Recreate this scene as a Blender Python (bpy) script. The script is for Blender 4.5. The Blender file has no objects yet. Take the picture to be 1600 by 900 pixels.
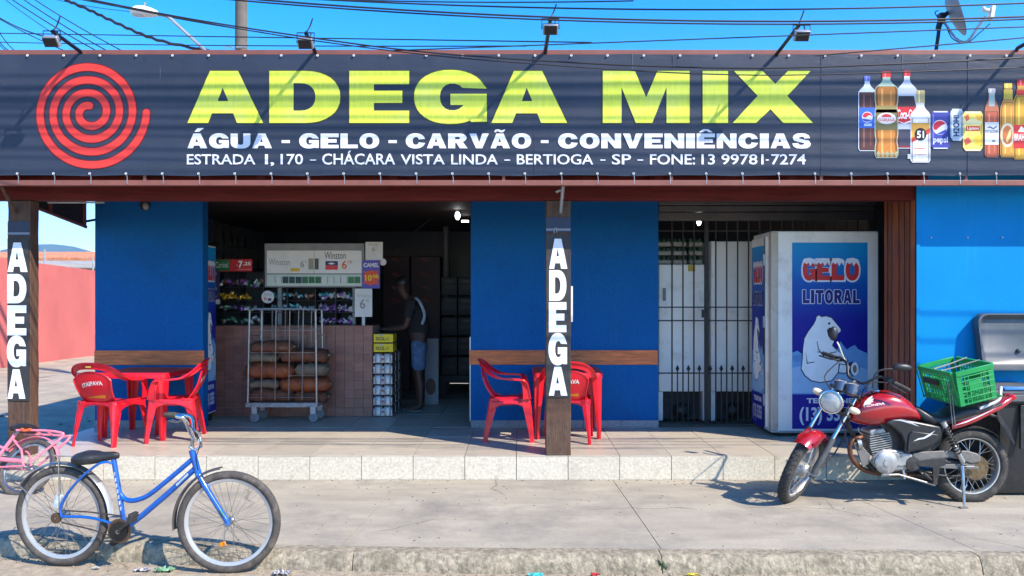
import bpy, math, random
from math import sin, cos, pi, radians as R
from mathutils import Vector as V, Matrix
random.seed(7)
S = bpy.context.scene
C = S.collection
F = 1203.0                      # focal length in photo pixels
EYE = 1.8                       # eye height above the road

# ------------------------------------------------------------------ camera
cam = bpy.data.cameras.new('camera')
cam_o = bpy.data.objects.new('camera', cam); C.objects.link(cam_o)
cam.sensor_width = 36; cam.lens = F / 1600 * 36
cam.shift_x = -12 / 1600; cam.shift_y = 15 / 1600
cam.clip_start = .05; cam.clip_end = 12000
cam_o.location = (0, 0, EYE); cam_o.rotation_euler = (pi / 2, 0, 0)
S.camera = cam_o
# ------------------------------------------------------------------ light
SUN = V((1.33, -1.0, 1.5)).normalized()          # towards the sun
sl = bpy.data.lights.new('sun', 'SUN'); sl.energy = 5.0; sl.angle = R(.53); sl.color = (1, .90, .77)
so = bpy.data.objects.new('sun', sl); C.objects.link(so)
so.rotation_euler = SUN.to_track_quat('Z', 'Y').to_euler(); so.location = (12, -9, 14)
W = bpy.data.worlds.new('World'); S.world = W; W.use_nodes = True
wn = W.node_tree; bg = wn.nodes['Background']
sky = wn.nodes.new('ShaderNodeTexSky'); sky.sky_type = 'NISHITA'; sky.sun_disc = False
sky.sun_elevation = math.asin(SUN.z); sky.sun_rotation = math.atan2(SUN.x, SUN.y)
sky.air_density = 1.0; sky.dust_density = .1; sky.ozone_density = 4.0
hs = wn.nodes.new('ShaderNodeHueSaturation'); hs.inputs['Saturation'].default_value = 1.45; hs.inputs['Hue'].default_value = .507; hs.inputs['Value'].default_value = 1.4
wn.links.new(sky.outputs[0], hs.inputs['Color']); wn.links.new(hs.outputs[0], bg.inputs[0])
bg.inputs[1].default_value = .15
S.view_settings.view_transform = 'Standard'; S.view_settings.look = 'None'
S.view_settings.exposure = .9; S.view_settings.gamma = 1.0
S.view_settings.use_curve_mapping = False

# ------------------------------------------------------------------ helpers
def P(px, py, d):
    return V(((px - 812) / F * d, d, EYE + (465 - py) / F * d))
def XX(px, d): return (px - 812) / F * d
def ZZ(py, d): return EYE + (465 - py) / F * d

def empty(name, loc, rz=0):
    o = bpy.data.objects.new(name, None); C.objects.link(o); o.empty_display_size = .1
    o.location = loc; o.rotation_euler = (0, 0, rz); return o
def tag(o, label, cat, group=None, kind=None):
    if label: o['label'] = label
    if cat: o['category'] = cat
    if group: o['group'] = group
    if kind: o['kind'] = kind
    return o
def thing(name, label, cat, loc=(0, 0, 0), rz=0, group=None):
    return tag(empty(name, loc, rz), label, cat, group)
def copy_tree(o, parent=None):
    c = o.copy(); C.objects.link(c)
    if parent: c.parent = parent
    for ch in list(o.children): copy_tree(ch, c)
    return c
def dup(o, loc, rz=None, label=None, group=None):
    c = copy_tree(o); c.location = loc
    if rz is not None: c.rotation_euler = (0, 0, rz)
    if label: c['label'] = label
    if group: c['group'] = group
    return c

class MB:
    def __init__(s, org=(0, 0, 0)): s.v = []; s.f = []; s.o = V(org)
    def add(s, vs, fs):
        n = len(s.v); s.v += [V(v) for v in vs]; s.f += [tuple(i + n for i in f) for f in fs]; return s
    def box(s, c, size, M=None):
        h = V(size) / 2; vs = []
        for x in (-1, 1):
            for y in (-1, 1):
                for z in (-1, 1):
                    p = V((x * h.x, y * h.y, z * h.z))
                    if M is not None: p = M @ p
                    vs.append(p + V(c))
        return s.add(vs, [(0, 1, 3, 2), (4, 6, 7, 5), (0, 4, 5, 1), (2, 3, 7, 6), (0, 2, 6, 4), (1, 5, 7, 3)])
    def bx(s, x0, x1, y0, y1, z0, z1):
        return s.box(((x0 + x1) / 2, (y0 + y1) / 2, (z0 + z1) / 2), (x1 - x0, y1 - y0, z1 - z0))
    def loft(s, rings, closed=False, caps=True):
        n = len(rings[0]); m = len(rings); vs = [p for r in rings for p in r]; fs = []
        for i in range(m if closed else m - 1):
            a = i * n; b = ((i + 1) % m) * n
            for j in range(n):
                k = (j + 1) % n; fs.append((a + j, a + k, b + k, b + j))
        if caps and not closed:
            fs.append(tuple(reversed(range(n)))); fs.append(tuple((m - 1) * n + j for j in range(n)))
        return s.add(vs, fs)
    def tube(s, pts, r, n=8, closed=False, flat=None):
        pts = [V(p) for p in pts]; m = len(pts)
        rs = r if isinstance(r, (list, tuple)) else [r] * m
        rings = []; up = None
        for i in range(m):
            a = pts[i - 1] if (i > 0 or closed) else pts[i]
            b = pts[(i + 1) % m] if (i < m - 1 or closed) else pts[i]
            t = (b - a).normalized()
            if up is None: up = t.orthogonal().normalized()
            up = (up - t * up.dot(t))
            if up.length < 1e-6: up = t.orthogonal()
            up.normalize(); w = t.cross(up)
            rings.append([pts[i] + (up * cos(2 * pi * j / n) + w * sin(2 * pi * j / n)) * rs[i] for j in range(n)])
        return s.loft(rings, closed)
    def lathe(s, prof, n=16, M=None, c=(0, 0, 0)):
        rings = []
        for r, z in prof:
            rings.append([((M @ V((r * cos(2 * pi * j / n), r * sin(2 * pi * j / n), z))) if M is not None else V((r * cos(2 * pi * j / n), r * sin(2 * pi * j / n), z))) + V(c) for j in range(n)])
        return s.loft(rings)
    def torus(s, c, ax, Rr, r, n=40, k=8, sq=1.0):
        ax = V(ax).normalized(); u = ax.orthogonal().normalized(); w = ax.cross(u); rings = []
        for i in range(n):
            t = 2 * pi * i / n; e = u * cos(t) + w * sin(t)
            rings.append([V(c) + e * (Rr + r * cos(2 * pi * j / k)) + ax * r * sq * sin(2 * pi * j / k) for j in range(k)])
        return s.loft(rings, True)
    def prism(s, poly, fn0, fn1):
        n = len(poly); vs = [fn0(*p) for p in poly] + [fn1(*p) for p in poly]
        fs = [tuple(range(n)), tuple(reversed(range(n, 2 * n)))] + [(i, n + i, n + (i + 1) % n, (i + 1) % n) for i in range(n)]
        return s.add(vs, fs)
    def grid(s, fn, nu, nv):
        vs = [fn(i / nu, j / nv) for j in range(nv + 1) for i in range(nu + 1)]; w = nu + 1
        return s.add(vs, [(j * w + i, j * w + i + 1, (j + 1) * w + i + 1, (j + 1) * w + i) for j in range(nv) for i in range(nu)])
    def ell(s, c, rad, n=12, m=8, M=None):
        rings = []
        for i in range(m + 1):
            t = pi * i / m; q = max(sin(t), .02)
            rings.append([V(c) + ((M @ V((rad[0] * q * cos(2 * pi * j / n), rad[1] * q * sin(2 * pi * j / n), -rad[2] * cos(t)))) if M is not None else V((rad[0] * q * cos(2 * pi * j / n), rad[1] * q * sin(2 * pi * j / n), -rad[2] * cos(t)))) for j in range(n)])
        return s.loft(rings)
    def build(s, name, m, parent=None, bevel=0, smooth=40, solid=0, sub=0, kind=None):
        me = bpy.data.meshes.new(name); me.from_pydata([tuple(v - s.o) for v in s.v], [], s.f)
        me.validate(); me.update()
        return wrap(name, me, m, parent, bevel, smooth, solid, sub, kind)
def wrap(name, me, m, parent=None, bevel=0, smooth=40, solid=0, sub=0, kind=None):
    import bmesh
    bm = bmesh.new(); bm.from_mesh(me); bmesh.ops.recalc_face_normals(bm, faces=bm.faces); bm.to_mesh(me); bm.free()
    if m: me.materials.append(m)
    if smooth:
        me.shade_smooth(); me.set_sharp_from_angle(angle=R(smooth))
    o = bpy.data.objects.new(name, me); C.objects.link(o)
    if parent: o.parent = parent
    if solid:
        q = o.modifiers.new('solidify', 'SOLIDIFY'); q.thickness = solid; q.offset = 0
    if bevel:
        q = o.modifiers.new('bevel', 'BEVEL'); q.width = bevel; q.segments = 2; q.limit_method = 'ANGLE'; q.angle_limit = R(35)
    if sub:
        q = o.modifiers.new('subsurf', 'SUBSURF'); q.levels = sub; q.render_levels = sub
    if kind: o['kind'] = kind
    return o
def spline(pts, n=6, closed=False):
    pts = [V(p) for p in pts]; m = len(pts); out = []
    for i in range(m if closed else m - 1):
        p0 = pts[i - 1] if (i > 0 or closed) else pts[i]; p1 = pts[i]; p2 = pts[(i + 1) % m]
        p3 = pts[(i + 2) % m] if (i < m - 2 or closed) else p2
        for k in range(n):
            t = k / n
            out.append(.5 * ((2 * p1) + (p2 - p0) * t + (2 * p0 - 5 * p1 + 4 * p2 - p3) * t * t + (3 * p1 - p0 - 3 * p2 + p3) * t ** 3))
    if not closed: out.append(pts[-1])
    return out

# ------------------------------------------------------------------ materials
def mat(name, col, rough=.6, metal=0, var=.12, scale=6, bump=0, bscale=80, st=(1, 1, 1), spec=.5, coat=0,
        dirt=None, dscale=3, damt=.5, dlo=.5, emit=0, objrand=0, trans=0, bst=None, obj=False, d2=None, crack=None):
    m = bpy.data.materials.new(name); m.use_nodes = True; nt = m.node_tree; N = nt.nodes; L = nt.links
    b = N['Principled BSDF']; b.inputs['Roughness'].default_value = rough; b.inputs['Metallic'].default_value = metal
    b.inputs['Specular IOR Level'].default_value = spec; b.inputs['Coat Weight'].default_value = coat
    b.inputs['Coat Roughness'].default_value = .08
    if trans: b.inputs['Transmission Weight'].default_value = trans
    c4 = (*col, 1)
    if obj: pos = N.new('ShaderNodeTexCoord').outputs['Object']
    else: pos = N.new('ShaderNodeNewGeometry').outputs['Position']
    def noise(sc, stretch, det=5, rg=.6):
        mp = N.new('ShaderNodeMapping'); mp.inputs['Scale'].default_value = stretch; L.new(pos, mp.inputs[0])
        n = N.new('ShaderNodeTexNoise'); n.inputs['Scale'].default_value = sc; n.inputs['Detail'].default_value = det; n.inputs['Roughness'].default_value = rg
        L.new(mp.outputs[0], n.inputs['Vector']); return n.outputs['Fac']
    def mr(x, lo, hi, a, c):
        q = N.new('ShaderNodeMapRange'); q.inputs[1].default_value = lo; q.inputs[2].default_value = hi; q.inputs[3].default_value = a; q.inputs[4].default_value = c
        L.new(x, q.inputs[0]); return q.outputs[0]
    out = None
    if var:
        f = mr(noise(scale, st), .3, .7, 1 - var, 1 + var)
        if objrand:
            oi = N.new('ShaderNodeObjectInfo'); g = mr(oi.outputs['Random'], 0, 1, 1 - objrand, 1 + objrand)
            mm = N.new('ShaderNodeMath'); mm.operation = 'MULTIPLY'; L.new(f, mm.inputs[0]); L.new(g, mm.inputs[1]); f = mm.outputs[0]
        v = N.new('ShaderNodeVectorMath'); v.operation = 'SCALE'; v.inputs[0].default_value = col; L.new(f, v.inputs['Scale']); out = v.outputs[0]
    if dirt:
        fac = mr(noise(dscale, (1, 1, 1), 8, .7), dlo, dlo + .18, 0, damt)
        mx = N.new('ShaderNodeMix'); mx.data_type = 'RGBA'; L.new(fac, mx.inputs[0])
        if out: L.new(out, mx.inputs[6])
        else: mx.inputs[6].default_value = c4
        mx.inputs[7].default_value = (*dirt, 1); out = mx.outputs[2]
    if d2:      # a second layer of stains: colour, scale, stretch, threshold, amount
        fac = mr(noise(d2[1], d2[2], 7, .65), d2[3], d2[3] + .14, 0, d2[4])
        mx = N.new('ShaderNodeMix'); mx.data_type = 'RGBA'; L.new(fac, mx.inputs[0])
        if out: L.new(out, mx.inputs[6])
        else: mx.inputs[6].default_value = c4
        mx.inputs[7].default_value = (*d2[0], 1); out = mx.outputs[2]
    if crack:   # sparse hairline cracks: cell size, width, colour
        ns = N.new('ShaderNodeTexNoise'); ns.inputs['Scale'].default_value = 3; ns.inputs['Detail'].default_value = 6; L.new(pos, ns.inputs['Vector'])
        mv = N.new('ShaderNodeVectorMath'); mv.operation = 'SCALE'; mv.inputs['Scale'].default_value = .22; L.new(ns.outputs['Color'], mv.inputs[0])
        ad = N.new('ShaderNodeVectorMath'); L.new(pos, ad.inputs[0]); L.new(mv.outputs[0], ad.inputs[1])
        vo = N.new('ShaderNodeTexVoronoi'); vo.feature = 'DISTANCE_TO_EDGE'; vo.inputs['Scale'].default_value = crack[0]; L.new(ad.outputs[0], vo.inputs['Vector'])
        f1 = mr(vo.outputs['Distance'], crack[1] * .4, crack[1], .75, 0); f2 = mr(noise(.9, (1, 1, 1), 2), .50, .56, 0, 1)
        mm = N.new('ShaderNodeMath'); mm.operation = 'MULTIPLY'; L.new(f1, mm.inputs[0]); L.new(f2, mm.inputs[1])
        mx = N.new('ShaderNodeMix'); mx.data_type = 'RGBA'; L.new(mm.outputs[0], mx.inputs[0]); L.new(out, mx.inputs[6]); mx.inputs[7].default_value = (*crack[2], 1); out = mx.outputs[2]
    if out: L.new(out, b.inputs['Base Color'])
    else: b.inputs['Base Color'].default_value = c4
    if bump:
        bp = N.new('ShaderNodeBump'); bp.inputs['Strength'].default_value = bump; bp.inputs['Distance'].default_value = .01
        L.new(noise(bscale, bst or st, 4), bp.inputs['Height']); L.new(bp.outputs[0], b.inputs['Normal'])
    if emit:
        b.inputs['Emission Color'].default_value = c4; b.inputs['Emission Strength'].default_value = emit
    return m
_pc = {}
def ink(col, rough=.45):
    k = tuple(round(c, 3) for c in col) + (rough,)
    if k not in _pc: _pc[k] = mat('print_ink', col, rough, var=.06, scale=9, spec=.3)
    return _pc[k]
def srgb(r, g, b):
    return tuple((c / 255 / 12.92) if c / 255 < .04045 else ((c / 255 + .055) / 1.055) ** 2.4 for c in (r, g, b))

M = {}
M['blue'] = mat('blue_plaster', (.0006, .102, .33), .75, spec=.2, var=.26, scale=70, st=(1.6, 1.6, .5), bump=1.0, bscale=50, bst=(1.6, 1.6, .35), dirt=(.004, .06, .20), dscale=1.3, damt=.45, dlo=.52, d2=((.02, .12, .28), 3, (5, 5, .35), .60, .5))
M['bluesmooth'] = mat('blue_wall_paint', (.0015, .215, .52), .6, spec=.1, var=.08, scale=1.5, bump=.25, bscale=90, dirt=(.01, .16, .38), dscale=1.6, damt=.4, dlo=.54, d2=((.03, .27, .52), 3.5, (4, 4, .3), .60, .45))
M['woodband'] = mat('varnished_board', (.56, .145, .038), .5, var=.4, scale=5, st=(1, 1, 9), bump=.15, bscale=40)
M['beam'] = mat('dark_red_beam', (.105, .013, .008), .7, spec=.15, var=.3, scale=5, st=(.6, 1, 8), bump=.2, bscale=30)
M['rail'] = mat('rust_red_steel', (.21, .07, .048), .5, var=.12, scale=6, dirt=(.12, .05, .035), dscale=5, damt=.5)
M['post'] = mat('dark_worn_timber', (.085, .042, .024), .75, var=.4, scale=6, st=(6, 6, .8), bump=.6, bscale=20, dirt=(.12, .085, .06), dscale=4, damt=.6)
M['postdark'] = mat('black_painted_timber', (.028, .027, .027), .65, var=.4, scale=7, st=(5, 5, .8), bump=.4, bscale=20, dirt=(.10, .095, .09), dscale=9, damt=.6, dlo=.57)
M['slat'] = mat('red_brown_slat', (.26, .075, .026), .5, var=.35, scale=6, st=(6, 6, .6), bump=.2, bscale=25, objrand=.35)
M['banner'] = mat('vinyl_banner', (.027, .036, .060), .5, var=.12, scale=2, bump=.9, bscale=2.6, bst=(.6, 1, 2.0), spec=.35, dirt=(.042, .05, .072), dscale=2.2, damt=.5, d2=((.05, .055, .06), 5, (4, 1, .25), .58, .35))
M['tile'] = mat('beige_floor_tile', (.46, .405, .32), .4, var=.12, scale=6, st=(.5, 5, 1), objrand=.07, dirt=(.25, .22, .17), dscale=3, damt=.55, dlo=.52, bump=.03, d2=((.30, .26, .20), 30, (.4, 3, 1), .55, .5))
M['grout'] = mat('grout', (.27, .22, .165), .9, var=.2)
M['riser'] = mat('cream_stone_tile', (.56, .51, .40), .6, var=.2, scale=38, objrand=.05, dirt=(.30, .26, .19), dscale=7, damt=.7, dlo=.54, bump=.2, bscale=60, d2=((.40, .35, .26), 60, (1, 1, 1), .52, .8))
M['granite'] = mat('grey_granite', (.22, .24, .27), .45, var=.45, scale=70, objrand=.05)
M['pave'] = mat('worn_concrete', (.365, .322, .248), .88, var=.16, scale=3.2, st=(.5, 1.6, 1), bump=.6, bscale=90, crack=(.28, .0035, (.18, .16, .125)), d2=((.25, .215, .165), 46, (1, 1, 1), .54, .5), dirt=(.21, .195, .165), dscale=1.1, damt=.85, dlo=.48)
M['kerb'] = mat('mossy_kerb_concrete', (.30, .255, .18), .92, var=.4, scale=30, bump=1.0, bscale=38, dirt=(.09, .08, .045), dscale=4, damt=.7, dlo=.5, d2=((.14, .12, .08), 26, (1, 1, .6), .5, .8))
M['road'] = mat('dusty_road', (.33, .27, .19), .95, var=.3, scale=14, bump=.8, bscale=70)
M['ground'] = mat('sandy_dirt', (.36, .30, .21), .95, var=.25, scale=2.5, bump=.6, bscale=20, dirt=(.22, .19, .14), dscale=.8, damt=.6)
M['redwall'] = mat('faded_red_wall', (.47, .112, .092), .85, var=.12, scale=1.2, st=(1, 1, .4), dirt=(.40, .075, .075), dscale=.9, damt=.6, bump=.2, bscale=20)
M['black'] = mat('black_plastic', (.015, .015, .017), .45, var=.2, scale=12)
M['blackm'] = mat('black_metal', (.016, .016, .018), .4, metal=.3, var=.2, scale=12)
M['rubber'] = mat('tyre_rubber', (.035, .032, .029), .85, var=.25, scale=20, dirt=(.14, .12, .09), dscale=11, damt=.5, dlo=.5)
M['chrome'] = mat('chrome', (.75, .75, .76), .16, metal=1, var=.1, scale=14)
M['steel'] = mat('dull_steel', (.42, .42, .42), .35, metal=1, var=.25, scale=18, dirt=(.18, .14, .10), dscale=14, damt=.4, dlo=.56)
M['alu'] = mat('cast_aluminium', (.38, .38, .37), .5, metal=.7, var=.25, scale=18, dirt=(.10, .085, .065), dscale=12, damt=.7, dlo=.51)
M['redplastic'] = mat('red_plastic', (.68, .010, .024), .36, var=.07, scale=3, spec=.5, bump=.05, bscale=30, dirt=(.46, .012, .02), dscale=4, damt=.5, d2=((.66, .06, .06), 9, (1, 1, .4), .58, .4))
M['white'] = mat('white_enamel', (.76, .75, .72), .35, var=.05, scale=3, dirt=(.42, .37, .30), dscale=4, damt=.5, dlo=.53)
M['whitedim'] = mat('white_panel', (.62, .61, .58), .5, var=.06, scale=3)
M['grey'] = mat('grey_plastic', (.20, .20, .20), .5, var=.15)
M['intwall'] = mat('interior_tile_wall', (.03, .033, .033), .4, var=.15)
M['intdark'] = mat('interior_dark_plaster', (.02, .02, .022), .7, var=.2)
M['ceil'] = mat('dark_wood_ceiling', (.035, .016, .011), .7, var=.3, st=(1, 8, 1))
M['countertile'] = mat('brown_counter_tile', (.27, .105, .075), .4, var=.25, scale=9, st=(.5, 1, 3), objrand=.15)
M['wire'] = mat('cable_rubber', (.01, .01, .014), .6, var=.1)
M['galv'] = mat('galvanised_steel', (.35, .36, .38), .45, metal=.6, var=.15)
M['conc'] = mat('pole_concrete', (.13, .112, .095), .9, var=.2, scale=5, bump=.2)
M['glass'] = mat('clear_glass', (.9, .92, .93), .06, var=0, trans=.85, spec=.6)

# ------------------------------------------------------------------ flat print
def arc(cx, cy, rx, ry, a0, a1, n=10, p=2.0):
    o = []
    for i in range(n + 1):
        t = R(a0 + (a1 - a0) * i / n); c, s_ = cos(t), sin(t)
        o.append((cx + rx * math.copysign(abs(c) ** (2 / p), c), cy + ry * math.copysign(abs(s_) ** (2 / p), s_)))
    return o
GL = {
 'A': [[(0, 0), (.297, 1), (.67, 1), (1, 0), (.655, 0), (.605, .185), (.325, .185), (.275, 0)], [(.466, .68), (.40, .42), (.54, .42)]],
 'D': [[(0, 0), (0, 1)] + arc(.5, .5, .5, .5, 90, -90, 16, 2.2), [(.34, .235), (.34, .765)] + arc(.44, .5, .21, .265, 90, -90, 12, 2.2)],
 'E': [[(0, 0), (0, 1), (1, 1), (1, .745), (.41, .745), (.41, .62), (.885, .62), (.885, .385), (.41, .385), (.41, .235), (1, .235), (1, 0)]],
 'G': [[(1, .66)] + arc(.5, .5, .5, .52, 25, 300, 26, 2.2)[1:] + [(.79, .02), (1, .02), (1, .56), (.5, .56), (.5, .345), (.68, .345)] + arc(.53, .5, .175, .26, 318, 40, 14, 2.2)[0:] ],
 'M': [[(0, 0), (0, 1), (.37, 1), (.5, .49), (.63, 1), (1, 1), (1, 0), (.735, 0), (.735, .69), (.57, 0), (.38, 0), (.215, .69), (.215, 0)]],
 'I': [[(0, 0), (0, 1), (1, 1), (1, 0)]],
 'X': [[(0, 0), (.31, .52), (.015, 1), (.37, 1), (.53, .755), (.69, 1), (.97, 1), (.68, .52), (1, 0), (.63, 0), (.47, .265), (.29, 0)]],
 'L': [[(0, 0), (0, 1), (.42, 1), (.42, .25), (1, .25), (1, 0)]],
 'T': [[(.31, 0), (.31, .75), (0, .75), (0, 1), (1, 1), (1, .75), (.69, .75), (.69, 0)]],
 'U': [[(0, 1), (.36, 1)] + [(.36, .4)] + arc(.5, .36, .14, .13, 180, 360, 8) + [(.64, 1), (1, 1), (1, .42)] + arc(.5, .4, .5, .42, 0, -180, 16, 2.4)],
 'O': [arc(.5, .5, .5, .52, 0, 350, 28, 2.2), arc(.5, .5, .18, .27, 0, 345, 18, 2.3)],
 'C': [[(1, .64)] + arc(.5, .5, .5, .52, 20, 340, 26, 2.2) + [(1, .36), (.66, .40)] + arc(.52, .5, .17, .26, 320, 40, 14, 2.2) + [(.66, .60)]],
 'R': [[(0, 0), (0, 1), (.62, 1)] + arc(.62, .71, .33, .29, 80, -60, 8) + [(.76, .42), (1, 0), (.60, 0), (.42, .37), (.36, .37), (.36, 0)], [(.36, .77), (.52, .77)] + arc(.52, .69, .09, .08, 80, -80, 5) + [(.52, .61), (.36, .61)]],
 'V': [[(0, 1), (.36, 1), (.5, .38), (.66, 1), (1, 1), (.66, 0), (.34, 0)]],
 'N': [[(0, 0), (0, 1), (.33, 1), (.68, .47), (.68, 1), (1, 1), (1, 0), (.68, 0), (.32, .54), (.32, 0)]],
 'S': [[(.95, .68), (.89, .88), (.7, 1.0), (.5, 1.02), (.25, 1.0), (.08, .88), (.03, .7), (.1, .52), (.4, .42), (.62, .36), (.65, .29), (.5, .22), (.36, .27), (.32, .36), (0, .33), (.08, .12), (.25, 0), (.5, -.02), (.78, 0), (.95, .12), (1, .3), (.9, .52), (.6, .6), (.38, .66), (.37, .73), (.5, .79), (.62, .75), (.65, .66)]],
 '-': [[(0, .36), (0, .56), (1, .56), (1, .36)]],
}
def fill_mesh(contours, fn):
    """2-D contours (outer ring first, then holes) filled; fn maps (u, v) to a point"""
    cu = bpy.data.curves.new('outline', 'CURVE'); cu.dimensions = '2D'; cu.fill_mode = 'BOTH'
    for ct in contours:
        sp = cu.splines.new('POLY'); sp.points.add(len(ct) - 1); sp.use_cyclic_u = True
        for p, q in zip(sp.points, ct): p.co = (q[0], q[1], 0, 1)
    o = bpy.data.objects.new('outline', cu); me = bpy.data.meshes.new_from_object(o)
    vs = [fn(v.co.x, v.co.y) for v in me.vertices]; fs = [tuple(p.vertices) for p in me.polygons]
    bpy.data.objects.remove(o); bpy.data.curves.remove(cu); bpy.data.meshes.remove(me)
    return vs, fs
_tc = {}
def text_geo(s, off=0.0, spacing=1.0):
    k = (s, off, spacing)
    if k not in _tc:
        c = bpy.data.curves.new('text', 'FONT'); c.body = s; c.size = 1; c.offset = off; c.resolution_u = 3; c.space_character = spacing
        o = bpy.data.objects.new('text', c); me = bpy.data.meshes.new_from_object(o)
        vs = [(v.co.x, v.co.y) for v in me.vertices]; fs = [tuple(p.vertices) for p in me.polygons]
        bpy.data.objects.remove(o); bpy.data.curves.remove(c); bpy.data.meshes.remove(me)
        x0 = min(v[0] for v in vs); x1 = max(v[0] for v in vs); y0 = min(v[1] for v in vs); y1 = max(v[1] for v in vs)
        _tc[k] = ([((x - x0) / (x1 - x0), (y - y0) / (y1 - y0)) for x, y in vs], fs)
    return _tc[k]
class Sheet:
    """a flat printed surface; fn(px, py, lift) gives a point, lift = mm in front of it"""
    def __init__(s, fn, parent, org): s.fn = fn; s.p = parent; s.o = V(org)
    def _mk(s, name, vs, fs, col):
        mb = MB(s.o); mb.add(vs, fs); return mb.build(name, ink(col) if isinstance(col, tuple) else col, s.p, smooth=0)
    def poly(s, pts, col, lift=1, name='print', holes=()):
        vs, fs = fill_mesh([[(p[0], -p[1]) for p in pts]] + [[(p[0], -p[1]) for p in h] for h in holes], lambda u, v: s.fn(u, -v, lift))
        return s._mk(name, vs, fs, col)
    def polys(s, lst, col, lift=1, name='print'):
        A = []; B = []
        for i, pts in enumerate(lst):
            vs, fs = fill_mesh([[(p[0], -p[1]) for p in pts]], lambda u, v: s.fn(u, -v, lift + .12 * i))
            B += [tuple(k + len(A) for k in f) for f in fs]; A += vs
        return s._mk(name, A, B, col)
    def rect(s, x0, y0, x1, y1, col, lift=1, name='print'): return s.poly([(x0, y0), (x1, y0), (x1, y1), (x0, y1)], col, lift, name)
    def text(s, t, x0, x1, y0, y1, col, lift=2, off=0.0, sp=1.0, name='lettering', shear=0):
        g, fs = text_geo(t, off, sp)
        return s._mk(name, [s.fn(x0 + u * (x1 - x0) + shear * v, y1 + v * (y0 - y1), lift) for u, v in g], fs, col)
    def glyph(s, ch, x0, x1, y0, y1, col, lift=2, name='letter', grow=0):
        x0 -= grow; x1 += grow; y0 -= grow; y1 += grow
        vs, fs = fill_mesh(GL[ch], lambda u, v: s.fn(x0 + u * (x1 - x0), y1 + v * (y0 - y1), lift))
        return s._mk(name, vs, fs, col)
    def outline(s, word, boxes, y0, y1, g, col, lift, name='lettering'):
        A = []; B = []; k = 0
        for ch, (x0, x1) in zip(word, boxes):
            for a in range(8):
                dx, dy = g * cos(a * pi / 4), g * sin(a * pi / 4); k += 1
                vs, fs = fill_mesh(GL[ch], lambda u, v: s.fn(x0 + u * (x1 - x0) + dx, y1 + v * (y0 - y1) + dy, lift + .05 * k))
                B += [tuple(i + len(A) for i in f) for f in fs]; A += vs
        return s._mk(name, A, B, col)
    def word(s, word, boxes, y0, y1, col, lift=2, name='lettering'):
        A = []; B = []
        for ch, (x0, x1) in zip(word, boxes):
            vs, fs = fill_mesh(GL[ch], lambda u, v: s.fn(x0 + u * (x1 - x0), y1 + v * (y0 - y1), lift))
            B += [tuple(i + len(A) for i in f) for f in fs]; A += vs
        return s._mk(name, A, B, col)
def front_sheet(d, parent, org, unit=.001):       # a sheet facing the street at depth d
    return Sheet(lambda px, py, l: P(px, py, d) + V((0, -unit * l, 0)), parent, org)
def spread_boxes(word, x0, x1, wd=None, gap=.12):
    ws = [(wd or {}).get(c, 1.0) for c in word]; tot = sum(ws) + gap * (len(ws) - 1); k = (x1 - x0) / tot; o = []; x = x0
    for w in ws: o.append((x, x + w * k)); x += (w + gap) * k
    return o
# ================================================================== SETTING
FL = .336                        # veranda floor level
PV = .11                         # pavement level
STEP = 7.13; WALL = 8.68
def struct(name, mb, m, **k):
    o = mb.build(name, m, **k); o['kind'] = 'structure'; return o

# road: one sheet reaching the horizon
mb = MB(); mb.add([(-3400, -400, -.06), (3400, -400, -.06), (3400, 4200, -.06), (-3400, 4200, -.06)], [(0, 1, 2, 3)])
struct('ground', mb, M['ground'], smooth=0)
mb = MB(); mb.grid(lambda u, v: V((-30 + 60 * u, -9 + 14.6 * v, .004 * sin(u * 90) * sin(v * 31))), 60, 20)
struct('road', mb, M['road'])
# kerb line in plan
KP = [(-30, 5.95), (-6, 5.62), (-4.2, 5.44), (-3.2, 5.32), (-2.53, 5.235), (-1.62, 5.10), (-.3, 5.04), (1.83, 5.015), (3.06, 4.99), (6, 4.95), (30, 4.9)]
def kerb_y(x):
    for (a, b), (c, d) in zip(KP, KP[1:]):
        if a <= x <= c: return b + (d - b) * (x - a) / (c - a)
    return 5
# pavement slabs with a recessed joint between them
pav = empty('pavement', (0, 6, PV)); pav['kind'] = 'structure'
JX = [(-14, -14), (-9.2, -9.2), (-5.6, -5.9), (-3.3, -3.6), (-1.22, -1.08), (.95, .86), (3.05, 2.72), (5.4, 5.2), (8.2, 8.2), (14, 14)]
for (a0, a1), (b0, b1) in zip(JX, JX[1:]):
    mb = MB((0, 6, PV)); g = .003
    def top(u, v):
        xf = (a0 + g) + (b0 - a0 - 2 * g) * u; xb = (a1 + g) + (b1 - a1 - 2 * g) * u
        yf = kerb_y(xf) + .15; x = xf + (xb - xf) * v; y = yf + (STEP + .05 - yf) * v
        return V((x, y, PV + .008 * sin(x * 1.3 + y) * (1 - v)))
    mb.grid(top, 8, 6); n = 9
    edge = [i for i in range(n)] + [n * j + n - 1 for j in range(1, 7)] + [n * 6 + i for i in range(n - 2, -1, -1)] + [n * j for j in range(5, 0, -1)]
    k = len(mb.v); mb.v += [mb.v[i] + V((0, 0, -.1)) for i in edge]
    mb.f += [(edge[i], edge[(i + 1) % len(edge)], k + (i + 1) % len(edge), k + i) for i in range(len(edge))]
    mb.build('pavement_slab', M['pave'], pav, smooth=30)
mb = MB((0, 6, PV)); mb.grid(lambda u, v: V((-14 + 28 * u, (kerb_y(-14 + 28 * u) + .1) * (1 - v) + 7.3 * v, PV - .022)), 30, 1)
mb.build('joint_filler', mat('joint_dirt', (.20, .17, .12), .95, var=.3, scale=20), pav)
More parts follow.
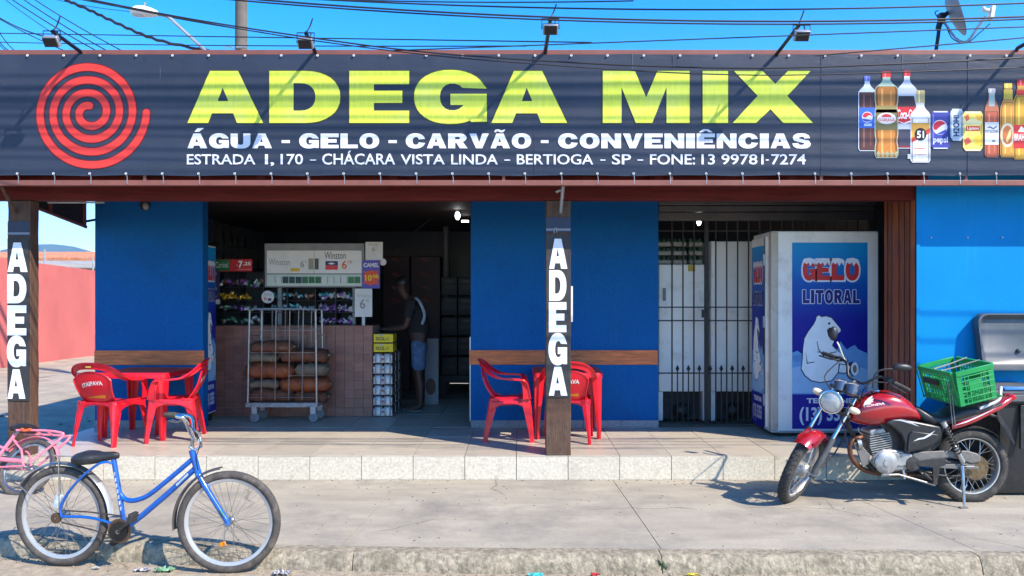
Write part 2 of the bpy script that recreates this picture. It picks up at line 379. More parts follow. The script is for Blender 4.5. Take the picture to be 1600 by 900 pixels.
# kerb stones
ker = empty('kerb', (0, 5, 0)); ker['kind'] = 'structure'
kx = [-14, -8, -5, -2.9, -1.10, .93, 3.0, 5.5, 8, 14]
rk = random.Random(3)
for a, b in zip(kx, kx[1:]):
    mb = MB((0, 5, 0)); nx = max(8, int((b - a) / .035)) if a > -6 and b < 6 else 10; rings = []
    prof = [(.17, -.02), (.17, PV - .002), (.10, PV + .003), (.03, PV + .003), (.008, PV - .012), (-.008, PV - .05), (-.016, .04), (-.022, -.02)]
    for i in range(nx + 1):
        x = a + .003 + (b - a - .006) * i / nx; y = kerb_y(x); e = min(i, nx - i) / nx
        ch = .008 if e == 0 else 0
        rings.append([V((x, y + q + (rk.uniform(-.004, .004) + .005 * sin(x * 7) if 2 < j < 7 else 0) + ch * (j > 2), z + (rk.uniform(-.003, .003) if 2 < j < 6 else 0) - ch * .4 * (1 < j < 6))) for j, (q, z) in enumerate(prof)])
    mb.loft(rings); mb.build('kerb_stone', M['kerb'], ker, smooth=60)
mb = MB((0, 5, 0)); mb.grid(lambda u, v: V((-14 + 28 * u, kerb_y(-14 + 28 * u) + .012 + .12 * v, PV - .03 if v else -.02)), 60, 1); mb.build('joint_filler', M['kerb'], ker)

# sandy yard on the left, rising to the pavement level
mb = MB()
rr = random.Random(5)
mb.grid(lambda u, v: V((-40 + 35.1 * u, 7.2 + 33 * v, .075 - .004 * (33 * v) + .012 * sin(u * 60) * cos(v * 41) + rr.uniform(-.006, .006))), 70, 60)
struct('dirt_yard', mb, M['ground'])
# tyre-churned earth clods in the shadow beside the shop
mb = MB()
for i in range(70):
    x = rr.uniform(-7.6, -5.0); y = rr.uniform(8.3, 11.2); s = rr.uniform(.01, .03)
    mb.ell((x, y, .06 + s * .2), (s * rr.uniform(.8, 1.9), s, s * .4), 7, 4, Matrix.Rotation(rr.uniform(0, 3), 3, 'Z'))
tag(mb.build('earth_clods', mat('dark_earth', (.26, .215, .15), .95, var=.3, scale=9)), 'dark churned earth clods on the ground beside the shop', 'earth', kind='stuff')

# far hills
mb = MB(); hp = [(-2600, 0), (-2430, 95), (-2330, 115), (-2230, 150), (-2170, 172), (-2080, 170), (-2010, 166), (-1960, 178), (-1890, 196), (-1820, 204), (-1740, 205), (-1660, 195), (-1500, 150), (-1200, 90), (-800, 30), (-700, 0)]
hr = random.Random(2)
n = len(hp); vs = []
for j, (f, dy) in enumerate([(0, -260), (.45, -150), (.8, -60), (1, 0), (.6, 140), (0, 320)]):
    for x, z in hp: vs.append((x + hr.uniform(-12, 12), 2900 + dy + hr.uniform(-20, 20), z * f + (0 if f == 1 or f == 0 else hr.uniform(-9, 9)) - 2))
mb.add(vs, [(j * n + i, j * n + i + 1, (j + 1) * n + i + 1, (j + 1) * n + i) for j in range(5) for i in range(n - 1)])
struct('hills', mb, mat('forest_hill', (.06, .11, .07), .95, var=.3, scale=.01))

# ------------------------------------------------------------------ background on the left
X0 = -13.1
t = thing('boundary_wall', 'long faded red rendered wall across the sandy yard', 'wall', (X0, 21, 0))
mb = MB(t.location)
def wt(y): return 2.74 - .043 * (y - 21)
ys = [13 + i * 1.5 for i in range(18)]
mb.loft([[V((X0 + .15, y, -.3)), V((X0 - .0, y, -.3)), V((X0, y, wt(y))), V((X0 - .15, y, wt(y)))] if False else [V((X0, y, -.3)), V((X0, y, wt(y) + rr.uniform(-.012, .012))), V((X0 - .16, y, wt(y))), V((X0 - .16, y, -.3))] for y in ys])
mb.build('wall', M['redwall'], t, smooth=20)
for i in range(9):
    y = 14.1 + i * 2.42
    mb = MB(t.location); mb.tube([(X0 - .08, y, wt(y) - .03), (X0 - .08, y, wt(y) + .42)], .022, 6); mb.build('fence_rod', M['galv'], t)
for k in (.16, .36):
    mb = MB(t.location); mb.tube([(X0 - .08, 13 + i * 1.5, wt(13 + i * 1.5) + k - .01 * (i % 2)) for i in range(17)], .005, 4); mb.build('fence_wire', M['galv'], t)
# neighbour house with tiled roof
t = thing('neighbour_house', 'distant low house with orange clay tile roof behind the red wall', 'house', (-19, 33, 0))
mb = MB(t.location); mb.bx(-25, -15.3, 31, 38, -.2, 3.15); mb.build('wall', mat('house_render', (.42, .37, .30), .9, var=.15, scale=1), t)
mb = MB(t.location); mb.loft([[V((-25.4, 30.4, 3.02)), V((-25.4, 33.6, 3.42)), V((-25.4, 33.6, 3.36)), V((-25.4, 30.4, 2.96))], [V((-15.0, 30.4, 3.02)), V((-15.0, 33.6, 3.42)), V((-15.0, 33.6, 3.36)), V((-15, 30.4, 2.96))]])
mb.build('lower_roof', mat('fibre_cement', (.33, .31, .28), .9, var=.3, scale=3, st=(6, .3, 1)), t)
mb = MB(t.location)
for i in range(52):
    x = -25.4 + .2 * i
    mb.tube([(x + .1, 33.5, 3.45), (x + .1, 37.8, 4.5 if False else 3.95)], .11, 6)
mb.build('roof_tiles', mat('clay_tile', (.50, .19, .09), .85, var=.3, scale=3), t, kind='stuff')
# palm
t = thing('palm_tree', 'small green palm showing above the red wall beside the post', 'palm', (-20.6, 29.5, 0))
mb = MB(t.location); mb.tube([(-20.6, 29.5, -.1), (-20.55, 29.5, 1.5), (-20.5, 29.5, 2.9)], [.16, .12, .09], 8); mb.build('trunk', M['conc'], t)
pf = mat('palm_leaf', (.06, .12, .03), .6, var=.3)
for i in range(13):
    a = i * 2.4; el = .3 + .9 * ((i * 37) % 10) / 10; L = 1.5; pts = []
    for k in range(7):
        q = k / 6; pts.append(V((-20.5 + cos(a) * L * q * cos(el) , 29.5 + sin(a) * L * q * cos(el), 2.9 + L * q * sin(el) - .9 * q * q)))
    mb = MB(t.location); mb.tube(pts, [.018 - .002 * k for k in range(7)], 4)
    for k in range(1, 7):
        for u in range(3):
            p = pts[k - 1].lerp(pts[k], u / 3); tdir = (pts[k] - pts[k - 1]).normalized(); sd = tdir.cross(V((0, 0, 1))).normalized()
            for sg in (-1, 1):
                e = p + sd * sg * .34 * (1 - .5 * k / 7) + tdir * .2 - V((0, 0, .10)); mb.add([p, p + tdir * .05, e], [(0, 1, 2)])
    mb.build('frond', pf, t)
# concrete utility pole behind the roof
t = thing('utility_pole', 'tall round concrete utility pole rising behind the shop roof', 'pole', (XX(377, 14), 14, 0))
mb = MB(t.location); mb.tube([(t.location.x, 14, -.1), (t.location.x, 14, 11)], [.14, .085], 16); mb.build('shaft', M['conc'], t)
mb = MB(t.location); mb.tube([P(369, 74, 13.86), P(385, 74, 13.86)], .02, 6); mb.tube([P(350, 76, 13.8), P(353, 71, 13.8), P(360, 73, 13.8), P(366, 76, 13.8)], .012, 6); mb.build('bracket', M['galv'], t)
for z in (9.4, 9.9):
    mb = MB(t.location); mb.box((t.location.x, 13.85, z), (1.6, .09, .09)); mb.build('crossarm', M['conc'], t)
# street lamp
t = thing('street_lamp', 'white cobra head street lamp on a thin curved arm above the sign', 'street lamp', P(320, 77, 13))
arm = spline([P(322, 80, 13), P(300, 60, 13), P(276, 38, 12.9), P(262, 26, 12.85), P(245, 22, 12.8)], 6)
mb = MB(t.location); mb.tube(arm, .027, 8); mb.tube([P(322, 80, 13), P(340, 100, 13.6), P(372, 120, 13.9)], .027, 8); mb.build('arm', M['galv'], t)
mb = MB(t.location); rings = []
for k, (px, hw, hh, yy) in enumerate([(204, .03, .02, 18), (207, .10, .06, 18), (216, .135, .085, 17.5), (228, .135, .085, 18), (238, .10, .07, 19.5), (246, .05, .045, 21)]):
    c = P(px, yy, 12.8); rings.append([c + V((0, hw * cos(a), hh * sin(a))) for a in [2 * pi * j / 12 for j in range(12)]])
mb.loft(rings); mb.build('lamp_head', M['white'], t)
mb = MB(t.location); mb.ell(P(219, 22, 12.8), (.15, .10, .05), 12, 6); mb.build('lens', mat('lamp_lens', (.5, .55, .6), .15, var=.05), t)
mb = MB(t.location); mb.lathe([(.02, 0), (.025, .05), (.01, .07)], 8, c=P(226, 10, 12.8)); mb.build('photocell', M['grey'], t)

# ------------------------------------------------------------------ overhead cables
def cable(pts, r, label='thin black overhead cable crossing the sky above the shop'):
    c = sum((V(p) for p in pts), V()) / len(pts)
    mb = MB(pts[0]); mb.tube(pts, r, 5); o = mb.build('overhead_cable', M['wire']); o.location = pts[0]
    return tag(o, label, 'cable', 'overhead cables')
def sag(a, b, s, n=24):
    a, b = V(a), V(b); return [a.lerp(b, i / n) - V((0, 0, s * 4 * (i / n) * (1 - i / n))) for i in range(n + 1)]
def wline(p0, p1, d0, d1, s, r, label=None, ext=.25):
    a, b = P(*p0, d0), P(*p1, d1); e = b - a
    pts = sag(a - e * ext, b + e * ext, s); off = s * 4 * .1875 * 0
    k = (ext) / (1 + 2 * ext); lift = s * 4 * k * (1 - k); pts = [p + V((0, 0, lift)) for p in pts]
    return cable(pts, r, label) if label else cable(pts, r)
# in front of the roof, running along the street
for (a, b, d, s) in [((430, 0), (1600, 2), 5.6, .10), ((400, 8), (1600, 30), 5.7, .14)]: pass
wline((515, 0), (1600, 5), 5.5, 5.5, .13, .006, 'topmost thin black overhead cable right of the concrete pole')
wline((410, 0), (1600, 26), 5.6, 5.6, .19, .007, 'upper cable of the close pair that passes behind the floodlight heads')
wline((400, 3), (1600, 30), 5.65, 5.65, .20, .006, 'lower cable of the close pair that passes behind the floodlight heads')
wline((0, 52), (900, 66), 9.5, 7.0, .0, .006, 'thin black overhead cable running level behind the leftmost floodlight', ext=.02)
wline((0, 66), (800, 72), 10.5, 7.4, .02, .006, 'lowest thin black overhead cable skimming the top rail of the sign', ext=.02)
cable(spline([P(60, -20, 5.9), P(145, 0, 5.9), P(300, 30, 5.9), P(480, 58, 5.85), P(640, 79, 5.8), P(800, 92, 5.75), P(1000, 103, 5.65), P(1200, 106.5, 5.5), P(1400, 100, 5.4), P(1600, 90, 5.4), P(1900, 70, 5.4)], 6), .006, 'black overhead cable sloping from the street lamp and sagging across the top of the banner')
cable(spline([P(120, -2, 5.8), P(300, 32, 5.8), P(480, 62, 5.75), P(680, 87, 5.7), P(850, 101, 5.65), P(1000, 111, 5.6), P(1150, 117, 5.5), P(1300, 116, 5.4), P(1600, 105, 5.4), P(1900, 86, 5.4)], 6), .0045, 'thin black overhead cable sagging lowest across the yellow letters of the banner')
wline((1380, 78), (1600, 59), 5.4, 5.3, .0, .0045, 'thin black overhead cable rising past the foot of the dish mast', ext=.5)
wline((830, 71), (1600, 42), 5.6, 5.3, .0, .0045, 'thin black overhead cable rising from the middle floodlight to the right edge', ext=.3)
wline((540, 0), (900, 3), 5.6, 5.6, .02, .005)
# behind the roof, top left
tw = spline([P(100, -2, 15), P(112, 4, 15), P(140, 16, 15), P(165, 28, 15), P(195, 42, 15), P(225, 55, 15), P(260, 66, 15), P(320, 78, 15), P(372, 84, 14.2)], 8)
cable([p + V((0, 0, .012 * sin(i * 1.5))) for i, p in enumerate(tw)], .03, 'thick twisted black cable running down towards the concrete pole')
for a, b, dd, r in [((5, -3), (130, 82), 17, .009), ((20, 0), (152, 80), 17, .013), ((38, 0), (172, 82), 17, .013), ((55, 0), (192, 80), 17, .012), ((0, 28), (62, 55), 16, .013), ((0, 30), (108, 82), 16, .010), ((0, 52), (24, 80), 16, .010), ((0, 66), (20, 82), 16, .010), ((0, 70), (14, 80), 16, .010), ((140, 0), (372, 45), 15, .009), ((90, 0), (215, 19), 15, .006)]:
    wline(a, b, dd, dd - 1.5, .05, r, 'thin black overhead cable on the left of the concrete pole', ext=.15)
# high bundles over the road: their soft shadows cross the sign and the blue wall
for (z, t, r, dz, sg) in [(3.70, 1.15, .015, .10, .05), (3.56, 1.2, .021, .03, .03), (3.50, 1.45, .009, .05, .03), (3.41, 1.3, .008, -.05, .05), (3.35, 1.25, .010, .04, .06), (3.30, 1.5, .007, -.02, .04), (3.22, 1.2, .006, -.10, .04), (3.10, 1.4, .008, -.14, .05), (3.00, 1.2, .006, -.2, .05), (2.93, 1.45, .006, .0, .04), (3.63, 1.5, .007, -.03, .02), (3.78, 1.4, .006, .06, .03), (2.2, 1.6, .009, -.1, .03), (1.95, 1.7, .009, -.12, .03), (1.7, 1.65, .009, -.1, .03)]:
    c = V((1.33 * t, 6.77 - t, z + 1.5 * t))
    cable(sag(c + V((-14, 0, -dz + .02)), c + V((14, 0, dz + .02)), -.0 + sg), r, 'black overhead cable bundle strung high above the road')
# ================================================================== SHOP BUILDING
shop = thing('shop_building', 'blue rendered corner shop with tiled veranda, timber posts and open fronts', 'shop', (0, WALL, FL))
O = shop.location
def part(name, m, fill, **k):
    mb = MB(O); fill(mb); return mb.build(name, m, shop, **k)
CE = 2.93
XL = -4.79; xa = XX(317, WALL); xb = XX(735.5, WALL); xc = XX(1029, WALL); xd = 4.02
RX = 3.68
# walls
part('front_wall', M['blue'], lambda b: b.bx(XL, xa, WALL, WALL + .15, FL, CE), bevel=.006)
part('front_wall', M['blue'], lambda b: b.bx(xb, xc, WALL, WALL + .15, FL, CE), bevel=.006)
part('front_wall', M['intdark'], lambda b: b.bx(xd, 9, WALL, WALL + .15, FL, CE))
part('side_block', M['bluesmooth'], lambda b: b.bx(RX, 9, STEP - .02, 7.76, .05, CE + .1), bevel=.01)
part('door_reveal', M['white'], lambda b: b.bx(xb - .012, xb - .001, WALL - .004, WALL + .1, FL + .07, FL + 1.02))
part('side_wall', M['blue'], lambda b: b.bx(XL, XL + .15, WALL + .15, 13.4, FL - .3, CE))
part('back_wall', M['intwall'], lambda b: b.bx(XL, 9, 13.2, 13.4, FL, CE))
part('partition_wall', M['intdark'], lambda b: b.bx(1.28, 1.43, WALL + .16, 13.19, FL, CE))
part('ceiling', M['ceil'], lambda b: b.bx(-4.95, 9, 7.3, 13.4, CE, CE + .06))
part('roof', mat('roof_sheet', (.2, .19, .18), .8, var=.2, st=(10, .3, 1)), lambda b: b.bx(-4.95, 9, 6.95, 13.6, CE + .30, CE + .34))
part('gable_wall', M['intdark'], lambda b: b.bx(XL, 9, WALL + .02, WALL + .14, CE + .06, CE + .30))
for i in range(6):
    x = -4.4 + .0; 
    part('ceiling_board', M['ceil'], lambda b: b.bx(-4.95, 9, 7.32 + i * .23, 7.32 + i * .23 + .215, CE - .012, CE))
# wall tiles of the inner back wall (pale joints in the dark)
for i in range(9):
    for j in range(2):
        x = -4.6 + i * .62
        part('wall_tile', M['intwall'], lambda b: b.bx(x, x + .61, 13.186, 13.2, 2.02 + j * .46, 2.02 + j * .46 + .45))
# timber bands, skirting
part('wood_band', M['woodband'], lambda b: b.bx(XL + .005, xa + .02, WALL - .022, WALL - .001, ZZ(570, WALL), ZZ(547.5, WALL)), bevel=.003)
part('wood_band', M['woodband'], lambda b: b.bx(xb - .016, xc - .01, WALL - .022, WALL - .001, ZZ(569.5, WALL), ZZ(547, WALL)), bevel=.003)
for a, c in ((XL, xa), (xb, xc)):
    n = 3 if a < -3 else 5; w = (c - a) / n
    for i in range(n):
        part('skirting_stone', M['granite'], lambda b: b.bx(a + i * w + .002, a + (i + 1) * w - .002, WALL - .02, WALL - .001, FL, FL + .082), bevel=.002)
# veranda slab, floor tiles and riser tiles
part('veranda_slab', M['grout'], lambda b: b.bx(-4.86, RX + .4, STEP + .016, 13.19, .0, FL - .010))
TW = .4785; TX0 = -.03
def tile_mesh(w, dth, h):
    mb = MB(); mb.bx(0, w, 0, dth, -h, 0); me = bpy.data.meshes.new('floor_tile'); me.from_pydata([tuple(v) for v in mb.v], [], mb.f); return me
def lay(name, me, m, x, y, z, jit=.0012):
    o = bpy.data.objects.new(name, me); C.objects.link(o); o.parent = shop; o.location = V((x, y, z + random.uniform(-jit, jit))) - O
    return o
tm = tile_mesh(TW - .006, TW - .006, .0115); tm.materials.append(M['tile'])
tmh = tile_mesh(TW - .006, .111, .0115); tmh.materials.append(M['tile'])
rm = tile_mesh(TW - .006, .016, FL - PV - .016); rm.materials.append(M['riser'])
for i in range(-10, 8):
    x = TX0 + i * TW + .003
    if x < -4.87 or x + TW > RX + .2: continue
    for j in range(3): lay('floor_tile', tm, None, x, STEP + .006 + j * TW, FL)
    lay('floor_tile', tmh, None, x, STEP + .006 + 3 * TW, FL)
    if not (x + TW > RX + .01): lay('riser_tile', rm, None, x, STEP + random.uniform(-.002, .002), FL - .013)
for i in range(-8, 0):
    x = TX0 + i * TW + .003
    for j in range(4, 9): lay('floor_tile', tm, None, x, WALL + .01 + (j - 4) * TW + .012, FL)
rl = bpy.data.meshes.new('riser_tile'); mb = MB(); mb.bx(0, .23, 0, .016, -(FL - PV - .016), 0); rl.from_pydata([tuple(v) for v in mb.v], [], mb.f); rl.materials.append(M['riser'])
lay('riser_tile', rl, None, TX0 + 7 * TW + .003, STEP, FL - .013)
# slats on the flank of the side block
ys = [7.13, 7.235, 7.335, 7.44, 7.58, 7.67, 7.755]
for a, c in zip(ys, ys[1:]):
    part('slat', M['slat'], lambda b: b.bx(RX - .016 - random.uniform(0, .003), RX - .010, a + .012, c - .014, FL, CE), bevel=.002)
part('slat_backing', M['black'], lambda b: b.bx(RX - .0105, RX - .0005, 7.135, 7.75, FL, CE))
part('corner_trim', M['bluesmooth'], lambda b: b.bx(RX - .02, RX + .012, STEP - .032, STEP - .021, PV, CE))
for px in (1455, 1512, 1566):
    part('screw', M['galv'], lambda b: b.box(P(px, 371, STEP - .03), (.012, .012, .012)))
# shutter box over the right opening
for j, (y0, y1) in enumerate([(312, 320), (321, 330), (331, 344)]):
    part('shutter_slat', mat('shutter_steel', (.10, .095, .09), .45, metal=.3, var=.2), lambda b: b.bx(xc + .005, xd, WALL + .02 + .012 * j, WALL + .14, ZZ(y1, WALL), ZZ(y0, WALL)), bevel=.006)
# beams under the eave
part('beam', M['beam'], lambda b: b.bx(-5.0, 9, STEP - .0, STEP + .13, 2.705, CE - .002), bevel=.006)
part('eave_soffit', M['beam'], lambda b: b.bx(-5.0, 9, 6.82, STEP - .002, CE + .02, CE + .05))
for i in range(12):
    x = -4.7 + i * 1.18
    part('rafter', M['beam'], lambda b: b.bx(x, x + .07, 6.84, STEP - .004, CE - .11, CE + .018))
part('tie_rail', M['galv'], lambda b: b.bx(XX(60, STEP), XX(150, STEP), STEP + .135, STEP + .15, 2.69, 2.704))
# posts with painted letters
def post(px0, px1, letters, dp):
    x0, x1 = XX(px0, STEP), XX(px1, STEP); w = x1 - x0
    mb = MB(O); rings = []
    for k in range(25):
        z = FL + (2.70 - FL) * k / 24; j = lambda: random.uniform(-.003, .003)
        rings.append([V((x0 + j(), STEP + .004 + j(), z)), V((x1 + j(), STEP + .004 + j(), z)), V((x1 + j(), STEP + dp + j(), z)), V((x0 + j(), STEP + dp + j(), z))])
    mb.loft(rings); p = mb.build('post', M['post'], shop, bevel=.006, smooth=30)
    top, bot = letters[0][2] - 7, letters[-1][3] + 3
    mb = MB(O); mb.bx(x0 + .004, x1 - .004, STEP - .005, STEP + .003, ZZ(bot, STEP), ZZ(top, STEP)); mb.build('black_paint', M['postdark'], p)
    sh = front_sheet(STEP - .006, p, O)
    sh.rect(px0 + .5, top - 26, px1 - .5, top - 3, (.03, .04, .07), 2, 'paint_band')
    sh.rect(px0 + .5, top - 9, px1 - .5, top - 5.5, (.20, .22, .26), 3, 'paint_line')
    wm = mat('white_sign_paint', (.80, .80, .80), .5, var=.05, scale=9)
    for ch, lx0, ly0, ly1, lx1 in [(c_, a, b_, c2, d_) for c_, a, b_, c2, d_ in letters]:
        sh.glyph(ch, lx0, lx1, ly0, ly1, wm, 3)
    return p
def LT(c, x0, x1, y0, y1): return (c, x0, y0, y1, x1)
p1 = post(11.5, 47, [LT('A', 12, 43.5, 379, 425), LT('D', 11.5, 41.5, 428, 474), LT('E', 11.5, 41.5, 477, 524), LT('G', 11, 41, 525, 573), LT('A', 12, 40, 577, 623)], .13)
p2 = post(853, 892, [LT('A', 858, 886.5, 373, 420), LT('D', 858, 885, 422, 470), LT('E', 857.5, 885, 472, 519), LT('G', 857, 886, 521, 570), LT('A', 857.5, 886.5, 573, 618)], .20)
# raking struts from posts to the eave
for px0, px1, pt in ((24, 2, p1), (876, 880, p2)):
    mb = MB(O); mb.tube([P(px0, 332, STEP - .01), P(px1, 290, 6.86)], .016, 6); mb.build('strut', M['post'] if px0 < 100 else M['galv'], pt)
mb = MB(O); mb.tube(spline([P(866, 364, STEP - .03), P(866, 358, STEP - .04), P(870, 357, STEP - .04), P(870, 363, STEP - .03)], 5), .005, 6); mb.tube([P(869, 300, 7.0), P(876, 297, 6.98), P(880, 303, 6.99)], .014, 6); mb.build('hook', M['galv'], p2)
# notice hanging on the far side of the middle post
t = thing('paper_notice', 'narrow white paper notice on the flank of the middle post', 'notice', P(893, 470, STEP + .12))
mb = MB(t.location); mb.bx(XX(892, STEP) + .003, XX(892, STEP) + .02, STEP + .03, STEP + .15, ZZ(503, STEP), ZZ(447, STEP)); mb.build('sheet', M['white'], t)

# ------------------------------------------------------------------ sign banner
BD = 6.77
ban = thing('shop_banner', 'long dark vinyl shop banner with yellow letters and a red spiral', 'sign', (0, BD, 3.4))
BO = ban.location
bz0, bz1 = ZZ(275, BD), ZZ(84, BD)
mb = MB(BO)
def bfn(u, v):
    x = -5.3 + 13.6 * u; z = bz0 + (bz1 - bz0) * v
    e = .0012 * sin(x * 2.1) * (1 - v) + .003 * abs(sin(x * 5.56)) * max(0, 1 - v * 9) + .004 * abs(sin(x * 5.56 + 1)) * max(0, 1 - (1 - v) * 12)
    zz = z + (-.006 * abs(sin(x * 3.28)) * (v > .97)) + (.008 * abs(sin(x * 3.28)) * (v < .03))
    return V((x, BD + e + .003, zz))
mb.grid(bfn, 240, 30); mb.build('vinyl_sheet', M['banner'], ban)
mb = MB(BO); mb.bx(-5.3, 8.3, BD + .012, BD + .05, ZZ(85, BD), ZZ(77, BD)); mb.build('top_rail', M['rail'], ban, bevel=.004)
mb = MB(BO); mb.bx(-5.3, 8.3, BD - .005, BD + .04, ZZ(290, BD), ZZ(281.5, BD)); mb.build('bottom_rail', M['rail'], ban, bevel=.004)
for px in (224, 481, 787, 1050, 1285, 1512, 1740, -20):
    mb = MB(BO); x = XX(px, BD); mb.bx(x - .013, x + .013, BD + .022, BD + .036, ZZ(281, BD), ZZ(77.5, BD)); mb.build('frame_upright', M['rail'], ban)
gm = MB(); gm.torus((0, 0, 0), (0, 1, 0), .0075, .0032, 12, 5)
gme = bpy.data.meshes.new('grommet'); gme.from_pydata([tuple(v) for v in gm.v], [], gm.f); gme.materials.append(M['white'])
for i in range(31):
    for zz, off in ((ZZ(87, BD), 43), (ZZ(271.5, BD), 27)):
        px = off + i * 56.6 - 56
        o = bpy.data.objects.new('grommet', gme); C.objects.link(o); o.parent = ban; o.location = V((XX(px, BD), BD - .008, zz)) - BO
    px = 27 + i * 56.6 - 56
    mb = MB(BO); mb.tube([P(px, 271.5, BD - .012), P(px + 1.5, 278, BD), P(px + 1, 287, BD - .008)], .0035, 4); mb.build('tie', M['galv'], ban)
sb = front_sheet(BD - .0005, ban, BO, .0004)
YEL = (.66, .74, .055); RED = (.72, .045, .035); WHT = (.72, .72, .76)
ym = mat('yellow_print', YEL, .5, var=.10, scale=9, st=(4, 1, .4), dirt=(.62, .70, .16), dscale=3, damt=.6)
for ch, x0, x1 in [('A', 293, 411), ('D', 421, 531.7), ('E', 546, 639.3), ('G', 647, 760.5), ('A', 768, 886), ('M', 942, 1077.3), ('I', 1098, 1137.4), ('X', 1145, 1270)]:
    sb.glyph(ch, x0 - 1.3, x1 + 1.3, 109.7, 193.3, (.07, .085, .02), 1, 'letter_edge')
    sb.glyph(ch, x0, x1, 111, 192, ym, 3)
wdt = {'I': .45, '-': .55, 'M': 1.2, 'E': .92, 'L': .88, 'S': .95}
def boldword(wd, x0, x1): sb.word(wd, spread_boxes(wd, x0, x1, wdt, .09), 208.7, 231.7, WHT, 3)
boldword('AGUA', 293, 425); boldword('GELO', 467.5, 592.5); boldword('CARVAO', 634, 830); boldword('CONVENIENCIAS', 872, 1267)
for a, c in ((440, 453), (607, 620), (845, 857)): sb.rect(a, 219, c, 223.6, WHT, 3, 'dash')
sb.poly([(311, 206), (319, 200), (307, 206)][:2] + [(308.5, 200.3), (304, 206)], WHT, 3, 'accent')
sb.poly([(772, 206), (774, 202.5), (779, 201.8), (784, 204), (788, 202), (789.5, 203.2), (786, 206.6), (782, 207), (777, 204.8), (774.5, 207)], WHT, 3, 'accent')
eb = spread_boxes('CONVENIENCIAS', 872, 1267, wdt, .09)[7]; ec = (eb[0] + eb[1]) / 2
sb.poly([(ec - 11, 206.8), (ec - 4, 202), (ec + 4, 202), (ec + 11, 206.8), (ec + 5, 206.8), (ec, 204), (ec - 5, 206.8)], WHT, 3, 'accent')
for s_, a, c, y0, y1 in [('ESTRADA', 292, 399, 241, 257), ('I,', 414, 428.5, 241, 259.5), ('170', 438.5, 473.5, 240.5, 257), ('-', 484.5, 494, 249.3, 250.9), ('CHÁCARA', 503.5, 617.5, 235.5, 257.2), ('VISTA', 626, 695, 241, 257), ('LINDA', 705, 778, 241, 257), ('-', 788, 797, 249.3, 250.9), ('BERTIOGA', 807.5, 927, 240.8, 257.2), ('-', 938, 946, 249.3, 250.9), ('SP', 956, 986, 240.8, 257.2), ('-', 996, 1005, 249.3, 250.9), ('FONE:', 1015.5, 1086, 240.8, 257.2), ('13', 1096, 1117, 240.8, 257.2), ('99781', 1127, 1193, 240.8, 257.2), ('-', 1196.5, 1201, 249, 251), ('7274', 1205, 1259, 240.8, 257.2)]:
    sb.text(s_, a, c, y0, y1, WHT, 3, .013 if s_ != '-' else 0)
for px in (227, 835, 1051, 1283, 1512): sb.rect(px, 86, px + 1.4, 273, (.045, .053, .075), .6, 'vinyl_seam')
for px, y0, y1 in ((988, 84, 108), (1410, 84, 108), (556, 240, 262), (250, 105, 122), (1447, 98, 104)): sb.rect(px, y0, px + .8, y1, (.12, .13, .15), .7, 'dirt_streak')
# spiral
sp = []
nT = 3.75; N_ = 240
cen = []
for i in range(N_ + 1):
    q = i / N_; th = -pi / 2 - q * nT * 2 * pi + .35 * (1 - q) * 0    # starts upwards, turns anticlockwise on the sign
    r = 11 + 20.4 * nT * q + (0 if q < .9 else (q - .9) * 12)
    cen.append((140 + r * cos(th) + 2 * q * 0, 176 + r * .985 * sin(th), th))
cen = [(148, 176, -pi * .2), (146, 169, -pi * .35)][:1] + cen if False else cen
def offs(h):
    o = []
    for i, (x, y, th) in enumerate(cen):
        a = cen[max(i - 1, 0)]; b_ = cen[min(i + 1, N_)]; tx, ty = b_[0] - a[0], b_[1] - a[1]; l = math.hypot(tx, ty); o.append((x - ty / l * h, y + tx / l * h))
    return o
def spiral(h):
    A_, B_ = offs(h), offs(-h); xe, ye, _ = cen[-1]; tx, ty = (cen[-1][0] - cen[-2][0]), (cen[-1][1] - cen[-2][1]); l = math.hypot(tx, ty); tx /= l; ty /= l
    cap = [(xe + tx * h * sin(k * pi / 6) + (-ty) * h * cos(k * pi / 6), ye + ty * h * sin(k * pi / 6) + tx * h * cos(k * pi / 6)) for k in range(1, 6)]
    x0, y0, _ = cen[0]; sx, sy = (cen[0][0] - cen[1][0]), (cen[0][1] - cen[1][1]); l = math.hypot(sx, sy); sx /= l; sy /= l
    cap0 = [(x0 + sx * h * sin(k * pi / 6) + (-sy) * h * cos(k * pi / 6), y0 + sy * h * sin(k * pi / 6) + sx * h * cos(k * pi / 6)) for k in range(1, 6)]
    return A_ + cap + B_[::-1] + cap0
sb.poly(spiral(7.0), (.16, .012, .012), 1, 'spiral_edge'); sb.poly(spiral(5.6), RED, 3, 'spiral')
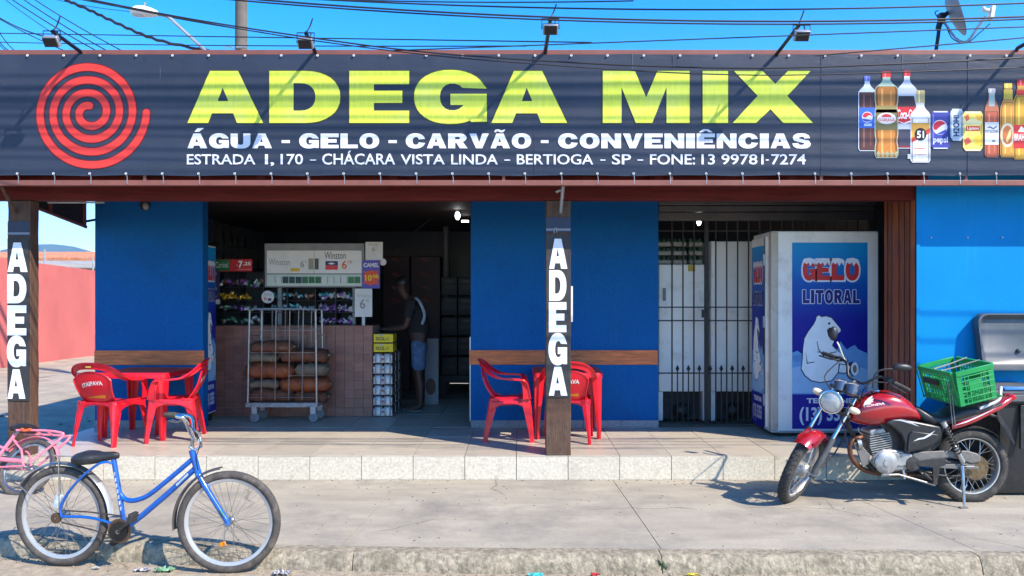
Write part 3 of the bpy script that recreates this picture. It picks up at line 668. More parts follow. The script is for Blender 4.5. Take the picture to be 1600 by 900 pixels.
# printed drinks
def bottle(cx, w, y0, ysh, y1, neck, col, liq, cap, capc, lift, pet=0):
    h = w / 2; n = neck / 2; ytop = y0 + cap; mid = ytop + (ysh - ytop) * .25
    def hw(y):
        if y < mid: return n
        if y < ysh:
            t = (y - mid) / (ysh - mid); return n + (h - n) * (t * t * (3 - 2 * t))
        r = h
        if pet: r -= pet * max(0, cos((y - ysh) / (y1 - ysh) * 4 * pi - pi)) ** 3
        if y > y1 - 4: r -= (y - y1 + 4) ** 2 * .16
        return r
    def prof(ya, yb, ins):
        k = 26; L_ = [(ya + (yb - ya) * i / k) for i in range(k + 1)]
        return [(cx - max(hw(y) - ins, .6), y) for y in L_] + [(cx + max(hw(y) - ins, .6), y) for y in L_[::-1]]
    dk = tuple(c * .45 for c in body_liq[0]); br = tuple(min(.85, c * 1.7 + .05) for c in body_liq[0])
    sb.poly(prof(ytop, y1, 0), col, lift, 'bottle_print')
    sb.poly(prof(liq, y1 - 1, 1.3), dk, lift + .3, 'liquid_print')
    sb.poly(prof(liq + 1, y1 - 2, h * .26), body_liq[0], lift + .4, 'liquid_print')
    sb.rect(cx - h * .45, liq + 4, cx - h * .28, y1 - 6, br, lift + .6, 'gleam_print'); sb.rect(cx + h * .35, liq + 8, cx + h * .42, y1 - 9, br, lift + .6, 'gleam_print')
    sb.poly([(cx - n - .8, y0 + 1), (cx - n + .4, y0), (cx + n - .4, y0), (cx + n + .8, y0 + 1), (cx + n + .8, ytop), (cx - n - .8, ytop)], capc, lift + .5, 'cap_print')
    sb.rect(cx - n * .5, y0 + 1, cx - n * .15, ytop - .5, tuple(min(.9, c * 1.5 + .12) for c in capc), lift + .7, 'gleam_print')
body_liq = [(.10, .035, .03)]
PALE = (.62, .68, .75)
bottle(1355, 28, 118.5, 145, 236, 8, PALE, 144, 8, (.10, .13, .5), 2)
sb.rect(1342, 168, 1369, 200, (.035, .12, .52), 3, 'label_print'); sb.poly(arc(1355, 183, 8.5, 8.5, 0, 350, 18), (.75, .76, .8), 3.4); sb.poly(arc(1355, 182, 7.5, 6.5, 180, 360, 9) + [(1358, 180), (1352, 184)], (.62, .03, .05), 3.7); sb.poly(arc(1355, 185.5, 7.5, 5, 20, 180, 9), (.03, .07, .4), 3.8); sb.rect(1350, 193, 1362, 197, (.5, .6, .85), 3.4)
body_liq[0] = (.30, .02, .02)
bottle(1417, 33, 110, 143, 232, 9, (.60, .62, .68), 202, 9, (.55, .02, .03), 2.2)
sb.poly([(1404, 150), (1428, 150), (1431, 165), (1431, 173), (1402, 173), (1402, 164)], (.05, .03, .035), 3.2, 'liquid_print'); sb.rect(1401, 167, 1434, 193, (.52, .02, .03), 3.4, 'label_print'); sb.text('Coca-Cola', 1402, 1433, 171, 186, (.78, .78, .78), 4, .02); sb.poly([(1403, 189), (1412, 192), (1424, 188), (1432, 190), (1424, 190.5), (1412, 194)], (.75, .75, .75), 4)
sb.rect(1404, 202, 1432, 228, (.05, .05, .08), 3.5, 'liquid_print')
body_liq[0] = (.52, .20, .035)
bottle(1385, 37, 111.5, 140, 247, 12, (.40, .52, .42), 135, 9, (.60, .03, .03), 4, 1.6)
sb.poly([(1367, 165), (1370, 171), (1367, 176), (1403, 176), (1400, 171), (1403, 165)], (.30, .24, .08), 5)
sb.rect(1368, 171, 1402, 203, (.18, .16, .06), 5, 'label_print'); sb.poly(arc(1385, 185, 15, 9, 0, 350, 20), (.72, .68, .66), 5.4); sb.poly(arc(1385, 183, 8, 5, 180, 360, 8), (.55, .03, .04), 5.7); sb.text('GUARANÁ', 1372, 1398, 184, 190, (.5, .03, .04), 5.8, .02)
for k in range(5): sb.poly([(1369 + k * 7, 240), (1372 + k * 7, 236), (1375.5 + k * 7, 240), (1372 + k * 7, 247)], (.45, .42, .22), 5.2)
body_liq[0] = (.70, .70, .72)
bottle(1438, 31, 141, 180, 254, 12, (.70, .70, .72), 184, 20, (.62, .46, .20), 6)
sb.poly([(1424, 192), (1452, 192), (1452, 202), (1424, 222)], (.68, .35, .06), 7); sb.poly([(1424, 216), (1453, 200), (1453, 208), (1424, 223)], (.6, .06, .03), 7.3)
sb.poly(arc(1438, 210, 9.5, 10, 0, 350, 20), (.02, .016, .02), 7.8); sb.text('51', 1432.5, 1443.5, 204.5, 216, (.8, .8, .78), 8.4, .03); sb.rect(1428, 231, 1445, 232.6, (.5, .12, .08), 7.4); sb.rect(1429, 241, 1447, 242.4, (.55, .25, .18), 7.4); sb.rect(1418, 241, 1423.5, 248, (.7, .7, .72), 5)
def can(cx, w, y0, y1, col, lift):
    h = w / 2; sb.poly([(cx - h + 3, y0), (cx + h - 3, y0), (cx + h, y0 + 5), (cx + h, y1 - 6), (cx + h - 4, y1), (cx - h + 4, y1), (cx - h, y1 - 6), (cx - h, y0 + 5)], col, lift, 'can_print')
    sb.rect(cx - h + 4, y0 + .6, cx + h - 4, y0 + 2.6, (.6, .62, .66), lift + .3); sb.rect(cx - h + 4, y1 - 2.2, cx + h - 4, y1 - .5, (.6, .6, .64), lift + .3)
    sb.rect(cx + h - 4, y0 + 6, cx + h - .6, y1 - 7, tuple(c * .55 for c in col), lift + .2, 'gleam_print'); sb.rect(cx - h + 2.5, y0 + 6, cx - h + 5, y1 - 7, tuple(min(.85, c * 1.5 + .06) for c in col), lift + .2, 'gleam_print')
can(1469.5, 30, 173, 233, (.045, .055, .30), 3); sb.poly(arc(1468.5, 199, 11.5, 11.5, 0, 350, 20), (.72, .72, .78), 3.5); sb.poly(arc(1468.5, 198, 10.5, 9.5, 150, 330, 9) + [(1471, 196), (1463, 203)], (.62, .03, .05), 3.9); sb.poly(arc(1468.5, 202, 10, 8, 0, 120, 9), (.03, .05, .33), 4); sb.text('pepsi', 1458, 1481, 214, 225.5, (.75, .75, .8), 4, .03)
can(1495, 20, 170, 220, (.50, .56, .62), 2.6)
g, fs_ = text_geo('H2OH!', .03)
vs_ = [sb.fn(1499 - v * 10, 213 - u * 33, 4) for u, v in g]; sb._mk('lettering', vs_, fs_, (.02, .035, .12))
can(1520, 31, 174, 236, (.70, .58, .12), 3); sb.poly([(1506, 182), (1513, 178), (1515, 186), (1510, 190)], (.6, .14, .05), 3.4); sb.poly([(1524, 180), (1532, 180), (1534, 190), (1527, 188)], (.72, .40, .04), 3.4); sb.poly([(1506, 218), (1513, 214), (1518, 222), (1508, 228)], (.6, .10, .06), 3.4); sb.poly([(1522, 214), (1533, 210), (1534, 226), (1524, 226)], (.75, .5, .04), 3.4); sb.rect(1506, 186, 1534, 195, (.70, .66, .35), 3.3); sb.rect(1509, 197, 1531, 204.5, (.5, .03, .04), 3.6); sb.text('Lipton', 1511, 1529, 198, 204, (.8, .78, .6), 4.2, .02)
body_liq[0] = (.42, .10, .05)
bottle(1549.5, 22, 138, 172, 246, 10, (.42, .14, .07), 174, 7, (.55, .5, .5), 3); sb.rect(1545, 145, 1554, 166, (.40, .5, .46), 3.6); sb.rect(1539, 191, 1560.5, 226, (.70, .70, .72), 3.8, 'label_print'); sb.text('PATAGONIA', 1539.5, 1560, 203, 208, (.06, .10, .2), 4.4, .03); sb.poly([(1541, 200), (1546, 197), (1552, 200), (1558, 196), (1558, 198), (1552, 202), (1546, 199.5)], (.05, .09, .2), 4.5); sb.rect(1550, 219, 1555, 221.5, (.1, .1, .12), 4.4)
body_liq[0] = (.55, .27, .04)
bottle(1575, 25, 130, 172, 246, 11, (.50, .25, .06), 160, 8, (.70, .50, .08), 4); sb.rect(1568, 140, 1582, 155, (.66, .46, .06), 4.8); sb.poly(arc(1574, 211, 11, 19, 0, 350, 20), (.70, .62, .45), 4.9); sb.poly(arc(1574, 211, 8, 15, 0, 350, 20), (.50, .16, .04), 5.2); sb.poly([(1571, 220), (1577, 203), (1581, 200), (1579, 213), (1574, 223)], (.72, .55, .25), 5.4)
body_liq[0] = (.62, .32, .03)
bottle(1597, 28, 124, 160, 249, 15, (.58, .32, .05), 150, 10, (.55, .03, .03), 5); sb.rect(1588, 140, 1606, 149, (.6, .05, .03), 5.8); sb.rect(1583.5, 195, 1611, 232, (.55, .03, .03), 5.8, 'label_print'); sb.text('BRAHMA', 1584.5, 1610, 209, 220, (.78, .76, .7), 6.4, .03); sb.poly([(1590, 206), (1595, 197), (1600, 201), (1604, 198), (1605, 207)], (.75, .7, .6), 6.4)

# side banner on the left flank of the veranda, seen from inside
t = thing('side_banner', 'dark tarpaulin banner on the left flank of the veranda roof', 'sign', (-4.98, 7.9, 2.9))
mb = MB(t.location); XB = -4.93
def sbz(y): return 2.80 - .127 * (y - 7.1) if y < 8.8 else 2.58
mb.loft([[V((XB, y, sbz(y))), V((XB, y, 3.9)), V((XB - .012, y, 3.9)), V((XB - .012, y, sbz(y)))] for y in [6.82 + i * .1 for i in range(20)]]); mb.build('sheet', M['intdark'], t)
mb = MB(t.location); mb.tube([(XB + .02, 6.82, sbz(6.82) + .005), (XB + .02, 8.72, sbz(8.72) + .005)], .018, 6); mb.build('bottom_rail', M['rail'], t)
for y in (7.3, 8.04, 8.68):
    mb = MB(t.location); mb.bx(XB + .004, XB + .03, y, y + .03, sbz(y), 2.95); mb.build('upright', M['rail'], t)
mb = MB(t.location); mb.tube([(XB + .02, 8.70, 2.66), (XL, 9.2, 2.78)], .014, 6); mb.build('stay', M['blackm'], t)

# ------------------------------------------------------------------ floodlights on arms above the banner
def flood(pb, pe, L, lbl, head_dx):
    b = P(*pb, BD); e = P(*pe, BD - L)
    t = thing('floodlight', lbl, 'floodlight', b, 0, 'floodlights over the banner')
    mb = MB(b); mb.tube([b + V((0, .03, -.03)), b, e], .017, 6); mb.build('arm', M['blackm'], t)
    c = e + V((head_dx, -.01, -.085))
    mb = MB(b); Q = Matrix.Rotation(R(38), 3, 'X'); mb.box(c, (.125, .045, .085), Q); h = mb.build('housing', M['galv'], t, bevel=.006)
    mb = MB(b); mb.box(c + Q @ V((0, .026, 0)), (.105, .006, .066), Q); mb.build('lens', mat('flood_glass', (.18, .18, .19), .3, var=.1), t)
    mb = MB(b); mb.box(c + Q @ V((0, -.03, -.0)), (.10, .014, .07), Q); mb.build('heat_sink', M['blackm'], t)
    mb = MB(b); mb.tube([c + V((-.07, 0, 0)), c + V((-.07, 0, .085)), c + V((.07, 0, .085)), c + V((.07, 0, 0))], .005, 5); mb.build('yoke', M['blackm'], t)
    mb = MB(b); mb.tube(spline([e + V((.0, 0, 0)), e + V((.02, .02, .05)), e + V((.035, .02, .085)), e + V((.05, .02, .13))], 5), .006, 5); mb.tube(spline([c + V((.03, 0, .02)), e + V((.04, 0, .0)), e], 5), .005, 5); mb.build('lead', M['wire'], t)
flood((125, 80), (82, 49), .46, 'black floodlight above the red spiral on the banner', .0)
flood((492, 80), (478, 52), .46, 'black floodlight above the letters A and D of the banner', .0)
flood((852, 80), (860, 30), .46, 'black floodlight above the gap between the two yellow words', .0)
flood((1214, 84), (1248, 40), .46, 'black floodlight above the letter X of the banner', .02)
flood((1590, 75), (1655, 40), .46, 'black floodlight arm above the printed bottles on the banner', .02)
# satellite dish
t = thing('satellite_dish', 'grey satellite dish on a bent mast above the printed bottles', 'satellite dish', P(1460, 77, 7.6))
b0 = t.location
mb = MB(b0); mb.tube([P(1461, 90, 7.6), P(1466, 55, 7.6), P(1468, 36, 7.6)], .018, 8); mb.tube([P(1466, 45, 7.6), P(1469, 33, 7.6)], .028, 8); mb.build('mast', M['blackm'], t)
dc = P(1481, 20, 7.62); ax = V((.86, -.42, .32)).normalized(); q = ax.to_track_quat('Z', 'Y').to_matrix()
mb = MB(b0); mb.lathe([(.001, .0), (.10, .008), (.20, .035), (.27, .066), (.272, .076), (.265, .076), (.19, .042), (.10, .016), (.001, .008)], 28, q, dc); mb.build('reflector', mat('dish_paint', (.24, .25, .27), .5, var=.1), t)
mb = MB(b0); mb.box(P(1471, 29, 7.6), (.05, .06, .10)); mb.tube([P(1469, 31, 7.6), dc - ax * .005], .022, 8); mb.tube(spline([P(1466, 28, 7.58), P(1461, 20, 7.56), P(1466, 16, 7.58)], 5), .005, 5); mb.build('mount', M['blackm'], t)
armp = spline([P(1476, 36, 7.58), P(1492, 58, 7.5), P(1505, 66, 7.42), P(1515, 61, 7.38), P(1528, 42, 7.34), P(1540, 26, 7.32)], 6)
mb = MB(b0); mb.tube(armp, .012, 6); mb.build('feed_arm', M['galv'], t)
mb = MB(b0); mb.tube(spline([P(1478, 38, 7.57), P(1488, 60, 7.5), P(1510, 67, 7.42), P(1530, 52, 7.35), P(1547, 37, 7.32)], 6), .005, 5); mb.build('coax_lead', M['wire'], t)
mb = MB(b0); mb.box(P(1549, 20, 7.32), (.035, .06, .12), Matrix.Rotation(R(10), 3, 'Y')); mb.tube([P(1537, 15, 7.32), P(1546, 17, 7.32)], .02, 8); mb.ell(P(1537, 14, 7.32), (.02, .024, .024), 10, 6); mb.build('receiver', M['white'], t, bevel=.004)
# wall lamp on the blue wall
t = thing('wall_lamp', 'small dark round wall lamp high on the left blue wall', 'wall lamp', P(227, 322, WALL))
mb = MB(t.location); mb.lathe([(.02, 0), (.062, .005), (.062, .02), (.05, .035)], 16, Matrix.Rotation(R(90), 3, 'X'), P(227, 320, WALL)); mb.build('base', M['black'], t)
mb = MB(t.location); mb.ell(P(228, 322, WALL - .05), (.035, .04, .045), 12, 8); mb.build('bulb', mat('frosted_glass', (.25, .24, .22), .2, var=0), t)
# ================================================================== CHAIRS AND TABLES
RP = M['redplastic']
def ribbon(mb, pts, wid, wv, th):
    """a flat strip through pts: wid = widths, wv = width directions"""
    rings = []; m = len(pts)
    for i in range(m):
        t = (pts[min(i + 1, m - 1)] - pts[max(i - 1, 0)]).normalized(); w = (V(wv[i]) - t * t.dot(V(wv[i]))).normalized(); n = t.cross(w)
        h = wid[i] / 2; k = th / 2; p = pts[i]
        # shallow channel: the rims are turned down
        rings.append([p - w * h - n * k * 3, p - w * h + n * k, p + w * h + n * k, p + w * h - n * k * 3, p + w * (h - th) - n * k * 3, p + w * (h - th * 1.2) - n * k, p - w * (h - th * 1.2) - n * k, p - w * (h - th) - n * k * 3])
    mb.loft(rings)
def lleg(mb, pt, pb, wt, wb, sx, sy, th=.007):
    """L-section leg, the corner outwards"""
    rings = []
    for k in range(7):
        u = k / 6; p = V(pt).lerp(V(pb), u); w = wt + (wb - wt) * min(1, u * 1.25)
        rings.append([p, p - V((sx * w, 0, 0)), p - V((sx * w, -sy * th, 0)), p - V((sx * w * .5, -sy * th * 2, 0)), p - V((sx * th, sy * th, 0)), p - V((sx * th * 1.5, sy * w * .5, 0)), p - V((sx * th, sy * w, 0)), p - V((0, sy * w, 0))])
    mb.loft(rings)
def make_chair(label):
    t = thing('plastic_chair', label, 'chair', (0, 0, 0), 0, 'red plastic armchairs on the veranda')
    mb = MB()
    def seat(u, v):
        x = (u - .5); y = -.19 + .40 * v; hw = .205 + .02 * v
        z = .425 - .018 * (1 - (2 * x) ** 2) + .02 * (v - .3) * (1 if v > .3 else 0)
        if v > .86: z -= (v - .86) ** 2 * 3.2
        e = abs(2 * x)
        if e > .9: z -= (e - .9) * .55
        return V((x * 2 * hw, y, z))
    mb.grid(seat, 20, 16); mb.build('seat', RP, t, solid=.006)
    mb = MB()
    def apron(u, v):
        s_ = -1 if u < .5 else 1; q = (u * 2) % 1 if u < 1 else 1
        return V((s_, q, v))
    for s_ in (-1, 1):
        mb.grid(lambda u, v: V((s_ * (.212 + .02 * u + .006 * v), -.2 + .41 * u, .415 - (v * (.028 + .10 * abs(2 * u - 1) ** 2.4)))), 18, 4)
    mb.grid(lambda u, v: V((-.205 + .41 * u, -.197 - .004 * v, .43 - v * (.03 + .09 * abs(2 * u - 1) ** 3))), 16, 3)
    mb.build('apron', RP, t, solid=.006)
    mb = MB()
    def back(u, v):
        x = (u - .5) * 2; top = .735 - .05 * x * x - .03 * x ** 6; z = .425 + (top - .425) * v
        return V((x * (.165 + .035 * v), -.185 - .105 * v - .02 * sin(v * 3) + .035 * x * x * (1 - .4 * v), z))
    mb.grid(back, 18, 14); bk = mb.build('backrest', RP, t, solid=.007)
    mb = MB(); rim = [back(0, v / 8) for v in range(9)] + [back(u / 12, 1) for u in range(1, 13)] + [back(1, 1 - v / 8) for v in range(1, 9)]
    mb.tube(rim, .009, 6); mb.build('back_rim', RP, t)
    # arch that carries the arms
    half = [(.255, .175, .44), (.258, .165, .54), (.262, .145, .61), (.268, .105, .64), (.272, .0, .645), (.268, -.10, .655), (.25, -.19, .695), (.205, -.255, .75), (.12, -.30, .79), (0, -.315, .80)]
    wdv = [(0, 1, 0), (0, 1, .2), (.5, .6, .4), (1, 0, 0), (1, 0, 0), (1, 0, .2), (.7, -.2, .7), (.3, -.2, .9), (.1, -.3, .9), (0, -.3, .95)]
    wd = [.085, .065, .055, .055, .05, .05, .055, .062, .066, .066]
    pts = half + [(-a, b, c) for a, b, c in half[-2::-1]]; wv = wdv + [(-a, b, c) for a, b, c in wdv[-2::-1]]; ww = wd + wd[-2::-1]
    # keep the width directions from flipping over the top
    P2 = spline(pts, 4); nW = len(P2); W2 = []; D2 = []
    for i in range(nW):
        f = i / (nW - 1) * (len(pts) - 1); k = min(int(f), len(pts) - 2); q = f - k
        a = V(wv[k]).normalized(); b = V(wv[k + 1]).normalized()
        if i > nW // 2: pass
        W2.append(ww[k] + (ww[k + 1] - ww[k]) * q); D2.append(a.lerp(b, q))
    for i in range(nW):
        if pts and P2[i].x < -.001: D2[i] = V((-D2[nW - 1 - i].x, D2[nW - 1 - i].y, D2[nW - 1 - i].z))
    mb = MB(); ribbon(mb, P2, W2, D2, .009); mb.build('arm_arch', RP, t)
    for sx in (-1, 1):
        mb = MB(); lleg(mb, (sx * .235, .20, .44), (sx * .262, .235, 0), .085, .034, sx, 1); mb.build('leg', RP, t)
        mb = MB(); lleg(mb, (sx * .215, -.195, .44), (sx * .232, -.262, 0), .085, .036, sx, -1); mb.build('leg', RP, t)
    # print on the rear of the back
    sh = Sheet(lambda px, py, l: back(.5 - (px), 1 - py) + V((0, -.0065 - .0006 * l, -.0)), bk, (0, 0, 0))
    g, fs = text_geo('ITAIPAVA', .03)
    sh._mk('lettering', [back(.5 + (-.30 + .60 * u), .52 + .14 * v + .10 * u) + V((0, -.0075, 0)) for u, v in g], fs, (.75, .72, .68))
    vs = [back(.5 + (-.30 + .6 * i / 8), y) + V((0, -.0062, 0)) for i in range(9) for y in (.16, .17 + .11 * i / 8)]
    sh._mk('print_stripe', vs, [(2 * i, 2 * i + 1, 2 * i + 3, 2 * i + 2) for i in range(8)], (.72, .22, .02))
    vs = [V((x, -.3275, z)) for x, z in ((.03, .795), (-.03, .795), (-.03, .813), (.03, .813))]
    sh._mk('print_mark', [V((x, -.327, z - .01)) for x, z in ((.03, .792), (-.03, .792), (-.03, .808), (.03, .808))], [(0, 1, 2, 3)], (.74, .55, .10))
    return t
def make_table(label):
    t = thing('plastic_table', label, 'table', (0, 0, 0), 0, 'red plastic tables on the veranda')
    h = .36
    def outline(hh, r):
        o = []
        for cx, cy, a in ((1, 1, 0), (-1, 1, 90), (-1, -1, 180), (1, -1, 270)):
            for k in range(5):
                q = R(a + k * 22.5); o.append((cx * (hh - r) + r * cos(q), cy * (hh - r) + r * sin(q)))
        return o
    mb = MB(); ro = outline(h, .05); r2 = outline(h - .008, .045); ri = outline(h - .014, .04)
    mb.loft([[V((x, y, .668)) for x, y in ri], [V((x, y, .668)) for x, y in ro], [V((x, y, .712)) for x, y in ro], [V((x, y, .722)) for x, y in r2]]); mb.build('tabletop', RP, t)
    for sx in (-1, 1):
        for sy in (-1, 1):
            mb = MB(); lleg(mb, (sx * (h - .012), sy * (h - .012), .67), (sx * (h - .02), sy * (h - .02), 0), .105, .045, sx, sy, .009); mb.build('leg', RP, t)
    return t
ch = make_chair('red plastic armchair turning its printed back to the street, left of the doorway')
ch.location = (-4.14, 7.80, FL); ch.rotation_euler = (0, 0, R(-9))
dup(ch, (-3.58, 8.0, FL), R(104), 'red plastic armchair seen from the side, between left table and doorway')
dup(ch, (-.10, 8.03, FL), R(-90), 'red plastic armchair seen in profile, pushed against the wall right of the doorway')
dup(ch, (.50, 7.93, FL), R(-4), 'red plastic armchair with its printed back half hidden by the middle post')
tb = make_table('red plastic table between the two chairs left of the doorway')
tb.location = (-3.98, 8.22, FL); tb.scale = (1, 1, .955)
dup(tb, (.50, 8.30, FL), 0, 'red plastic table behind the middle timber post')

# ================================================================== WHEELS
def wheel(root, c, ax, Rt, rt, mt, m_tyre, m_rim, nsp=36, hub=.02, hubw=.05, rim_w=None, spoke_m=None, sr=.0011, tread=False, rimd=.016):
    """wheel part (its rim) with tyre, spokes and hub as sub-parts; all in the root's space"""
    c = V(c); ax = V(ax).normalized(); u = ax.orthogonal().normalized(); w = ax.cross(u); Rr = Rt - rt * 1.7
    rim_w = rim_w or rt * .75; n = 48
    prof = [(Rr + .006, rim_w), (Rr - rimd * .5, rim_w * .95), (Rr - rimd, rim_w * .5), (Rr - rimd, -rim_w * .5), (Rr - rimd * .5, -rim_w * .95), (Rr + .006, -rim_w), (Rr, -rim_w * .7), (Rr, rim_w * .7)]
    mb = MB(); mb.loft([[c + (u * cos(2 * pi * i / n) + w * sin(2 * pi * i / n)) * r + ax * z for r, z in prof] for i in range(n)], True)
    rim = mb.build('wheel', m_rim, root)
    mb = MB(); mb.torus(c, ax, Rt - rt, rt, 64, 12, 1.0)
    ty = mb.build('tyre', m_tyre, rim)
    if tread:
        mb = MB()
        for i in range(46):
            a = 2 * pi * i / 46
            for s_ in (-1, 1):
                e = u * cos(a + s_ * .02) + w * sin(a + s_ * .02); tg = -u * sin(a) + w * cos(a)
                for q, (off, hh) in enumerate([(.25, .006), (.66, .006)]):
                    th = off * 1.05 * s_; p = c + e * (Rt - rt + rt * cos(th)) + ax * rt * sin(th); nn = (e * cos(th) + ax * sin(th)); sd = nn.cross(tg)
                    Mx = Matrix((tg, sd, nn)).transposed(); mb.box(p, (.026 - .008 * q, rt * .38, .006), Mx)
        mb.build('tread_blocks', m_tyre, rim)
    mb = MB()
    for i in range(nsp):
        a = 2 * pi * i / nsp; s_ = 1 if i % 2 else -1; b = a + (.9 if (i // 2) % 2 else -.9)
        mb.tube([c + (u * cos(b) + w * sin(b)) * hub * 1.2 + ax * s_ * hubw * .8, c + (u * cos(a) + w * sin(a)) * (Rr - rimd * .8) + ax * s_ * .004], sr, 4)
    mb.build('spokes', spoke_m or M['steel'], rim)
    q = ax.to_track_quat('Z', 'Y').to_matrix()
    mb = MB(); mb.lathe([(.006, -hubw * 1.35), (.006, -hubw), (hub * 1.3, -hubw), (hub * 1.3, -hubw * .75), (hub * .7, -hubw * .6), (hub * .7, hubw * .6), (hub * 1.3, hubw * .75), (hub * 1.3, hubw), (.006, hubw), (.006, hubw * 1.35)], 14, q, c)
    mb.build('hub', m_rim if False else M['steel'], rim)
    return rim
def fender(mb, c, ax, Rf, a0, a1, wdt, th, ref, n=24, drop=.012):
    """mudguard: arc of radius Rf, angles measured from ref direction towards ref x ax"""
    c = V(c); ax = V(ax).normalized(); u = V(ref); u = (u - ax * u.dot(ax)).normalized(); w = ax.cross(u); rings = []
    for i in range(n + 1):
        a = R(a0 + (a1 - a0) * i / n); e = u * cos(a) + w * sin(a); r = []
        for k in range(7):
            s_ = -1 + k / 3; r.append(c + e * (Rf - drop * s_ * s_) + ax * wdt * s_)
        for k in range(6, -1, -1):
            s_ = -1 + k / 3; r.append(c + e * (Rf - th - drop * s_ * s_) + ax * wdt * s_ * .96)
        rings.append(r)
    mb.loft(rings)

# ================================================================== BLUE BICYCLE
bk = thing('blue_bicycle', 'worn blue step-through bicycle parked at the kerb with its pedal on the edge', 'bicycle', (-3.073, 5.17, 0), R(-6.8))
SX, SZ = 1.175 / 262, .665 / 156
BQ = Matrix.Rotation(R(6.8), 3, 'Z')
def b(px, py, y=0):
    v = BQ @ (P(px, py, 5.17 - .14 * (px - 93) / 262 + y) - V((-3.09, 5.17, 0))); return V((v.x, y, v.z))
FB = mat('blue_bike_paint', (.004, .090, .40), .28, var=.2, scale=20, coat=.5, dirt=(.07, .11, .2), dscale=22, damt=.8, dlo=.6)
FB2 = mat('scuffed_white_decal', (.45, .52, .55), .4, var=.5, scale=30)
RT = mat('bicycle_tyre', (.062, .054, .047), .85, var=.3, scale=30, dirt=(.22, .175, .13), dscale=9, damt=.45, dlo=.5)
RIMW = mat('silver_rim', (.50, .50, .50), .4, metal=.5, var=.1)
rear = V((0, 0, .335)); front = b(354, 819); front.z = .335
wheel(bk, rear, (0, 1, 0), .335, .027, None, RT, RIMW, 36, .02, .05, .014, sr=.0014, rimd=.026)
fax = V((-.155, 1, 0)).normalized()
wheel(bk, front, fax, .335, .027, None, RT, RIMW, 36, .018, .045, .014, sr=.0014, rimd=.026)
bb = b(191, 826); hd1 = b(297, 708); hd0 = b(306, 742)
def bt(name, pts, r, m=FB, n=10, sp=0, root=bk):
    mb = MB(); mb.tube(spline(pts, sp) if sp else pts, r, n); return mb.build(name, m, root)
bt('top_tube', [b(296, 718), b(268, 742), b(236, 768), b(222, 777), b(205, 782), b(192, 780), b(184, 772)], .0165, FB, 10, 6)
dt = bt('down_tube', [b(300, 733), b(262, 768), b(221, 803), bb], .0195)
mb = MB()
for k in range(9):
    p0 = b(288 - k * 2.1, 741 + k * 2.0, -.0205); mb.add([p0, p0 + V((.006, 0, -.012)), p0 + V((.012, 0, -.002)), p0 + V((.005, 0, .010))], [(0, 1, 2, 3)])
mb.build('worn_decal', FB2, dt, smooth=0)
bt('seat_tube', [b(173, 713), b(182, 765), bb], .0165)
mb = MB()
for k in range(7):
    p0 = b(175 + k * 1.6, 738 + k * 9, -.0175); mb.add([p0 + V((-.005, 0, 0)), p0 + V((.006, 0, .003)), p0 + V((.007, 0, -.02)), p0 + V((-.003, 0, -.026))], [(0, 1, 2, 3)])
mb.build('worn_decal', FB2, dt, smooth=0)
bt('head_tube', [b(296, 703), b(307, 744)], .022)
for s_ in (-1, 1):
    bt('seat_stay', [b(172, 724, s_ * .01), b(163, 722, s_ * .03), b(150, 725, s_ * .045), b(128, 742, s_ * .055), b(106, 765, s_ * .06), b(92, 790, s_ * .062), b(93, 807, s_ * .062)], .008, FB, 8, 5)
    bt('chain_stay', [b(93, 807, s_ * .062), b(130, 808, s_ * .05), b(160, 814, s_ * .035), bb], .009, FB, 8, 4)
    bt('fork_blade', [b(307, 742, s_ * .035), b(322, 768, s_ * .045), b(340, 797, s_ * .045), b(352, 816, s_ * .045), front + V((0, s_ * .045, 0))], [.019] * 6 + [.017] * 12 + [.014] * 7, FB, 10, 6)
mb = MB(); mb.tube([b(306, 741, -.045), b(306, 741, .045)], .016, 10); mb.tube([b(353, 818, -.062), b(353, 818, .062)], .012, 8); mb.build('fork_crown', FB, bk)
bt('worn_decal', [b(340, 796, -.062), b(347, 807, -.061)], .006, mat('green_decal', (.03, .22, .12), .4, var=.3))
# stem, handlebar, grips, brake
bt('stem', [b(298, 706), b(296, 690), b(300, 682)], .012, M['steel'])
mb = MB(); mb.tube([b(292, 697, -.02), b(300, 704, 0), b(311, 697, .015), b(309, 691, .02)], .009, 6); mb.build('brake_caliper', M['steel'], bk)
hb = [b(262, 648, -.28), b(277, 650, -.28), b(287, 655, -.26), b(295, 675, -.14), b(300, 686, -.03), b(301, 687, .03), b(299, 672, .14), b(296, 655, .24), b(288, 650, .26), b(276, 649, .26)]
bt('handlebar', hb, .0145, M['chrome'], 10, 6)
for s_, q in ((-1, -.28), (1, .26)):
    bt('grip', [b(256, 647.5, q), b(266, 648, q), b(274, 649.5, q)], [.015, .017, .016], mat('worn_grip', (.05, .045, .03), .7, var=.4, scale=40))
    bt('brake_lever', [b(281, 656, q * .98), b(273, 659, q), b(262, 656, q)], .005, M['steel'], 6, 3)
bt('brake_cable', [b(284, 656, -.25), b(297, 668, -.2), b(309, 690, -.05), b(303, 715, -.02), b(306, 735, -.02)], .003, M['wire'], 5, 6)
bt('head_reflector_bracket', [b(300, 672, -.05), b(307, 678, 0), b(308, 690, .0)], .011, M['chrome'], 8, 4)
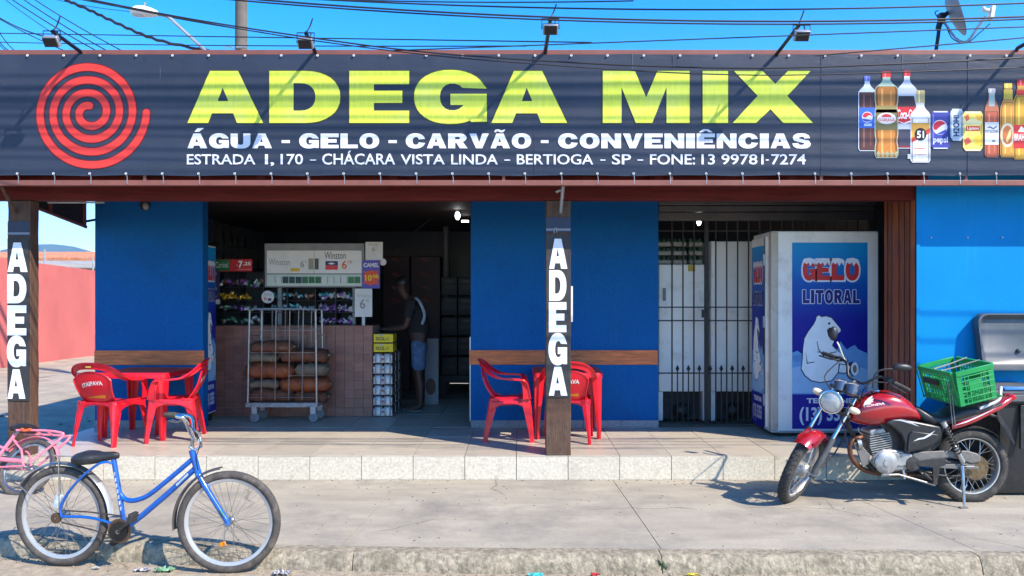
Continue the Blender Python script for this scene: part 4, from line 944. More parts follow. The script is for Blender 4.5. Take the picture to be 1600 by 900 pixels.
# saddle
mb = MB(); rings = []
for px, w, zt, h in [(117, .05, 712, .03), (120, .085, 707, .05), (130, .105, 704, .06), (142, .095, 704.5, .055), (153, .06, 706, .045), (164, .036, 706, .035), (174, .027, 705.5, .03), (180, .018, 707, .022), (182, .008, 709, .012)]:
    c = b(px, zt); h *= 1.35; rings.append([c + V((0, w * cos(a), -h * .5 + h * .5 * sin(a) - (.012 if sin(a) < 0 else 0))) for a in [2 * pi * j / 14 for j in range(14)]])
mb.loft(rings); mb.build('saddle', mat('cracked_black_vinyl', (.018, .018, .02), .5, var=.4, scale=30, dirt=(.35, .34, .32), dscale=26, damt=.8, dlo=.64), bk)
bt('seat_post', [b(174, 716), b(168, 709)], .012, M['steel']); bt('saddle_rail', [b(132, 717, -.03), b(150, 720, -.02), b(172, 714, 0)], .005, M['steel'])
# rack
mb = MB()
for s_ in (-1, 1): mb.tube([b(81, 712, s_ * .06), b(104, 713, s_ * .06), b(126, 716, s_ * .04)], .005, 6)
for px in (82, 96, 110): mb.tube([b(px, 712.5, -.06), b(px, 712.5, .06)], .004, 5)
mb.build('rear_rack', M['grey'], bk)
for s_ in (-1, 1): bt('rack_stay', [b(88, 713, s_ * .062), b(90, 800, s_ * .064)], .004, M['steel'], 6)
# mudguards
mb = MB(); fender(mb, rear, (0, 1, 0), .365, -62, 52, .032, .003, (0, 0, 1)); mb.build('mudguard', mat('grey_mudguard', (.26, .26, .26), .3, metal=.6, var=.2), bk)
mb = MB(); fender(mb, rear, (0, 1, 0), .368, 50, 88, .032, .003, (0, 0, 1)); mb.build('mudguard', mat('silver_mudguard', (.62, .64, .64), .3, metal=.6, var=.1), bk)
mb = MB(); fender(mb, front, fax, .365, -98, -8, .030, .003, (0, 0, 1)); mb.build('mudguard', mat('dark_mudguard', (.07, .065, .06), .4, var=.3), bk)
for s_ in (-1, 1): bt('mudguard_stay', [rear + V((0, s_ * .06, 0)), rear + V((-.36 * sin(R(55)), s_ * .03, .36 * cos(R(55))))], .003, M['steel'], 5)
# drive
mb = MB(); n = 44; mb.lathe([(.03, -.004), (.078, -.004), (.078, .004), (.03, .004)], 36, Matrix.Rotation(R(90), 3, 'X'), bb + V((0, -.055, 0)))
for i in range(n):
    a = 2 * pi * i / n; mb.box(bb + V((.080 * cos(a), -.055, .080 * sin(a))), (.006, .005, .006), Matrix.Rotation(-a, 3, 'Y'))
chn = mb.build('chainring', mat('rusty_chainring', (.11, .07, .045), .5, metal=.5, var=.4, scale=40), bk)
mb = MB()
for i in range(5):
    a = 2 * pi * i / 5; p = V((.045 * cos(a), -.0605, .045 * sin(a))); mb.lathe([(.02, -.001), (.02, .001)], 12, Matrix.Rotation(R(90), 3, 'X'), bb + p)
mb.build('chainring_guard', M['black'], chn)
mb = MB(); mb.lathe([(.062, -.002), (.062, .002)], 30, Matrix.Rotation(R(90), 3, 'X'), bb + V((0, -.0645, 0))); mb.build('chainring_guard', mat('black_chain_disc', (.012, .012, .012), .3, var=.2), chn)
mb = MB(); mb.lathe([(.014, -.075), (.014, .075)], 12, Matrix.Rotation(R(90), 3, 'X'), bb); mb.build('bottom_bracket', M['steel'], bk)
def crank(p, y):
    e = b(*p, y); mb = MB(); mb.tube([bb + V((0, y * .9, 0)), e], [.009, .008], 8); mb.build('crank', mat('oily_crank', (.09, .075, .06), .5, metal=.5, var=.3, scale=30), bk)
    o = e + V((0, y * .7, 0)); mb = MB(); mb.box(o, (.026, .075, .062), Matrix.Rotation(R(12), 3, 'Y')); mb.tube([e, o], .007, 6); mb.build('pedal', mat('pedal_black', (.03, .03, .03), .6, var=.3), bk, bevel=.004)
crank((213, 804), -.085); crank((168, 848), .085)
bt('chain', [b(93, 797, -.055), b(140, 800, -.055), b(188, 806, -.055)], .005, mat('oily_chain', (.08, .06, .045), .5, metal=.5, var=.4, scale=60), 5)
bt('chain', [b(93, 816, -.055), b(140, 827, -.055), b(188, 843, -.055)], .005, mat('oily_chain_lower', (.08, .06, .045), .5, metal=.5, var=.4, scale=60), 5)
mb = MB(); mb.lathe([(.01, -.01), (.036, -.006), (.036, .006), (.01, .01)], 18, Matrix.Rotation(R(90), 3, 'X'), rear + V((0, -.055, 0))); mb.build('sprocket', mat('rusty_sprocket', (.12, .07, .04), .5, metal=.4, var=.4), bk)
mb = MB(); mb.box(b(344, 850, -.012), (.045, .012, .03), Matrix.Rotation(R(-20), 3, 'Y')); mb.build('spoke_reflector', mat('orange_reflector', (.75, .25, .01), .25, var=.1), bk, bevel=.005)
mb = MB(); mb.box(b(88, 790, -.05) + V((0, 0, .03)), (.04, .03, .08), Matrix.Rotation(R(15), 3, 'Y')); mb.build('worn_cloth_strip', FB2, bk)

# ================================================================== PINK BICYCLE
pk = thing('pink_bicycle', 'small pink child bicycle leaning against the foot of the left post', 'bicycle', (-4.30, 6.58, PV - .02), R(176))
pk.rotation_euler = (R(29), 0, R(173))
PK = mat('pink_paint', (.75, .20, .27), .35, var=.15, scale=20, coat=.3, dirt=(.45, .15, .16), dscale=14, damt=.5)
pr, pfm = V((0, 0, .26)), V((.80, 0, .26))
wheel(pk, pr, (0, 1, 0), .255, .024, None, RT, M['steel'], 28, .016, .045, .012, sr=.0013)
wheel(pk, pfm, (.2, 1, 0), .255, .024, None, RT, M['steel'], 28, .016, .045, .012, sr=.0013)
def pt_(name, pts, r, m=PK, sp=0): return bt(name, pts, r, m, 8, sp, pk)
pbb = V((.36, 0, .25)); psc = V((.24, 0, .56)); ph1 = V((.66, 0, .66)); ph0 = V((.68, 0, .55))
pt_('seat_tube', [pbb, psc], .015); pt_('down_tube', [ph0, pbb], .018); pt_('top_tube', [ph1 - V((0, 0, .03)), V((.45, 0, .48)), psc - V((-.02, 0, .14))], .013, PK, 5); pt_('head_tube', [ph1, ph0], .02)
for s_ in (-1, 1):
    pt_('seat_stay', [psc - V((0, 0, .05)), V((.08, s_ * .05, .40)), pr + V((0, s_ * .055, 0))], .009)
    pt_('chain_stay', [pbb, pr + V((0, s_ * .055, 0))], .010); pt_('fork_blade', [ph0 + V((0, s_ * .04, 0)), pfm + V((-.05, s_ * .045, .12)), pfm + V((0, s_ * .045, 0))], .012)
mb = MB()
for s_ in (-1, 1): mb.tube(spline([V((.20, s_ * .05, .58)), V((.0, s_ * .06, .58)), V((-.20, s_ * .06, .57)), V((-.25, s_ * .04, .53)), V((-.05, s_ * .055, .30))], 5), .011, 8)
for x in (-.18, -.08, .02): mb.tube([V((x, -.06, .58)), V((x, .06, .58))], .006, 6)
mb.build('rear_rack', PK, pk)
mb = MB(); fender(mb, pr, (0, 1, 0), .285, -70, 60, .03, .003, (0, 0, 1)); mb.build('mudguard', PK, pk)
mb = MB(); fender(mb, pfm, (0, 1, 0), .285, -80, 35, .03, .003, (0, 0, 1)); mb.build('mudguard', PK, pk)
pt_('seat_post', [psc, V((.22, 0, .60))], .011, M['steel'])
mb = MB(); mb.ell((.16, 0, .615), (.12, .08, .04), 14, 8); mb.ell((.27, 0, .615), (.06, .03, .026), 10, 6); mb.build('saddle', M['black'], pk)
pt_('handlebar', [V((.55, -.24, .80)), V((.62, -.2, .80)), V((.66, -.05, .72)), V((.66, .05, .72)), V((.62, .2, .80)), V((.55, .24, .80))], .011, M['chrome'], 4)
mb = MB(); mb.lathe([(.03, -.004), (.07, -.004), (.07, .004), (.03, .004)], 20, Matrix.Rotation(R(90), 3, 'X'), pbb + V((0, .05, 0))); mb.build('chainring', M['steel'], pk)
for s_ in (-1, 1):
    mb = MB(); e = pbb + V((s_ * .06, s_ * .07, -s_ * .10)); mb.tube([pbb + V((0, s_ * .06, 0)), e], .008, 6); mb.bx(e.x - .035, e.x + .035, min(e.y, e.y + s_ * .07), max(e.y, e.y + s_ * .07), e.z - .01, e.z + .01); mb.build('pedal', M['black'], pk)
pt_('orange_tie', [V((.05, .066, .585)), V((.10, .07, .57)), V((.14, .066, .585))], .014, mat('orange_strap', (.7, .12, .03), .5, var=.2))
pt_('chain_guard', [V((.02, .058, .30)), V((.2, .058, .31)), V((.40, .058, .33))], .02, PK)
# ================================================================== MOTORCYCLE
MD = 6.40
mo = thing('red_motorcycle', 'red motorcycle on its stand with front wheel turned towards the street', 'motorcycle', (3.0, MD, PV))
MO = mo.location
def m(px, py, y=0): return V(((px - 812) / F * (MD + y), MD + y, EYE + (465 - py) / F * (MD + y))) - MO
def q(zx, zy, y=0): return m(1180 + zx / 2.812, 480 + zy / 2.812, y)
MR = mat('red_tank_paint', (.34, .006, .012), .22, var=.12, scale=4, coat=.9, spec=.5, dirt=(.26, .02, .02), dscale=9, damt=.4)
MBK = mat('black_side_cover', (.016, .017, .02), .35, var=.25, scale=10, dirt=(.06, .055, .05), dscale=12, damt=.4)
MF = mat('engine_black', (.022, .021, .02), .6, var=.4, scale=20, dirt=(.09, .075, .06), dscale=18, damt=.5)
MS = mat('seat_vinyl', (.014, .014, .016), .42, var=.2, scale=8, bump=.12, bscale=150)
DS = mat('dusty_swingarm', (.16, .15, .135), .6, metal=.3, var=.25, scale=18)
RUSTP = mat('rusty_exhaust', (.13, .055, .03), .55, metal=.5, var=.4, scale=25)
def mp(name, mt, fill, parent=None, **k):
    mb = MB(); fill(mb); return mb.build(name, mt, parent or mo, **k)
def plate(pts, y0, y1, mp_=q): return lambda b_: b_.prism(pts, lambda x, y: mp_(x, y, y0), lambda x, y: mp_(x, y, y1))
def body(st, nn=18, pw=2.6):
    """loft along the bike: stations (zx, ztop, zbot, halfwidth)"""
    def fill(b_):
        rings = []
        for zx, zt, zb, hw in st:
            A = q(zx, zt); B = q(zx, zb); c = (A + B) / 2; h = (A.z - B.z) / 2; r = []
            for j in range(nn):
                t = 2 * pi * j / nn; cx, sx = cos(t), sin(t)
                r.append(c + V((0, hw * math.copysign(abs(cx) ** (2 / pw), cx), h * math.copysign(abs(sx) ** (2 / pw), sx))))
            rings.append(r)
        b_.loft(rings)
    return fill
# rear wheel
rw = q(943, 694)
wheel(mo, rw, (0, 1, 0), .312, .048, None, M['rubber'], mat('bike_rim_steel', (.58, .57, .54), .35, metal=.8, var=.2), 32, .045, .06, .034, sr=.0022, tread=True, rimd=.014)
hubm = mp('drum_brake', M['alu'], lambda b_: b_.lathe([(.03, -.06), (.075, -.055), (.085, -.02), (.085, .05), (.03, .06)], 22, Matrix.Rotation(R(90), 3, 'X'), rw))
mp('sprocket', mat('worn_sprocket', (.16, .11, .06), .5, metal=.6, var=.4, scale=40), lambda b_: b_.lathe([(.05, -.004), (.102, -.004), (.102, .004), (.05, .004)], 30, Matrix.Rotation(R(90), 3, 'X'), rw + V((0, -.085, 0))), hubm)
# swing arm, chain cover, chain
mp('swing_arm', MF, lambda b_: (b_.tube([q(700, 660, -.10), q(960, 694, -.10)], .022, 8), b_.tube([q(700, 660, .10), q(960, 694, .10)], .022, 8)))
mp('chain_cover', DS, plate([(690, 640), (740, 634), (820, 630), (930, 630), (975, 642), (992, 662), (988, 680), (950, 688), (905, 672), (860, 662), (780, 668), (700, 684)], -.125, -.085), bevel=.008)
mp('chain', MF, lambda b_: b_.tube([q(690, 700, -.085), q(760, 730, -.085), q(850, 742, -.085), q(940, 735, -.085)], .008, 5))
mp('lower_arm', DS, plate([(770, 690), (905, 688), (980, 700), (985, 712), (900, 712), (800, 706)], -.13, -.115), bevel=.004)
# shocks
def coil(a, c, r, turns, y):
    a, c = q(*a, y), q(*c, y); d = c - a; L = d.length; d.normalize(); u = d.orthogonal().normalized(); w = d.cross(u); n = turns * 10
    return [a + d * L * i / n + (u * cos(2 * pi * i / 10) + w * sin(2 * pi * i / 10)) * r for i in range(n + 1)]
for y in (-.14, .14):
    sh_ = mp('shock_absorber', M['steel'], lambda b_: (b_.tube([q(828, 512, y), q(915, 684, y)], .012, 8), b_.tube([q(876, 610, y), q(912, 680, y)], .022, 10)))
    mp('spring', MF, lambda b_: b_.tube(coil((833, 524), (893, 640), .026, 9, y), .0065, 5), sh_)
    mp('shock_cap', M['alu'], lambda b_: b_.tube([q(824, 505, y), q(834, 524, y)], .024, 10), sh_)
# frame
mp('frame', MF, lambda b_: (b_.tube([q(385, 470), q(430, 560), q(470, 660), q(520, 715)], .022, 8), b_.tube([q(385, 450), q(560, 510), q(820, 520)], .02, 8),
   [b_.tube([q(800, 520, s_ * .10), q(960, 480, s_ * .10), q(1080, 425, s_ * .07)], .013, 8) for s_ in (-1, 1)], b_.tube([q(820, 520), q(780, 620), q(700, 690)], .022, 8), b_.tube([q(520, 715), q(640, 720), q(705, 690)], .02, 8)))
mp('air_box', MF, plate([(540, 506), (700, 500), (830, 520), (812, 610), (760, 645), (660, 655), (600, 640), (575, 560)], -.085, .085), bevel=.01)
# engine
eng = mp('engine', M['alu'], plate([(512, 655), (560, 622), (640, 628), (692, 645), (692, 690), (660, 716), (600, 722), (545, 716), (515, 690)], -.115, .115), bevel=.016)
mp('cover', M['alu'], lambda b_: b_.lathe([(.092, 0), (.092, .014), (.078, .024), (.03, .026), (.028, .032), (.001, .032)], 28, Matrix.Rotation(R(90), 3, 'X'), q(573, 682, -.115)), eng)
mp('cover', MF, lambda b_: b_.lathe([(.058, 0), (.058, .02), (.03, .024), (.001, .024)], 20, Matrix.Rotation(R(90), 3, 'X'), q(688, 686, -.11)), eng)
mp('cover', M['alu'], plate([(600, 640), (690, 645), (690, 690), (640, 700), (606, 690)], -.128, -.11), eng, bevel=.006)
tl = Matrix.Rotation(R(-11), 3, 'Y')
for i in range(9):
    c = q(535, 630, 0).lerp(q(524, 552, 0), i / 8)
    mp('cooling_fin', M['alu'], lambda b_: b_.box(c, (.185 - .006 * abs(i - 4), .19, .008), tl), eng)
mp('cylinder', MF, lambda b_: b_.box(q(530, 592), (.145, .15, .19), tl), eng)
mp('cylinder_head', M['alu'], lambda b_: b_.box(q(523, 540), (.15, .17, .05), tl), eng, bevel=.012)
mp('carburettor', MF, lambda b_: (b_.tube([q(575, 580), q(640, 570)], .035, 10), b_.box(q(600, 590), (.06, .09, .09))), eng)
mp('spark_plug_lead', M['wire'], lambda b_: b_.tube(spline([q(470, 560, -.10), q(450, 540, -.08), q(470, 515, -.04), q(520, 510, 0)], 5), .006, 6), eng)
mp('horn', M['steel'], lambda b_: b_.lathe([(.01, -.02), (.05, -.015), (.05, .015), (.02, .02)], 16, Matrix.Rotation(R(80), 3, 'Y'), q(452, 600, -.07)), eng)
mp('lower_bracket', DS, plate([(438, 600), (470, 610), (505, 650), (500, 690), (470, 700), (455, 650)], -.09, -.06), eng, bevel=.004)
mp('exhaust_pipe', RUSTP, lambda b_: b_.tube(spline([q(470, 570, -.03), q(430, 585, -.06), q(416, 615, -.07), q(422, 655, -.07), q(450, 695, -.06), q(500, 722, 0), q(600, 735, .10), q(720, 735, .15)], 6), .02, 10))
mp('muffler', mat('dark_muffler', (.05, .048, .045), .4, metal=.6, var=.3), lambda b_: b_.tube([q(700, 735, .15), q(740, 738, .16), q(960, 742, .17), q(1010, 742, .17)], [.03, .05, .05, .03], 14))
mp('gear_lever', M['steel'], lambda b_: (b_.tube([q(570, 738, -.15), q(630, 736, -.15), q(700, 756, -.15), q(790, 782, -.15)], .009, 6), b_.tube([q(560, 738, -.20), q(590, 738, -.14)], .012, 6), b_.tube([q(650, 716, -.12), q(656, 755, -.15)], .012, 6)))
mp('foot_peg', MF, lambda b_: (b_.tube([q(768, 764, -.13), q(792, 772, -.24)], .018, 8), b_.tube([q(740, 730, -.10), q(780, 768, -.13)], .014, 6)))
mp('peg_bracket', MF, plate([(700, 676), (770, 668), (826, 660), (842, 676), (836, 694), (812, 702), (802, 764), (782, 768), (780, 706), (720, 700)], -.135, -.12), bevel=.004)
mp('stand', M['steel'], lambda b_: (b_.tube([q(908, 696, -.14), q(914, 780, -.18), q(919, 872, -.21)], [.016, .013, .010], 8), b_.box(q(916, 880, -.21), (.06, .04, .008)), b_.tube([q(918, 800, -.18), q(930, 780, -.17)], .006, 6)))
mp('chain_adjuster', M['galv'], lambda b_: (b_.box(q(912, 700, -.12), (.05, .02, .04)), b_.tube([q(880, 700, -.125), q(960, 700, -.125)], .007, 6)))
# bodywork
tk = mp('fuel_tank', MR, body([(400, 466, 484, .03), (412, 446, 496, .07), (432, 420, 506, .105), (470, 386, 517, .13), (520, 367, 518, .145), (575, 364, 507, .15), (625, 380, 499, .142), (668, 411, 496, .122), (698, 452, 497, .10), (712, 484, 494, .07)], 24, 2.5), smooth=60)
mp('fuel_cap', M['chrome'], lambda b_: b_.lathe([(.03, 0), (.032, .01), (.025, .018), (.001, .02)], 18, None, q(530, 372)), tk)
def tks(zx, zy): return q(zx, zy, -.151)
mp('wing_emblem', ink((.78, .76, .74)), lambda b_: b_.prism([(474, 434), (482, 415), (497, 399), (514, 389), (516, 395), (507, 402), (520, 401), (519, 407), (510, 410), (520, 411), (516, 417), (505, 419), (512, 421), (500, 427), (488, 428)], lambda x, y: q(x, y, -.1555 + .0009 * (500 - x) * .35), lambda x, y: q(x, y, -.148 + .0009 * (500 - x) * .35)), tk, smooth=0)
g, fs = text_geo('HONDA', .04)
mb = MB(); mb.add([q(478 + u * 92, 441 - u * 14 - v * 10, -.1545 + .02 * (1 - u) ** 2) for u, v in g], fs); mb.build('lettering', ink((.70, .68, .68)), tk, smooth=0)
sc = mp('side_cover', MBK, plate([(570, 506), (592, 496), (640, 490), (700, 500), (770, 514), (815, 524), (822, 560), (806, 592), (770, 614), (720, 628), (672, 642), (652, 634), (655, 600), (640, 560), (605, 530)], -.155, -.10), bevel=.016)
mp('cover_fin', MBK, plate([(668, 640), (676, 560), (690, 545), (806, 560), (800, 590), (760, 612), (715, 626)], -.166, -.15), sc, bevel=.006)
mp('silver_strike', ink((.62, .63, .64)), plate([(694, 590), (716, 576), (740, 572), (792, 541), (770, 562), (778, 560), (745, 578), (720, 582)], -.1685, -.16), sc, smooth=0)
mp('silver_edge', ink((.45, .46, .48)), plate([(600, 496), (640, 493), (690, 506), (722, 526), (690, 514), (640, 500)], -.158, -.15), sc, smooth=0)
mp('side_cover', MBK, plate([(570, 506), (640, 490), (815, 524), (806, 592), (672, 642), (640, 560)], .10, .155), bevel=.016)
mp('seat', MS, body([(676, 418, 462, .07), (690, 424, 490, .095), (720, 442, 508, .115), (755, 462, 517, .122), (795, 470, 518, .125), (825, 462, 510, .128), (850, 440, 500, .13), (900, 428, 486, .125), (960, 424, 470, .115), (1020, 414, 448, .09), (1050, 408, 432, .06)], 20, 2.8), smooth=60)
tc = mp('tail_cowl', MR, body([(836, 506, 536, .10), (880, 478, 524, .118), (940, 458, 502, .115), (1000, 436, 474, .10), (1060, 410, 448, .08), (1105, 388, 420, .06), (1122, 382, 398, .035)], 18, 3), smooth=60)
mp('cowl_stripe', ink((.75, .72, .72)), plate([(870, 522), (930, 500), (1000, 470), (1062, 442), (1000, 474), (930, 506)], -.122, -.116), tc, smooth=0)
mp('tail_light', mat('red_lens', (.45, .01, .015), .15, var=.1), lambda b_: b_.box(q(1118, 394), (.05, .10, .045), Matrix.Rotation(R(-25), 3, 'Y')), bevel=.01)
mp('grab_rail', mat('satin_rail', (.62, .62, .60), .45, metal=.3, var=.1), lambda b_: [b_.tube(spline([q(985, 446, s_ * .115), q(1030, 428, s_ * .12), q(1072, 404, s_ * .11), q(1078, 370, s_ * .09), q(1080, 352, s_ * .05)], 5), .012, 8) for s_ in (-1, 1)])
mp('rear_mudguard', MBK, lambda b_: b_.loft([[q(x, y, s_ * w) for s_ in (-1, 1)] + [q(x - 9, y + 9, s_ * w) for s_ in (1, -1)] for x, y, w in [(985, 470, .08), (1030, 466, .085), (1065, 478, .085), (1098, 515, .08), (1125, 560, .075), (1142, 598, .07)]]), bevel=.004)
mp('plate_holder', MBK, plate([(1060, 480), (1075, 476), (1120, 545), (1138, 590), (1130, 598), (1112, 565), (1075, 510)], -.10, -.085), bevel=.003)
mp('inner_mudguard', MF, lambda b_: fender(b_, rw, (0, 1, 0), .335, -70, 40, .06, .006, (0, 0, 1)))
# front end, turned about the raked steering axis
AX = V((sin(R(27.5)), 0, cos(R(27.5)))); f0 = V((-cos(R(27.5)), 0, sin(R(27.5)))); l0 = V((0, -1, 0)); TH = R(51.5)
fv = f0 * cos(TH) + l0 * sin(TH); lv = l0 * cos(TH) - f0 * sin(TH); hv = V((-cos(TH), -sin(TH), 0))
B0 = m(1303, 645)
def fe(a, f_, l): return B0 + AX * a + fv * f_ + lv * l
fwz = .31 * math.sqrt(1 - lv.z ** 2) * .985; al = (fwz - B0.z - fv.z * .10) / AX.z
fc = fe(al, .10, 0)
wheel(mo, fc, lv, .31, .043, None, M['rubber'], mat('front_rim_steel', (.60, .59, .57), .3, metal=.85, var=.2), 32, .035, .05, .03, sr=.0022, tread=True, rimd=.014)
qm = lv.to_track_quat('Z', 'Y').to_matrix()
mp('drum_brake', M['alu'], lambda b_: b_.lathe([(.02, -.05), (.062, -.045), (.068, .02), (.055, .055), (.02, .06)], 22, qm, fc))
for s_ in (-1, 1):
    fk = mp('fork_leg', M['chrome'], lambda b_: b_.tube([fe(al + .32, .055, s_ * .1), fe(.20, 0, s_ * .1)], .0165, 12))
    mp('fork_slider', mat('grey_fork_slider', (.10, .098, .094), .5, metal=.4, var=.3, scale=18), lambda b_: b_.tube([fe(al - .03, .085, s_ * .1), fe(al + .06, .08, s_ * .1), fe(al + .34, .055, s_ * .1)], [.022, .03, .026], 12), fk)
mp('brake_arm', MF, lambda b_: (b_.tube([fe(al, .05, .07), fe(al + .10, -.02, .09)], .012, 6), b_.tube(spline([fe(al + .05, .0, .09), fe(al + .2, -.10, .12), fe(al + .45, -.09, .13), fe(.1, .02, .1)], 6), .006, 6)))
mp('axle', M['steel'], lambda b_: b_.tube([fc - lv * .13, fc + lv * .13], .011, 8))
ff = mp('front_mudguard', MR, lambda b_: fender(b_, fc, lv, .352, -56, 58, .068, .006, AX, 28, .034), smooth=60)
mp('mudguard_side', MR, lambda b_: [b_.prism([(a, r) for a, r in ((8, .35), (48, .345), (50, .30), (34, .255), (16, .29))], lambda a, r: fc + (AX * cos(R(a)) + lv.cross(AX) * sin(R(a))) * r + lv * s_ * .064, lambda a, r: fc + (AX * cos(R(a)) + lv.cross(AX) * sin(R(a))) * r + lv * s_ * .070) for s_ in (-1, 1)], ff, bevel=.002)
mp('clamp', MF, lambda b_: [b_.box(fe(a, -.01, 0), (.07, .26, .03), Matrix((fv, lv, AX)).transposed()) for a in (.02, .20)], bevel=.008)
mp('headlight_stay', MF, lambda b_: [b_.tube([fe(.02 + k, 0, s_ * .10), fe(.03 + k * .8, .09, s_ * .10)], .014, 6) for s_ in (-1, 1) for k in (0, .10)])
hc = m(1299, 628, -.17); hm = hv.to_track_quat('Z', 'Y').to_matrix()
hl = mp('headlight', M['black'], lambda b_: b_.lathe([(.02, -.13), (.06, -.11), (.085, -.05), (.092, 0), (.088, .006)], 26, hm, hc), smooth=50)
mp('headlight_ring', M['chrome'], lambda b_: b_.lathe([(.092, -.006), (.097, 0), (.095, .012), (.086, .014), (.086, .0)], 28, hm, hc), hl)
def hlens():
    mm = mat('headlight_glass', (.55, .53, .46), .15, var=.25, scale=28, spec=.8, coat=.6, metal=.0, dirt=(.34, .33, .30), dscale=10, damt=.5); return mm
mp('lens', hlens(), lambda b_: b_.lathe([(.086, .004), (.07, .014), (.045, .021), (.02, .025), (.001, .026)], 26, hm, hc), hl, smooth=60)
cupm = mat('gauge_cup', (.10, .115, .15), .3, metal=.5, var=.1, coat=.6)
for (px, py, y) in ((1313, 603, -.13), (1331, 608, -.19)):
    c = m(px, py, y); ua = (AX * .9 - hv * .12 + V((0, 0, .3))).normalized(); um = (-hv * .55 + V((0, 0, 1))).normalized().to_track_quat('Z', 'Y').to_matrix()
    gp = mp('gauge', cupm, lambda b_: b_.lathe([(.012, -.055), (.034, -.048), (.046, -.01), (.05, .03), (.045, .034)], 20, um, c), smooth=50)
    mp('gauge_ring', M['chrome'], lambda b_: b_.lathe([(.05, .026), (.053, .032), (.046, .04), (.044, .034)], 20, um, c), gp)
    mp('dial', M['white'], lambda b_: b_.lathe([(.044, .034), (.001, .035)], 20, um, c), gp)
hbC = m(1346, 581) 
def hb_(l, a, back): return hbC + lv * l + AX * a - hv * back
bar = spline([hb_(-.36, .0, .10), hb_(-.24, .02, .04), hb_(-.14, .02, .0), hb_(-.07, -.07, -.03), hb_(0, -.08, -.035), hb_(.07, -.07, -.03), hb_(.14, .02, 0), hb_(.24, .02, .04), hb_(.36, 0, .10)], 6)
hbp = mp('handlebar', M['blackm'], lambda b_: b_.tube(bar, .011, 10))
for s_ in (-1, 1):
    mp('grip', M['rubber'], lambda b_: b_.tube([hb_(s_ * .25, .017, .045), hb_(s_ * .375, -.003, .108)], .0175, 10), hbp)
    mp('switch_box', M['black'], lambda b_: b_.box(hb_(s_ * .215, .02, .03), (.05, .05, .045)), hbp, bevel=.01)
    mp('lever', M['black'], lambda b_: b_.tube(spline([hb_(s_ * .20, .015, -.0), hb_(s_ * .26, .005, -.04), hb_(s_ * .37, -.02, .02)], 5), .007, 6), hbp)
mp('handlebar_clamp', M['steel'], lambda b_: b_.tube([fe(.20, -.01, -.03), hb_(0, -.08, -.035)], .018, 8), hbp)
for pc, l, pts in (((1410, 574), .2, [(1364, 607), (1365, 592), (1371, 581), (1384, 577), (1402, 577)]), ((1302, 521), -.2, [(1320, 562), (1316, 553), (1312, 542), (1308, 534)])):
    yy = -.19 if l > 0 else .12
    mr_ = mp('mirror', M['black'], lambda b_: b_.ell(m(*pc, yy), (.080 if l > 0 else .036, .03, .033 if l > 0 else .06), 18, 10, Matrix.Rotation(R(4), 3, 'Y')), smooth=60)
    mp('mirror_stalk', M['black'] if l > 0 else M['chrome'], lambda b_: b_.tube(spline([m(a, c, yy) for a, c in pts], 5), .007, 7), mr_)
for px, py, y in ((1335, 642, -.20), (1278, 612, -.02)):
    mp('indicator', mat('clear_amber_lens', (.70, .58, .42), .2, var=.1, coat=.6), lambda b_: b_.ell(m(px, py, y), (.05, .03, .028), 14, 8, Matrix.Rotation(R(20 if px > 1300 else 25), 3, 'Y')), smooth=60)
    mp('indicator_stalk', M['black'], lambda b_: b_.tube([m(px + (-4 if px > 1300 else 6), py - 1, y + .03), fe(.10, .05, .10 if px > 1300 else -.10)], .009, 6))
mp('control_cables', M['wire'], lambda b_: [b_.tube(spline(p_, 6), .005, 6) for p_ in ([hb_(.2, .0, -.01), m(1357, 600, -.2), m(1345, 625, -.12), m(1352, 660, -.05)], [hb_(-.2, .0, -.01), m(1290, 585, -.12), m(1292, 600, -.16), m(1312, 628, -.1)], [m(1312, 640, -.1), m(1318, 665, -.12), m(1325, 700, -.12)])])
for k, (px, py) in enumerate(((1486, 600), (1490, 600))):
    mp('strap', M['grey'], lambda b_: b_.tube([m(px - 4, py, -.17), m(px, 640, -.16), m(px + 3, 668, -.13)], .004, 5))

